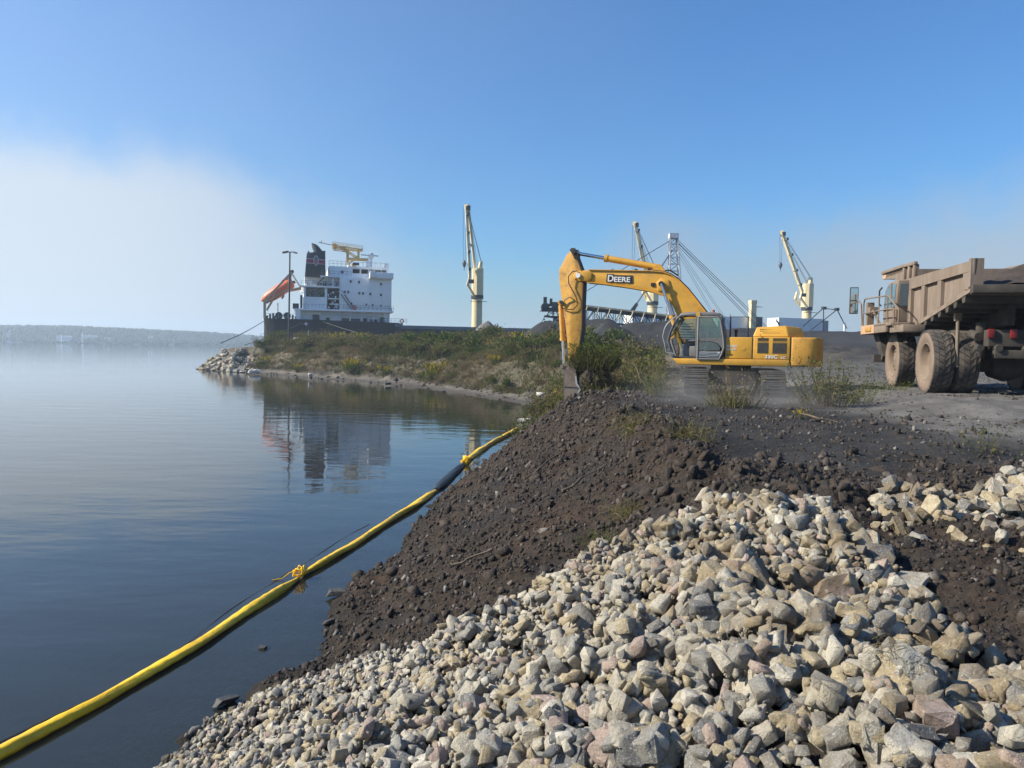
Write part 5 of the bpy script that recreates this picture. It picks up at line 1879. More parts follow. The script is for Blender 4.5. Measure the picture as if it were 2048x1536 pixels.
# inside the cab: seat, console, levers, screen guard
st = MB().box(.78, 1.28, .78, 1.22, 1.56, 1.66).box(.69, .83, .78, 1.22, 1.62, 2.3).box(.83, 1.23, .85, 1.15, 1.4, 1.56)
st.build('seat', m_blackr, ex, bevel=.03)
cn = MB().box(.7, 1.4, 1.22, 1.38, 1.42, 1.78).box(1.4, 1.75, .7, 1.2, 1.4, 1.85).box(.7, 1.35, .62, .76, 1.42, 1.8)
cn.build('console', m_cabgrey, ex, bevel=.03)
lvv = MB()
for yy in (.72, 1.28):
    lvv.bar((1.46, yy, 1.72), (1.52, yy, 1.94), .03).box(1.49, 1.56, yy - .03, yy + .03, 1.92, 2.02)
lvv.bar((1.6, .85, 1.4), (1.72, .85, 2.0), .03).bar((1.6, 1.1, 1.4), (1.72, 1.1, 2.0), .03)
lvv.build('control_lever', m_blackr, ex)
gd_ = MB()
for q in range(6):
    gd_.bar((1.25 + q * .02, Y0 + .08, 2.1 + q * .1), (1.9 - q * .03, Y0 + .08, 2.1 + q * .1), .018)
gd_.build('window_guard', m_blackr, ex)

# ---- boom
BT = [(6.02, 4.46), (5.9, 4.6), (5.72, 4.65), (5.38, 4.66), (4.08, 4.62), (2.95, 4.58), (2.55, 4.54), (2.25, 4.43), (1.95, 4.22), (1.62, 3.9), (1.33, 3.54), (.92, 3.02), (.5, 2.4), (.28, 1.9)]
BB = [(.12, 1.62), (.42, 1.50), (.80, 1.55), (1.2, 1.95), (1.75, 2.46), (1.94, 2.89), (2.12, 3.25), (2.32, 3.55), (2.58, 3.70), (2.95, 3.83), (3.84, 3.99), (4.85, 4.14), (5.45, 4.20), (5.72, 4.22), (5.95, 4.30)]
BP = BT[::1] + BB
boom = MB().prism(BP, -.30, .30).build('boom', m_yel, ex, bevel=.022, seg=2)
tp_ = MB()
for a_, b_ in zip(BT[3:12], BT[4:13]):
    tp_.bar((a_[0], 0, a_[1] + .008), (b_[0], 0, b_[1] + .008), .70, .03, (0, 0, 1))
for a_, b_ in zip(BB[3:12], BB[4:13]):
    tp_.bar((a_[0], 0, a_[1] - .008), (b_[0], 0, b_[1] - .008), .70, .03, (0, 0, 1))
tp_.build('boom_flange', m_yel, boom)
rib = MB()
rib.prism([(5.35, 4.22), (5.25, 4.34), (5.25, 4.55), (5.38, 4.63), (5.78, 4.60), (5.92, 4.45), (5.75, 4.24)], .30, .36)
rib.prism([(2.72, 3.84), (2.40, 3.8), (2.25, 4.0), (2.33, 4.25), (2.6, 4.32), (2.78, 4.15)], .30, .345)
rib.build('boss_plate', m_yel, boom, bevel=.015)
MB().cyl((5.78, -.42, 4.45), (5.78, .42, 4.45), .095).build('boom_pin', m_hatch, boom, smooth=40)
MB().cyl((2.58, -.50, 4.09), (2.58, .50, 4.09), .10).cyl((2.92, .3, 4.10), (2.92, .35, 4.10), .05).box(2.82, 2.98, .3, .34, 4.02, 4.14).build('cylinder_pin', m_blackr, boom, smooth=40)
# maker's lettering: white letters on a dark outlined plate
pl = MB().prism([(4.67, 4.50), (4.40, 4.49), (4.38, 4.455), (3.68, 4.43), (3.66, 4.135), (4.36, 4.175), (4.69, 4.19)], .302, .318).build('letter_plate', m_btxt, boom)
tl = R(-3.0)
decal('D', .345, (4.645, .335, 4.215), m_wtxt, boom, (R(90), R(2.0), R(180)), sx=.98, ext=.012)
decal('EERE', .265, (4.40, .335, 4.20), m_wtxt, boom, (R(90), R(2.0), R(180)), sx=1.14, ext=.012)
# hoses along the back of the boom
hs_ = MB()
for dy in (-.16, -.05, .1, .2):
    hs_.tube([(p[0], dy, p[1] + .045 + .01 * math.sin(p[0] * 5 + dy * 20)) for p in BT[5:13]], .022, 6)
hs_.tube([(2.6, .1, 4.62), (2.3, .12, 4.62), (2.0, .1, 4.42)], .03, 6)
for q in (5.2, 4.5, 3.6, 3.1):
    hs_.box(q - .04, q + .04, -.15, .15, 4.6, 4.70)
hs_.build('hydraulic_hose', m_blackr, boom, smooth=60)

# ---- stick
SP = [(6.28, 5.27), (6.12, 5.42), (5.98, 5.40), (5.90, 5.2), (5.76, 4.85), (5.64, 4.55), (5.60, 4.2), (5.62, 3.4), (5.62, 2.4), (5.70, 1.75), (5.84, .98), (5.98, .90), (6.10, 1.0), (6.16, 1.63), (6.25, 2.42), (6.38, 3.2), (6.47, 3.7), (6.56, 4.3), (6.58, 4.67)]
stick = MB().prism(SP, -.27, .27).build('stick', m_yeld, ex, bevel=.02, seg=2)
sf = MB()
for a_, b_ in zip(SP[3:9], SP[4:10]):
    sf.bar((a_[0] - .008, 0, a_[1]), (b_[0] - .008, 0, b_[1]), .62, .03, (1, 0, 0))
sf.prism([(6.06, 5.30), (6.16, 5.44), (6.10, 5.52), (5.96, 5.52), (5.87, 5.42), (5.88, 5.2), (5.96, 5.1)], .22, .31).prism([(6.06, 5.30), (6.16, 5.44), (6.10, 5.52), (5.96, 5.52), (5.87, 5.42), (5.88, 5.2), (5.96, 5.1)], -.31, -.22)
sf.build('stick_lug', m_ydark, stick)
MB().cyl((5.99, -.36, 5.36), (5.99, .36, 5.36), .08).cyl((6.45, -.34, 3.42), (6.45, .34, 3.42), .07).cyl((5.9, -.36, 1.0), (5.9, .36, 1.0), .08).build('stick_pin', m_blackr, stick, smooth=40)
hp = MB()
hp.tube([(5.8, .38, 4.62), (6.0, .40, 4.60), (6.16, .40, 4.42), (6.15, .38, 4.15), (5.98, .36, 3.85), (5.82, .35, 3.55), (5.80, .34, 3.3), (5.95, .34, 3.15), (6.2, .34, 3.14), (6.42, .33, 3.2)], .02, 6)
hp.tube([(5.9, .33, 3.5), (6.1, .35, 3.62), (6.3, .34, 3.5), (6.42, .33, 3.3)], .018, 6)
hp.build('hydraulic_hose', m_blackr, stick, smooth=60)
# ---- cylinders


def cylinder(name, p0, p1, frac, rb, rr, mb_=m_yel, y=0):
    p0, p1 = Vector((p0[0], y, p0[1])), Vector((p1[0], y, p1[1]))
    pm = p0.lerp(p1, frac)
    d = (p1 - p0).normalized()
    b = MB().tube([p0, p0 + d * .1, p0 + d * .1, pm - d * .12, pm - d * .12, pm], [rb * .8, rb * .8, rb, rb, rb * 1.18, rb * 1.18], 18)
    b.cyl(p0 - Vector((0, rb * 1.2, 0)), p0 + Vector((0, rb * 1.2, 0)), rb * .95)
    o = b.build(name, mb_, ex, smooth=40)
    MB().cyl(pm - d * .05, p1, rr, n=16).build('piston_rod', m_chrome, o, smooth=40)
    return o


cylinder('stick_cylinder', (2.72, 4.74), (5.99, 5.36), .645, .125, .07)
MB().prism([(2.4, 4.5), (3.0, 4.55), (2.86, 4.82), (2.66, 4.84)], -.18, -.12).prism([(2.4, 4.5), (3.0, 4.55), (2.86, 4.82), (2.66, 4.84)], .12, .18).build('cylinder_bracket', m_yel, boom)
for yy in (.46, -.46):
    cylinder('boom_cylinder', (1.72, 1.66), (2.58, 4.09), .52, .10, .055, m_yel, yy)
cylinder('bucket_cylinder', (6.55, 3.42), (6.36, .92), .60, .10, .055, m_yeld)
lk = MB()
for yy in (-.31, .31):
    lk.bar((6.36, yy, .92), (5.98, yy, 1.14), .05, .14).bar((6.36, yy, .92), (6.10, yy, .52), .05, .15)
lk.cyl((6.36, -.38, .92), (6.36, .38, .92), .075)
lk.build('bucket_link', m_buck, ex, smooth=40)
# ---- bucket: two shaped side plates, curved back, teeth
SPT = [(5.98, 1.08), (5.78, .98), (5.70, .55), (5.66, .28), (5.50, .06), (5.76, -.42), (5.99, -.58), (6.10, -.5), (6.20, -.15), (6.21, .2), (6.18, .55), (6.12, .85)]
BW = .62
bk = MB()
for yy in (-BW, BW - .04):
    bk.prism(SPT, yy, yy + .04)
back = SPT[6:] + [SPT[0]]
for a_, b_ in zip(back[:-1], back[1:]):
    bk.bar((a_[0], 0, a_[1]), (b_[0], 0, b_[1]), BW * 2, .04, (1, 0, 0) if abs(a_[0] - b_[0]) < abs(a_[1] - b_[1]) else (0, 0, 1))
bucket = bk.build('bucket', m_buck, ex)
MB().prism([(5.70, .55), (5.66, .28), (5.50, .06), (5.55, .02), (5.72, .26), (5.76, .55)], BW, BW + .03).prism([(5.50, .06), (5.76, -.42), (5.82, -.40), (5.56, .09)], BW, BW + .03).build('side_cutter', m_rail, bucket)
MB().bar((6.19, BW + .01, .14), (5.53, BW + .01, .12), .03, .025).build('weld_seam', m_ydark, bucket)
th = MB()
for q in np.linspace(-BW + .08, BW - .08, 5):
    tb_ = MB().loft([[(5.80, q - .06, -.46), (5.80, q + .06, -.46), (5.98, q + .06, -.58), (5.98, q - .06, -.58)], [(5.60, q - .04, -.66), (5.60, q + .04, -.66), (5.64, q + .04, -.70), (5.64, q - .04, -.70)]])
    tb_.build('tooth', m_buck, bucket)

# ---- operator, seated in the cab
m_skin = mat('skin', (.42, .24, .17), rough=.6)
m_cloth = mat('work_clothes', (.10, .115, .14), rough=.9, var=.2)
m_vest = mat('orange_vest', (.75, .12, .03), rough=.8)
m_hat = mat('hard_hat', (.72, .70, .66), rough=.4)


def skin_body(name, joints, edges, m, parent, root=0, sub=1):
    me = bpy.data.meshes.new(name)
    me.from_pydata([j[0] for j in joints], edges, [])
    o = bpy.data.objects.new(name, me)
    col.objects.link(o)
    o.modifiers.new('skin', 'SKIN')
    for i, (p, r) in enumerate(joints):
        me.skin_vertices[0].data[i].radius = (r, r)
        me.skin_vertices[0].data[i].use_root = (i == root)
    s = o.modifiers.new('sub', 'SUBSURF')
    s.levels = s.render_levels = sub
    dg = bpy.context.evaluated_depsgraph_get()
    m2 = bpy.data.meshes.new_from_object(o.evaluated_get(dg))
    bpy.data.objects.remove(o)
    m2.polygons.foreach_set('use_smooth', [True] * len(m2.polygons))
    m2.materials.clear()
    m2.materials.append(m)
    return meshobj(name, m2, parent)


per = thing('person', 'operator in an orange vest and pale hard hat seated at the excavator levers', 'person', exw(1.06, 1.0, 1.74), EZ)
# pelvis at the origin, facing +x
J = [((0, 0, .06), .13), ((-.03, 0, .25), .13), ((-.02, 0, .44), .14), ((0, 0, .54), .07), ((.02, 0, .60), .055), ((.03, 0, .70), .085), ((.035, 0, .77), .08),
     ((0, .17, .46), .065), ((.10, .24, .24), .048), ((.33, .27, .22), .036), ((.42, .27, .22), .034),
     ((0, -.17, .46), .065), ((.10, -.24, .24), .048), ((.33, -.26, .22), .036), ((.42, -.26, .22), .034),
     ((.08, .10, .04), .10), ((.46, .12, .07), .075), ((.62, .12, -.30), .05), ((.72, .12, -.33), .04),
     ((.08, -.10, .04), .10), ((.46, -.12, .07), .075), ((.62, -.12, -.30), .05), ((.72, -.12, -.33), .04)]
E_ = [(0, 1), (1, 2), (2, 3), (3, 4), (4, 5), (5, 6), (2, 7), (7, 8), (8, 9), (9, 10), (2, 11), (11, 12), (12, 13), (13, 14), (0, 15), (15, 16), (16, 17), (17, 18), (0, 19), (19, 20), (20, 21), (21, 22)]
body = skin_body('body', J, E_, m_cloth, per)
hdm = MB().lathe([(.01, -.12), (.05, -.11), (.075, -.05), (.082, .02), (.075, .08), (.04, .12), (.01, .125)], (.04, 0, .70), 16, 'z')
hdm.loft([[(.115, -.012, .70), (.115, .012, .70), (.115, .012, .67), (.115, -.012, .67)], [(.145, -.006, .68), (.145, .006, .68), (.145, .006, .665), (.145, -.006, .665)]])
hdm.build('head', m_skin, per, smooth=60)
MB().lathe([(.105, .0), (.10, .01), (.095, .05), (.07, .10), (.01, .12)], (.035, 0, .745), 18, 'z').build('hard_hat', m_hat, per, smooth=50)
MB().loft([[(-.03 + rx * math.cos(g), ry * math.sin(g), z) for g in np.linspace(0, 2 * math.pi, 16, endpoint=False)] for z, rx, ry in ((.02, .155, .18), (.15, .15, .17), (.3, .15, .18), (.42, .14, .2), (.5, .09, .15))]).build('vest', m_vest, per, smooth=60)
for s in (-1, 1):
    hd2 = skin_body('hand', [((.42, s * .27, .22), .032), ((.48, s * .27, .225), .034), ((.53, s * .25, .215), .011), ((.545, s * .25, .18), .010), ((.535, s * .27, .22), .011), ((.555, s * .27, .18), .010), ((.53, s * .29, .215), .011), ((.545, s * .29, .18), .010), ((.52, s * .305, .21), .010), ((.53, s * .305, .18), .009), ((.47, s * .235, .24), .012), ((.50, s * .225, .25), .010)],
                  [(0, 1), (1, 2), (2, 3), (1, 4), (4, 5), (1, 6), (6, 7), (1, 8), (8, 9), (1, 10), (10, 11)], m_skin, per)

# ================================================================== haul truck (x forward, y to its left side, z up)
DUST = (.40, .31, .235)
m_body = mat('dusty_body', (.215, .170, .133), rough=.85, var=.12, vs=1.1, dirt=(.17, .125, .092), da=.55, ds=2.4, up=.0, bump=.004, bs=18, stretch=(1, 1, .22))
m_body2 = mat('dusty_orange', (.50, .30, .16), rough=.8, var=.15, vs=1.5, dirt=(.36, .27, .20), da=.5, ds=2)
m_under = mat('dusty_dark_steel', (.048, .041, .034), rough=.9, var=.35, vs=1.5, dirt=(.11, .088, .068), da=.35, ds=2)
m_tyre = mat('tyre_rubber_dusty', (.050, .045, .041), rough=.92, var=.2, vs=2, dirt=(.15, .12, .095), da=.45, ds=2)
m_side = mat('tyre_wall_dusty', (.20, .145, .108), rough=.92, var=.15, vs=2, dirt=(.15, .115, .09), da=.3, ds=1.5)
m_rim = mat('rim_dusty', (.19, .145, .105), rough=.85, var=.15, vs=2)
m_tlight = mat('tail_lamp_red', (.20, .014, .012), rough=.45)
m_tglass = mat('truck_glass', (.10, .16, .20), rough=.08, var=.05, spec=.7)
m_lampdark = m_dark

TP = (13.2, 22.0, 3.34)
TZ = 78.0
trk = thing('haul_truck', 'dusty tan off road haul truck seen from behind at the right edge', 'dump truck', TP, TZ)
YC = -1.95      # centre line


def wheel(name, c, w, r, parent, front=False, ntread=30):
    wt_ = thing(name, None, None, (0, 0, 0))
    wt_.location = c
    wt_.parent = parent
    h = w / 2
    prof = [(r * .56, h * .80), (r * .62, h * .96), (r * .80, h * 1.02), (r * .90, h * .98), (r * .955, h * .86), (r * .955, -h * .86), (r * .90, -h * .98), (r * .80, -h * 1.02), (r * .62, -h * .96), (r * .56, -h * .80)]
    ty = MB().lathe(prof, (0, 0, 0), 48).build('tyre', [m_side, m_tyre], wt_, smooth=35)
    for p in ty.data.polygons:
        if (p.center.x ** 2 + p.center.z ** 2) ** .5 > r * .92:
            p.material_index = 1
    # tread: staggered lugs, two shoulder rows and two centre rows
    td = MB()
    rows = [(-.97, -.56, 0.0, .95), (-.52, -.03, .5, 1.0), (.03, .52, 0.0, 1.0), (.56, .97, .5, .95)]
    for y0, y1, off, tp in rows:
        for q in range(ntread):
            a0 = 2 * math.pi * (q + off + .07) / ntread
            a1 = 2 * math.pi * (q + off + .93) / ntread
            sk_ = .5 * math.pi / ntread * (1 if y0 < 0 else -1)
            ring = []
            for (a, y) in ((a0 - sk_, y0), (a1 - sk_, y0), ((a1 + a0) / 2 + (a1 - a0) * .62 + sk_, y1), ((a1 + a0) / 2 - (a1 - a0) * .38 + sk_, y1)):
                ring.append((a, y * h))
            lo = [(r * .93 * math.cos(a), y, r * .93 * math.sin(a)) for a, y in ring]
            hi = [(r * (1.0 if abs(y) < h * .8 else .975) * math.cos(a), y, r * (1.0 if abs(y) < h * .8 else .975) * math.sin(a)) for a, y in ring]
            td.loft([lo, hi])
    o = td.build('tread', m_tyre, wt_)
    rimp = [(.02, h * (.25 if not front else .62)), (r * .22, h * (.25 if not front else .62)), (r * .30, h * (.18 if not front else .5)), (r * .44, h * .12 if not front else h * .45), (r * .50, h * .30), (r * .53, h * .80), (r * .565, h * .92), (r * .60, h * .88)]
    rm_ = MB().lathe(rimp, (0, 0, 0), 40)
    rm_.lathe([(p[0], -p[1]) for p in rimp], (0, 0, 0), 40)
    if front:
        for q in range(10):
            g = 2 * math.pi * q / 10
            rm_.cyl((r * .33 * math.cos(g), h * .45, r * .33 * math.sin(g)), (r * .33 * math.cos(g), h * .62, r * .33 * math.sin(g)), .035, n=8)
    rm_.build('rim', m_rim, wt_, smooth=40)
    return wt_


WR = 1.05
for q, yy in enumerate((.10, -.62, -3.28, -4.0)):
    wheel('wheel', (3.15, yy, WR), .60, WR, trk)
for yy in (.12, -4.05):
    wheel('wheel', (6.9, yy, WR), .62, WR, trk, True)
ax = MB().cyl((3.15, -3.9, WR), (3.15, .1, WR), .3).cyl((6.9, -3.8, WR), (6.9, 0, WR), .2)
ax.lathe([(.02, -.6), (.45, -.45), (.6, 0), (.45, .45), (.02, .6)], (3.15, YC, WR), 18, 'y')
ax.build('axle', m_under, trk, smooth=40)
ch = MB()
for s in (-1, 1):
    ch.box(2.0, 9.2, YC + s * .55 - .15, YC + s * .55 + .15, 1.35, 1.95)
ch.box(1.0, 1.4, YC - 1.15, YC + 1.25, 1.55, 2.05).box(1.4, 2.1, YC - .7, YC + .7, 1.4, 1.95).box(6.2, 7.6, YC - .9, YC + .9, 1.1, 1.7)
ch.box(.9, 1.1, YC - 1.0, YC + 1.1, 1.2, 1.45)
ch.build('chassis', m_under, trk, bevel=.03)
for yy in (-.75, -1.35, -2.6):
    MB().box(.93, 1.0, yy - .09, yy + .09, 1.80, 2.07).build('tail_light', m_tlight, trk, bevel=.015)
ms_ = MB()
for yy in (-.45, -.95, -1.7, -2.3):
    ms_.cyl((.85, yy, 1.5), (1.1, yy, 1.5), .10)
ms_.cyl((1.5, -.62, 1.85), (2.1, -.6, 1.95), .13)
ms_.build('rear_fitting', m_under, trk, smooth=40)
# suspension and hoist
sc_ = MB()
for yy in (-.9, -3.0):
    sc_.cyl((2.3, yy, 1.2), (2.1, yy, 2.3), .16)
    sc_.cyl((5.2, yy, 1.5), (3.8, yy, 2.9), .14)
sc_.build('strut', m_under, trk, smooth=40)

# ---- dump body
TOPR, TOPF = 4.02, 4.03
YL, YR_ = 0.0, YC * 2
S_ = [(.22, 3.26), (.22, 4.0), (7.6, 4.02), (8.05, 3.95), (6.80, 2.16)]     # side plate outline
bd_ = MB()
for (a_, b_) in ((YL - .06, YL), (YR_, YR_ + .06)):
    bd_.prism(S_, a_, b_)
bd_.prism([(.05, 3.28), (.05, 3.12), (6.8, 2.06), (6.8, 2.22)], YR_, YL)       # floor
bd_.prism([(6.72, 2.16), (7.95, 3.95), (8.1, 3.95), (6.88, 2.10)], YR_, YL)   # front wall
body_ = bd_.build('dump_body', m_body, trk)
tr2 = MB()
for yy in (YL, YR_):
    s = 1 if yy == YL else -1
    y0, y1 = (yy, yy + .12) if s > 0 else (yy - .12, yy)
    tr2.prism([(.30, 4.0), (.30, 3.70), (7.6, 3.62), (8.0, 3.98), (7.6, 4.05)], y0 - .0, y1)
    # uprights
    for x_, w_ in ((.62, .46), (2.95, .36), (4.62, .34), (6.15, .34)):
        zb = 3.2 - (x_ - .22) * .166
        tr2.box(x_ - w_ / 2, x_ + w_ / 2, y0, y1 - .01, zb + .06, 3.72)
    tr2.box(.16, .34, yy - .20 if s > 0 else yy, yy if s < 0 else yy + .14, 3.25, 4.06)
    tr2.prism([(.22, 3.20), (.95, 3.10), (6.7, 2.16), (6.75, 2.05), (5.0, 2.30), (.22, 3.10)], y0, y1)
tr2.build('side_rib', m_body, body_, bevel=.02, seg=2)
cap_ = MB()
for yy in (YL + .05, YR_ - .05):
    cap_.tube([(.24, yy, 3.62), (.24, yy, 4.06)], [.09, .10], 10)
cap_.build('corner_post', m_body, body_, smooth=40)
lip = MB().prism([(-.02, 3.30), (-.02, 3.06), (.22, 3.02), (.22, 3.30)], YR_ - .06, YL + .12)
lip.build('tail_lip', m_under, body_, bevel=.02)
for x_ in (.75, 1.45, 2.15, 2.85, 3.55, 4.25, 4.95, 5.65, 6.3):
    zt = 3.18 - (x_ - .05) * .157
    MB().loft([[(x_ - .17, y_, zt), (x_ + .17, y_, zt - .05), (x_ + .10, y_, zt - .26), (x_ - .10, y_, zt - .23)] for y_ in (YR_ - .02, YL + .10)]).build('floor_rib', m_under, body_)
bs_ = MB()
for yy in (YC - .55, YC + .55):
    bs_.prism([(1.3, 3.0), (1.3, 2.2), (6.5, 1.98), (6.7, 2.1)], yy - .1, yy + .1)
bs_.build('body_rail', m_under, body_)
# canopy with side braces over the cab
cp = MB()
cp.prism([(8.05, 3.95), (7.6, 4.02), (5.75, 4.02), (5.75, 4.48), (6.1, 4.60), (10.35, 4.66), (10.35, 4.37), (8.62, 4.24), (8.35, 4.0)], YL - .06, YL)
cp.prism([(8.05, 3.95), (7.6, 4.02), (5.75, 4.02), (5.75, 4.48), (6.1, 4.60), (10.35, 4.66), (10.35, 4.37), (8.62, 4.24), (8.35, 4.0)], YR_, YR_ + .06)
cp.box(7.4, 10.35, YR_, YL, 4.42, 4.50).box(7.35, 7.47, YR_, YL, 3.9, 4.45).box(10.3, 10.4, YR_, YL, 4.37, 4.66)
canopy = cp.build('canopy', m_body, body_)
cr_ = MB()
for x_ in (5.85, 6.5, 7.15):
    cr_.box(x_ - .10, x_ + .10, YL, YL + .10, 4.0, 4.52)
cr_.prism([(5.72, 4.48), (5.72, 4.60), (7.6, 4.66), (7.6, 4.55)], YL, YL + .12)
cr_.prism([(7.6, 4.55), (7.6, 4.66), (10.4, 4.70), (10.4, 4.58)], YL, YL + .09)
cr_.build('canopy_rib', m_body, body_, bevel=.015)
MB().box(9.9, 10.42, YL, YL + .02, 4.38, 4.62).build('marker_panel', m_body2, body_)
# ---- cab, deck, rails, mirror
cb2 = MB()
cb2.prism([(6.5, 2.44), (6.4, 3.0), (6.2, 4.0), (7.5, 3.98), (7.95, 3.75), (8.15, 3.0), (8.15, 2.44)], -1.3, .50)
cab_o = cb2.build('cab', m_body, trk, bevel=.06, seg=3)
MB().prism([(6.52, 3.02), (6.38, 3.86), (7.38, 3.90), (7.80, 3.68), (7.98, 3.02)], .49, .52).build('side_window', m_tglass, cab_o)
MB().box(6.92, 7.0, .50, .545, 2.95, 3.92).bar((6.5, .53, 2.98), (8.05, .53, 2.98), .05).build('window_post', m_body, cab_o)
MB().add([(6.36, -1.2, 3.05), (6.36, .4, 3.05), (6.2, .4, 3.85), (6.2, -1.2, 3.85), (6.42, -1.2, 3.05), (6.42, .4, 3.05), (6.26, .4, 3.85), (6.26, -1.2, 3.85)], [(0, 1, 2, 3), (7, 6, 5, 4), (0, 4, 5, 1), (2, 6, 7, 3)]).build('rear_window', m_tglass, cab_o)
gh = MB()
gh.tube([(8.15, .58, 3.15), (8.38, .6, 3.25), (8.38, .6, 3.75), (8.1, .58, 3.85)], .03, 6)
gh.build('door_handrail', m_dark, trk, smooth=60)
dkk = MB().box(5.3, 9.75, .0, .92, 2.30, 2.42).box(6.6, 9.75, -4.3, .0, 2.30, 2.42)
dkk.prism([(9.75, 2.42), (9.75, 2.06), (5.95, 2.08), (5.95, 2.40)], .80, .92)
dkk.box(9.6, 9.75, -4.3, .92, 2.06, 2.42)
dkk.box(4.2, 5.9, .1, .8, 2.05, 2.30)
dkk.build('deck', m_body, trk, bevel=.02)
MB().box(9.76, 9.80, .55, .92, 2.06, 2.42).prism([(9.75, 2.07), (9.75, 2.41), (7.6, 2.40), (7.6, 2.075)], .925, .935).build('bumper_paint', m_body2, trk)
MB().prism([(8.9, 2.15), (8.9, 2.34), (8.05, 2.33), (8.05, 2.15)], .935, .97).build('marker_light', mat('amber_lens', (.50, .26, .06), rough=.4), trk, bevel=.01)
rs = MB()
T_ = [(9.62, .88, 2.95), (9.62, .88, 3.35), (9.45, .88, 3.50), (7.1, .88, 3.43), (5.95, .88, 3.40)]
rs.tube([(9.62, .88, 2.42)] + T_, .028, 6)
rs.tube([(9.62, .88, 2.93), (5.9, .88, 2.90), (4.6, .85, 2.83)], .026, 6)
for x_ in (7.2, 6.0, 5.1):
    rs.tube([(x_, .88, 2.2), (x_, .88, 3.41 if x_ > 5.5 else 2.85)], .026, 6)
rs.tube([(5.95, .88, 3.40), (4.6, .85, 2.83), (4.6, .85, 2.3)], .026, 6)
rs.build('deck_rail', m_rim, trk, smooth=60)
mi = MB().box(9.95, 10.03, 1.02, 1.36, 2.92, 4.02)
mir = mi.build('mirror', m_dark, trk, bevel=.03)
MB().box(9.935, 9.95, 1.05, 1.33, 3.48, 3.98).box(9.935, 9.95, 1.05, 1.33, 2.96, 3.44).build('mirror_glass', mat('mirror_glass', (.7, .74, .75), rough=.05, metal=1.0, var=.02), mir)
pp = MB()
pp.tube([(9.7, .9, 2.4), (9.75, .95, 3.3), (9.95, 1.05, 3.5)], .035, 6)
pp.box(9.3, 9.6, .55, .8, 2.42, 3.35).bar((9.1, .7, 3.1), (7.6, .7, 2.42), .05).bar((9.2, .6, 3.0), (8.3, .6, 2.42), .05).box(8.9, 9.25, .5, .8, 2.85, 3.15)
pp.build('headlight_bracket', m_rim, trk)
fx = MB().box(7.9, 9.5, -.35, .25, 1.35, 2.06).prism([(9.5, 2.06), (8.6, 2.06), (7.9, 1.2), (8.1, 1.0)], .25, .5).box(8.2, 8.6, .3, .75, .95, 1.25)
fx.build('front_fender', m_under, trk)
bar_ = MB().tube([(2.3, -.27, 2.75), (2.25, -.27, 1.5), (2.2, -.27, .9)], .055, 8).prism([(2.15, 2.86), (2.45, 2.86), (2.36, 2.35), (2.24, 2.35)], -.36, -.18)
bar_.build('rock_ejector', m_rim, trk, smooth=40)

# dirt in the dump body: a load, a thing of its own
n_, k_ = 26, 20
vs_, fs_ = [], []
for j in range(k_):
    for i in range(n_):
        u_, v_ = i / (n_ - 1), j / (k_ - 1)
        x_ = .3 + 6.2 * u_
        y_ = YR_ + .08 + (YL - YR_ - .16) * v_
        hz_ = .95 * math.sin(math.pi * v_ ** .8) ** 1.1 * min(1, u_ * 5 + .2) * (1 - .4 * u_)
        fl_ = 3.29 - (x_ - .05) * .157
        z_ = fl_ + hz_ + (.75 * u_) + .07 * fbm(np.array([x_ * 2.2]), np.array([y_ * 2.2]), 3, 3)[0]
        vs_.append((x_, y_, z_))
for j in range(k_ - 1):
    for i in range(n_ - 1):
        fs_.append((j * n_ + i, j * n_ + i + 1, (j + 1) * n_ + i + 1, (j + 1) * n_ + i))
m_load = mat('dirt_load', (.045, .034, .027), rough=.95, var=.3, vs=3, bump=.05, bs=6)
ld = MB().add(vs_, fs_).build('dirt_load', m_load, None, smooth=60)
ld.location = TP
ld.rotation_euler = (0, 0, R(TZ))
tag(ld, 'dark earth heaped in the back of the haul truck', 'dirt load')
# ================================================================== plants


def leaf_mat(name='leaves'):
    m = bpy.data.materials.new(name)
    m.use_nodes = True
    t = m.node_tree
    t.nodes.clear()
    a = t.nodes.new('ShaderNodeAttribute')
    a.attribute_name = 'tint'
    r = t.nodes.new('ShaderNodeValToRGB')
    e = r.color_ramp.elements
    cols = [(0, (.020, .044, .011)), (.22, (.056, .098, .022)), (.42, (.135, .160, .042)), (.55, (.175, .165, .066)), (.66, (.110, .082, .048)), (.80, (.23, .18, .105)), (.875, (.26, .215, .13)), (.90, (.36, .30, .02)), (1.0, (.60, .44, .015))]
    e[0].position, e[0].color = 0, (*cols[0][1], 1)
    e[1].position, e[1].color = 1, (*cols[-1][1], 1)
    for p, c in cols[1:-1]:
        k = e.new(p)
        k.color = (*c, 1)
    t.links.new(a.outputs['Fac'], r.inputs[0])
    d = t.nodes.new('ShaderNodeBsdfDiffuse')
    tl = t.nodes.new('ShaderNodeBsdfTranslucent')
    mx = t.nodes.new('ShaderNodeMixShader')
    mx.inputs[0].default_value = .28
    oi = t.nodes.new('ShaderNodeObjectInfo')
    c = mixc(t, mapr(t, oi.outputs['Random'], 0, 1, 0, .22, False), r.outputs[0], (.10, .085, .04))
    t.links.new(c, d.inputs[0])
    t.links.new(c, tl.inputs[0])
    t.links.new(d.outputs[0], mx.inputs[1])
    t.links.new(tl.outputs[0], mx.inputs[2])
    o = t.nodes.new('ShaderNodeOutputMaterial')
    t.links.new(mx.outputs[0], o.inputs[0])
    return m


M_LEAF = leaf_mat()


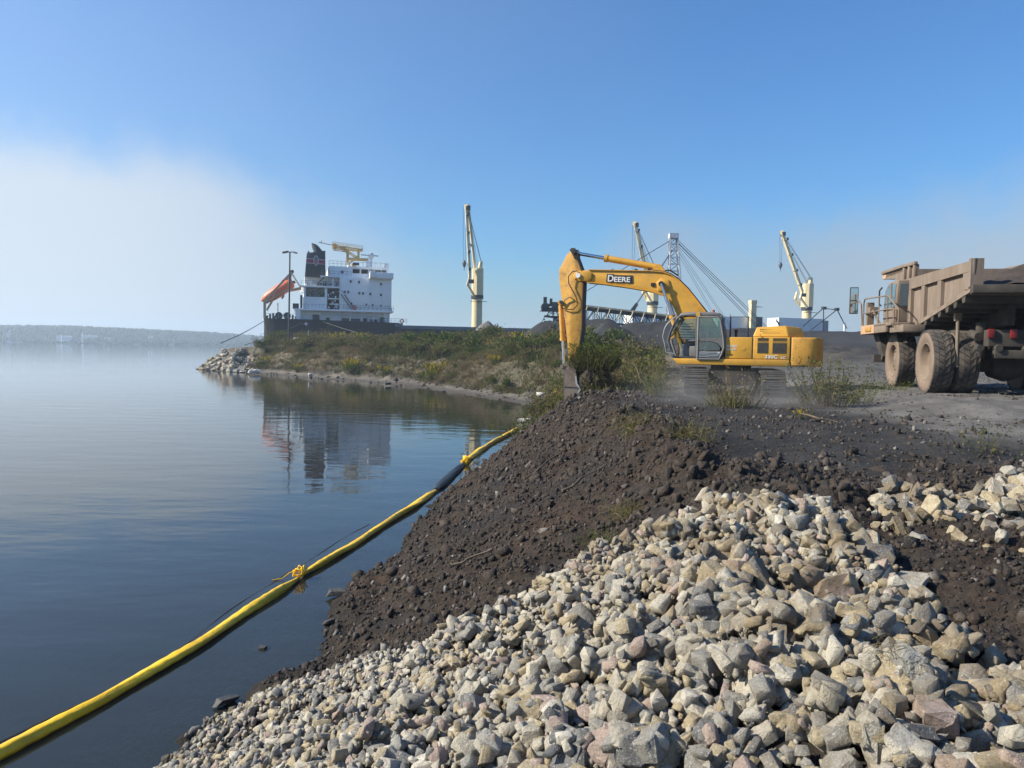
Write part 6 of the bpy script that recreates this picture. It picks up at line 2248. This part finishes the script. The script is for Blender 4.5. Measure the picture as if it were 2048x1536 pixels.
def leaves(P, D, L, W, tint):
    """rhombic leaves at P pointing along D; returns verts, quads, tints"""
    n = len(P)
    D = D / np.linalg.norm(D, axis=1, keepdims=True)
    r = rng.normal(size=(n, 3))
    S = np.cross(D, r)
    S /= np.linalg.norm(S, axis=1, keepdims=True) + 1e-9
    L = np.broadcast_to(L, n)[:, None]
    W = np.broadcast_to(W, n)[:, None]
    V = np.stack([P, P + D * L * .45 + S * W * .5, P + D * L, P + D * L * .45 - S * W * .5], 1)
    F = np.arange(n * 4).reshape(n, 4)
    return V.reshape(-1, 3), F, np.broadcast_to(tint, n)


def blades(P, D, L, W, tint, droop=.3):
    """two-segment grass blades"""
    n = len(P)
    D = D / np.linalg.norm(D, axis=1, keepdims=True)
    S = np.cross(D, rng.normal(size=(n, 3)))
    S /= np.linalg.norm(S, axis=1, keepdims=True) + 1e-9
    L = np.broadcast_to(L, n)[:, None]
    W = np.broadcast_to(W, n)[:, None]
    mid = P + D * L * .55
    tipd = D.copy()
    tipd[:, 2] -= droop
    tip = mid + tipd * L * .45
    V = np.stack([P - S * W * .5, P + S * W * .5, mid + S * W * .4, tip, mid - S * W * .4], 1)
    F = np.concatenate([np.arange(n)[:, None] * 5 + np.array([0, 1, 2, 4])[None], np.arange(n)[:, None] * 5 + np.array([4, 2, 3, 3])[None]], 0)
    return V.reshape(-1, 3), F, np.concatenate([np.broadcast_to(tint, n)] * 2)


def pack(name, parts):
    Vs, Fs, Ts, o = [], [], [], 0
    for v, f, t in parts:
        Vs.append(v)
        Fs.append(f + o)
        Ts.append(t)
        o += len(v)
    Vs = [v for v in Vs]
    V, F, T = np.vstack(Vs), np.vstack(Fs), np.concatenate(Ts)
    deg_ = F[:, 2] == F[:, 3]
    me = bpy.data.meshes.new(name)
    q, tr = F[~deg_], F[deg_][:, :3]
    k = len(q) + len(tr)
    me.vertices.add(len(V))
    me.vertices.foreach_set('co', V.astype(np.float32).ravel())
    li = np.concatenate([q.ravel(), tr.ravel()]).astype(np.int32)
    me.loops.add(len(li))
    me.loops.foreach_set('vertex_index', li)
    me.polygons.add(k)
    st = np.concatenate([np.arange(len(q)) * 4, len(q) * 4 + np.arange(len(tr)) * 3]).astype(np.int32)
    me.polygons.foreach_set('loop_start', st)
    a = me.attributes.new('tint', 'FLOAT', 'FACE')
    a.data.foreach_set('value', np.concatenate([T[~deg_], T[deg_]]).astype(np.float32))
    me.update(calc_edges=True)
    me.materials.append(M_LEAF)
    return me


def unit(n):
    v = rng.normal(size=(n, 3))
    return v / np.linalg.norm(v, axis=1, keepdims=True)


def bush_parts(h, w, n, leaf, tl, th, lumps=7):
    """a bush as several leaf clumps of different size on stems"""
    out, stems = [], []
    for k in range(lumps):
        a = rng.uniform(0, 6.28)
        rr = w * .5 * rng.uniform(.1, .75)
        c = np.array([math.cos(a) * rr, math.sin(a) * rr, h * rng.uniform(.35, .78)])
        r = np.array([w * rng.uniform(.2, .32), w * rng.uniform(.2, .32), h * rng.uniform(.18, .30)])
        m = n // lumps
        u = unit(m)
        P = c + u * r * (rng.random((m, 1)) ** .45)
        D = u + rng.normal(size=(m, 3)) * .6 + np.array([0, 0, .5])
        ct = rng.uniform(tl, th)
        out.append(leaves(P, D, leaf * rng.uniform(.7, 1.4, m), leaf * .5, np.clip(ct + rng.normal(0, .05, m), 0, .86)))
        ns = 3
        stems.append(blades(np.tile([0, 0, -.1], (ns, 1)) + rng.normal(0, .04, (ns, 3)), np.tile(c, (ns, 1)) + rng.normal(0, .1, (ns, 3)), np.linalg.norm(c), .03, .66, 0))
    return out, stems


def golden_parts(h, w, ns, k=1.0):
    out, stems, fl = [], [], []
    for q in range(ns):
        b = rng.normal(0, w * .16, 2)
        lean = b * 1.4 + rng.normal(0, .08, 2)
        hh = h * rng.uniform(.7, 1.08)
        top = np.array([b[0] + lean[0], b[1] + lean[1], hh])
        b3 = np.array([b[0], b[1], -.1])
        stems.append(blades(b3[None], (top - b3)[None], np.linalg.norm(top - b3), .02 * k, .58, 0))
        m = 16
        f = rng.uniform(.1, .85, m)
        P = b3 + (top - b3) * f[:, None]
        D = unit(m) + np.array([0, 0, .3])
        out.append(leaves(P, D, .13 * k * rng.uniform(.7, 1.3, m), .035 * k, np.clip(rng.normal(.26, .1, m), 0, .5)))
        m = int(rng.choice([0, 8, 14, 24]))
        f = rng.uniform(.72, 1.04, m)
        P = b3 + (top - b3) * f[:, None] + rng.normal(0, .05 * k, (m, 3)) * (1.2 - f[:, None])
        fl.append(leaves(P, unit(m) * .8 + np.array([.2, .2, .25]), .085 * k * rng.uniform(.6, 1.3, m), .05 * k, rng.uniform(.91, 1.0, m)))
    return out, stems, fl


def weed_parts(h, w, ns, t0=.80, lf=10, k=1.0, green=.25):
    out, stems = [], []
    for q in range(ns):
        b = rng.normal(0, w * .2, 2)
        lean = b * 1.0 + rng.normal(0, .12 * h, 2)
        hh = h * rng.uniform(.5, 1.05)
        b3 = np.array([b[0], b[1], -.1])
        top = np.array([b[0] + lean[0], b[1] + lean[1], hh])
        stems.append(blades(b3[None], (top - b3)[None], np.linalg.norm(top - b3), .016 * k, np.clip(t0 + rng.normal(0, .06), .6, .88), .15))
        f = rng.uniform(.15, 1, lf)
        P = b3 + (top - b3) * f[:, None] + rng.normal(0, .02, (lf, 3))
        tt = np.where(rng.random(lf) < green, rng.uniform(.15, .5, lf), np.clip(rng.normal(t0, .06, lf), .55, .89))
        out.append(leaves(P, unit(lf) + np.array([0, 0, .5]), .085 * k * rng.uniform(.6, 1.5, lf), .028 * k, tt))
    return out, stems


def plant(name, label, cat, loc, parts, stems, group=None, flowers=None, rz=0, sc=1.0):
    t = thing(name, label, cat, loc, rz, group)
    t.scale = (sc, sc, sc)
    meshobj('foliage', pack('foliage', parts), t)['kind'] = 'stuff'
    meshobj('stem', pack('stem', stems), t)['kind'] = 'stuff'
    if flowers:
        meshobj('flower', pack('flower', flowers), t)['kind'] = 'stuff'
    return t


def shore_pt(y, d):
    """point d metres inland of the bay shore at y"""
    ys = [p[1] for p in SHORE[14:28]]
    xs = [p[0] for p in SHORE[14:28]]
    y2 = min(y + .5, 130)
    x0, x1 = np.interp(y, ys, xs), np.interp(y2, ys, xs)
    tx, ty = x1 - x0, y2 - y
    L = math.hypot(tx, ty)
    return x0 + ty / L * d, y - tx / L * d


protos = {}


def proto(kind, i):
    key = (kind, i)
    if key in protos:
        return None
    if kind == 'green':
        a, b = bush_parts(1.25, 1.7, 620, .15, .10, .46)
        return a, b, None
    if kind == 'olive':
        a, b = bush_parts(1.1, 1.6, 520, .14, .38, .62)
        a2, b2 = weed_parts(1.3, 1.5, 24, .74, 8, 1.7, .3)
        return a + a2, b + b2, None
    if kind == 'brown':
        a, b = weed_parts(1.15, 1.7, 70, .72, 10, 1.9, .22)
        return a, b, None


LBL = {'green': ('shrub', 'leafy green shrub in the thicket along the overgrown bank', 'shrub', 'green shrubs of the bank'),
       'olive': ('shrub', 'olive shrub mixed with dry stems on the overgrown bank', 'shrub', 'olive shrubs of the bank'),
       'brown': ('weed_clump', 'clump of brown dry weeds on the slope of the bank', 'weeds', 'brown weed clumps of the bank')}


def put(kind, x, y, s, z=None, band=None):
    i = int(rng.integers(0, 4))
    key = (kind, i)
    nm, lb, ct, gp = LBL[kind]
    z = ground_z(x, y) if z is None else z
    pr = proto(kind, i)
    if pr:
        t = plant(nm, lb, ct, (x, y, z - .05), pr[0], pr[1], gp)
        protos[key] = t
    else:
        t = copy_tree(protos[key])
        t.location = (x, y, z - .05)
    px_ = x / y
    where = ('beside the riprap point', 'before the orange lifeboat', 'before the ship funnel', 'before the white bridge house', 'before the grey ship bulwark', 'under the first crane', 'left of the digger arm', 'behind the bucket', 'near the cab')[sum(px_ > q for q in (-.335, -.27, -.21, -.15, -.085, -.02, .045, .12))]
    at_ = band if band else 'in the thicket'
    t['label'] = {'green': 'leafy green shrub', 'olive': 'olive shrub with dry stems', 'brown': 'clump of dry brown weeds'}[kind]
    t['label'] = ('big ' if s > 1.35 else 'small ' if s < .75 else '') + t['label'] + ' ' + at_ + ' ' + where
    t['group'] = gp + ' ' + where
    t.rotation_euler = (0, 0, rng.uniform(0, 6.28))
    t.scale = (s * rng.uniform(.85, 1.2), s * rng.uniform(.85, 1.2), s * rng.uniform(.8, 1.15))
    return t


nsh = 0
while nsh < 300:
    y_ = rng.uniform(46, 129)
    d_ = rng.choice([rng.uniform(8, 17), rng.uniform(4, 8), rng.uniform(2.8, 4.5)], p=[.70, .17, .13])
    x_, y2 = shore_pt(y_, d_)
    if x_ < -46.5 or x_ > min(10, .19 * y2 - .5) or (d_ < 8 and x_ < -43):
        continue
    k = rng.choice(['green', 'olive', 'brown'], p=[.40, .38, .22] if d_ > 8 else [.30, .22, .48])
    s = rng.uniform(.85, 1.75) if d_ > 8 else rng.uniform(.45, .95)
    put(k, x_, y2, s * (1.08 if d_ > 8 else 1), None, ('on the crest' if d_ < 12 else 'behind the crest') if d_ > 8 else 'on the slope' if d_ > 4.5 else 'by the beach')
    nsh += 1
# thicket between the excavator arm and its cab
for q in range(64):
    x_, y_ = rng.uniform(1.5, 8.5), rng.uniform(31, 47)
    if x_ > .195 * y_ - .5:
        continue
    put(rng.choice(['green', 'olive', 'brown'], p=[.34, .33, .33] if x_ / y_ < .12 else [.10, .28, .62]), x_, y_, rng.uniform(.55, 1.0), None, 'in the front thicket' if y_ < 38 else 'in the rear thicket')

GOLD = [(89.8, 3.3, 1.5, 'goldenrod in bright yellow bloom low on the bank, just above the middle of the beach'), (90.5, 4.6, 1.2, 'smaller goldenrod just above the bright yellow one at mid beach'), (96.5, 3.4, 1.1, 'thin goldenrod left of the bright yellow one above the beach'),
        (101.5, 3.4, 1.5, 'goldenrod in yellow bloom close to the white upright stone'), (102.8, 4.3, 1.0, 'small goldenrod close behind the one near the white upright stone'), (111.5, 3.0, 1.1, 'yellow green goldenrod at the water near the flat pale slab'),
        (121.5, 4.0, 1.3, 'round yellow goldenrod beside the riprap stones'), (84.0, 11.5, 1.6, 'tall goldenrod on the crest in front of the gravel cone'), (85.6, 10.2, 1.2, 'goldenrod on the crest just below the tall one'), (93.0, 10.5, 1.2, 'yellowish goldenrod on the crest left of the first crane'),
        (114, 12.0, 1.7, 'broad yellow green goldenrod on the crest near the lamp post'), (112, 13.5, 1.4, 'goldenrod on the crest right of the lamp post'), (80, 6.5, 1.0, 'goldenrod halfway up the slope below the gravel cone'), (58, 3.4, 1.2, 'goldenrod near the head of the bay'), (60.5, 2.6, .9, 'small goldenrod at the beach by the pale boulder')]
for y_, d_, s, lb in GOLD:
    x_, y2 = shore_pt(y_, d_)
    a, b, f = golden_parts(1.2, 1.7, 26, 1.25)
    a2, b2 = bush_parts(1.0, 1.5, 260, .13, .18, .5)
    plant('goldenrod', lb, 'goldenrod', (x_, y2, ground_z(x_, y2) - .03), a + a2, b + b2, None, f, rng.uniform(0, 360), s)

# low growth and dead grass on the bank: nobody could count it
n_ = 64000
y_ = rng.uniform(29, 131, n_ * 3)
ys = [p[1] for p in SHORE[14:28]]
xs = [p[0] for p in SHORE[14:28]]
x_ = np.interp(y_, ys, xs) + rng.uniform(0, 26, len(y_))
h_, d_, _, _ = terrain(x_, y_)
pat = fbm(x_ / 4.5, y_ / 4.5, 41, 3)
dens = np.where(d_ > 7.5, .95, np.where(d_ > 4.2, .62 + pat * .9, .5 + pat * .9)) * sstep(2.4, 3.4, d_) * sstep(28, 16, d_)
dens = np.where(y_ < 46, np.where(d_ > 1.6, .9, 0), dens)
dens = np.where(x_ > .2 * y_ - .5, 0, dens)
dens = np.where((x_ < -44) & (d_ < 6.2), 0, dens)
ok = rng.random(len(x_)) < dens
x_, y_, h_, d_, pat = x_[ok][:n_], y_[ok][:n_], h_[ok][:n_], d_[ok][:n_], pat[ok][:n_]
m_ = len(x_)
parts = []
hue = fbm(x_ / 7, y_ / 7, 45, 3)
for k in range(4):
    P = np.stack([x_ + rng.normal(0, .12, m_), y_ + rng.normal(0, .12, m_), h_ - .03], -1)
    D = np.stack([rng.normal(0, .4, m_), rng.normal(0, .4, m_), np.ones(m_)], -1)
    gr = np.clip(.44 - hue * 1.1 - np.where(d_ > 7, .06, -.10), .08, .85)
    ti = np.clip(np.where(rng.random(m_) < np.where(d_ > 7, .72, .5), gr + rng.normal(0, .08, m_), rng.uniform(.64, .87, m_)), .05, .875)
    parts.append(blades(P, D, rng.uniform(.22, .62, m_) * np.where(d_ > 7, 1.35, .75), rng.uniform(.03, .06, m_), ti, .35))
ug_ = meshobj('undergrowth', pack('undergrowth', parts))
ug_['kind'] = 'stuff'
ug_['label'] = 'dry grass and low weeds covering the bank of the bay'

# ---- plants close to the machines
NEAR = [('weed_clump', 'tall bushy weed clump in the dust just right of the excavator', (9.2, 22.4), 'bush', 1.0), ('weed_clump', 'grassy weed clump in front of the right crawler track', (6.2, 21.6), 'weed', .95), ('weed_clump', 'tall dry stalks with a yellow green base left of the left crawler track', (4.7, 25.6), 'stalk', 1.0),
        ('weed_clump', 'leafy weeds beside the left crawler track', (5.2, 27.2), 'bush', .7), ('weed_clump', 'low green weeds near the front wheel of the haul truck', (11.3, 24.6), 'low', .8), ('weed_clump', 'low sparse weeds between the bushy clump and the truck', (10.4, 23.2), 'low', .7),
        ('weed_clump', 'low weeds at the foot of the front wheel of the truck', (12.6, 26.0), 'low', .8), ('weed_clump', 'small green plant alone on the black ground above the stone heap', (8.3, 13.3), 'sprig', .8), ('weed_clump', 'little yellow flowered tuft on the dark earth beyond the ridge', (7.0, 18.4), 'gold', .35),
        ('weed_clump', 'uprooted turf lump with grass roots on the earth ridge', (2.55, 15.5), 'turf', .8), ('weed_clump', 'second turf lump with tangled grass on the earth ridge', (3.2, 13.9), 'turf', .75), ('weed_clump', 'yellow green tuft on top of the uprooted turf', (2.6, 16.7), 'gold', .35),
        ('weed_clump', 'bent grass tuft half buried on the slope above the stones', (1.75, 11.2), 'turf', .5), ('weed_clump', 'bright green blades sticking out beside the stones', (1.35, 10.3), 'low', .42), ('weed_clump', 'grassy turf at the edge of the cut under the bucket', (1.2, 29.5), 'low', 1.2), ('weed_clump', 'second grassy turf at the edge of the cut nearer the water', (.6, 31.5), 'low', 1.2),
        ('weed_clump', 'dry tuft stuck among the stones at lower right', (1.95, 3.9), 'dry', .16)]
for nm, lb, (x_, y_), kd, s in NEAR:
    fl = None
    if kd == 'bush':
        a, b = weed_parts(1.45, 1.5, 95, .70, 22, 1.05, .55)
        a2, b2 = bush_parts(.9, 1.3, 500, .085, .30, .55)
        a, b = a + a2, b + b2
    elif kd == 'weed':
        a, b = weed_parts(1.15, 1.3, 60, .80, 8, 1.1, .3)
        b += [blades(np.stack([rng.normal(0, .3, 160), rng.normal(0, .3, 160), np.full(160, -.05)], -1), np.stack([rng.normal(0, .5, 160), rng.normal(0, .5, 160), np.ones(160)], -1), rng.uniform(.3, .9, 160), .022, rng.uniform(.35, .86, 160), .4)]
    elif kd == 'stalk':
        a, b = weed_parts(1.9, .5, 12, .82, 9, 1.1, .1)
        a2, b2 = weed_parts(.75, .6, 30, .5, 12, 1.2, .9)
        a, b = a + a2, b + b2
    elif kd == 'sprig':
        a, b = weed_parts(.75, .9, 16, .5, 12, .9, .9)
    elif kd == 'gold':
        a, b, fl = golden_parts(.8, .9, 12, 1.0)
    elif kd == 'turf':
        a = [leaves(rng.normal(0, .22, (60, 3)) * [1, 1, .5], unit(60), .1, .03, rng.uniform(.2, .6, 60))]
        b = [blades(rng.normal(0, .28, (420, 3)) * [1, 1, .4] + [0, 0, .1], unit(420) + [0, 0, .25], rng.uniform(.2, .75, 420), .011, rng.uniform(.42, .84, 420), .6)]
    elif kd == 'dry':
        a = [leaves(rng.normal(0, .2, (10, 3)), unit(10), .1, .02, .8)]
        b = [blades(rng.normal(0, .2, (70, 3)), unit(70) + [0, 0, .4], rng.uniform(.4, 1.1, 70), .02, rng.uniform(.78, .88, 70), .5)]
    else:
        a, b = weed_parts(.5, 1.6, 60, .5, 9, 1.0, .85)
    z0 = .45 if kd == 'dry' else 0
    plant(nm, lb, 'weeds', (x_, y_, ground_z(x_, y_) - .02 + z0), a, b, None, fl, 0, s)

# ---- root ball and shrub that the bucket has just torn out
m_clod = mat('root_earth', (.040, .030, .023), rough=.95, var=.4, vs=3, bump=.06, bs=5, dirt=(.085, .064, .046), da=.4, ds=2)
cl = thing('uprooted_shrub', 'torn out shrub with its ball of dark roots held in the excavator bucket', 'shrub', exw(5.1, .1, .35), EZ)
bm = bmesh.new()
bmesh.ops.create_icosphere(bm, subdivisions=4, radius=1)
for v in bm.verts:
    c = v.co.copy()
    f = 1 + .28 * fbm(np.array([c.x * 1.4 + c.z]), np.array([c.y * 1.4 - c.z * .7]), 77, 3)[0] + .14 * fbm(np.array([c.x * 5 + c.z * 3]), np.array([c.y * 5 - c.z * 4]), 78, 3)[0]
    v.co = Vector((c.x * .62 * f - .10 * c.z, c.y * .66 * f, c.z * .78 * f))
me = bpy.data.meshes.new('root_ball')
bm.to_mesh(me)
bm.free()
me.polygons.foreach_set('use_smooth', [True] * len(me.polygons))
me.materials.append(m_clod)
meshobj('root_ball', me, cl)
n_ = 900
u_ = unit(n_)
P = u_ * [.62, .66, .80] + rng.normal(0, .03, (n_, 3))
rt = blades(P, u_ * .5 + rng.normal(0, .5, (n_, 3)) + [0, 0, -.5], rng.uniform(.12, .5, n_), .012, rng.uniform(.60, .80, n_), .6)
meshobj('root', pack('root', [rt]), cl)['kind'] = 'stuff'
n_ = 2600
b2 = rng.uniform(-1, 1, (n_, 2)) * [.80, .6]
P = np.stack([b2[:, 0] + .05, b2[:, 1], .35 + rng.uniform(0, .4, n_)], -1)
D = np.stack([b2[:, 0] * .5 + rng.normal(0, .22, n_), b2[:, 1] * .4 + rng.normal(0, .22, n_), np.ones(n_)], -1)
st_ = blades(P, D, rng.uniform(.2, .85, n_), .014, np.clip(rng.normal(.58, .18, n_), .2, .86), .35)
n2 = 3600
P2 = np.stack([rng.uniform(-1, 1, n2) * .95, rng.uniform(-1, 1, n2) * .7, rng.uniform(.55, 1.45, n2)], -1)
lf_ = leaves(P2, unit(n2) + [0, 0, .8], .09 * rng.uniform(.6, 1.4, n2), .035, np.clip(rng.normal(.32, .12, n2), .05, .6))
n3 = 900
P3 = unit(n3) * [.66, .72, .75]
P3[:, 2] -= .1
lf3 = leaves(P3[P3[:, 1] > 0], (unit(n3) + [0, .5, .3])[P3[:, 1] > 0], .10, .045, np.clip(rng.normal(.30, .12, int((P3[:, 1] > 0).sum())), .05, .6))
meshobj('stem', pack('stem', [st_]), cl)['kind'] = 'stuff'
meshobj('foliage', pack('foliage', [lf_, lf3]), cl)['kind'] = 'stuff'

# sticks and roots lying on the slope
m_tw = mat('dry_wood', (.16, .12, .08), rough=.9, var=.3)
TW = [((1.75, 24.2), (2.5, 25.4), 'thin root sticking out of the cut below the bucket'), ((.3, 17.0), (1.5, 18.6), 'long thin stick lying on the upper slope of brown earth'), ((.9, 13.2), (1.7, 14.0), 'short stick lying on the brown slope'), ((6.4, 17.0), (7.1, 16.7), 'pale twig lying on the dark ground beyond the ridge'),
      ((-.9, 11.9), (-.3, 12.2), 'piece of driftwood lying on the dark slope'), ((4.2, 27.0), (4.75, 26.5), 'root hanging between the uprooted shrub and the ground')]
for (a_, b_, lb) in TW:
    za, zb = ground_z(*a_), ground_z(*b_)
    up = 1.0 if 'hanging' in lb else .10
    pts = [Vector((a_[0] + (b_[0] - a_[0]) * q + .05 * math.sin(q * 9), a_[1] + (b_[1] - a_[1]) * q + .05 * math.cos(q * 7), za + (zb - za) * q + .06 + up * (1 - q))) for q in np.linspace(0, 1, 7)]
    tag(MB().tube(pts, [(.022 if up < .5 else .014) * (1.15 - .6 * q) for q in np.linspace(0, 1, 7)], 6).build('stick', m_tw, None, smooth=60), lb, 'stick')
# ================================================================== pieces that were drawn together become parts of their own
for o in [q for q in col.objects if q.type == 'MESH' and q.parent and q.name.split('.')[0] in
          ('axle', 'rear_fitting', 'boss_plate', 'strut', 'vent_pipe', 'antenna', 'floodlight', 'boom_bracket', 'corner_post', 'body_rail', 'control_lever', 'seat', 'console', 'latch', 'panel_gap', 'doorway', 'deck_locker', 'life_ring', 'canopy_rib', 'side_cutter', 'stick_pin', 'cylinder_bracket', 'rock_ejector', 'bulwark', 'signal_mast', 'exhaust_pipe', 'fender_strip', 'mooring_winch', 'hydraulic_hose')]:
    if len(o.data.vertices) < 3000:
        islands(o)

# ------------------------------------------------------------------ dust stirred up round the crawlers
db = MB().box(2.2, 13.5, 17.5, 30.5, 2.2, 4.9)
dm_ = bpy.data.materials.new('dust')
dm_.use_nodes = True
t = dm_.node_tree
t.nodes.clear()
pv = t.nodes.new('ShaderNodeVolumePrincipled')
pv.inputs['Color'].default_value = (.54, .53, .52, 1)
g = t.nodes.new('ShaderNodeTexCoord').outputs['Object']
s3 = t.nodes.new('ShaderNodeSeparateXYZ')
t.links.new(g, s3.inputs[0])
fz = mapr(t, s3.outputs[2], 2.9, 4.7, 1, 0)
ex_ = M2(t, 'DIVIDE', M2(t, 'SUBTRACT', s3.outputs[0], 7.0), 4.6)
ey_ = M2(t, 'DIVIDE', M2(t, 'SUBTRACT', s3.outputs[1], 24.0), 5.6)
rr_ = M2(t, 'SQRT', M2(t, 'ADD', M2(t, 'MULTIPLY', ex_, ex_), M2(t, 'MULTIPLY', ey_, ey_)))
fr_ = mapr(t, rr_, .25, 1.0, 1, 0)
nn_ = mapr(t, noise(t, g, .55, 4, .6), .36, .68, 0, 1)
t.links.new(M2(t, 'MULTIPLY', M2(t, 'MULTIPLY', M2(t, 'MULTIPLY', fz, fz), M2(t, 'MULTIPLY', fr_, nn_)), .20), pv.inputs['Density'])
ov = t.nodes.new('ShaderNodeOutputMaterial')
t.links.new(pv.outputs[0], ov.inputs['Volume'])
dust = db.build('dust', dm_)
dust['kind'] = 'stuff'
dust['label'] = 'thin dust hanging over the black ground round the excavator tracks'
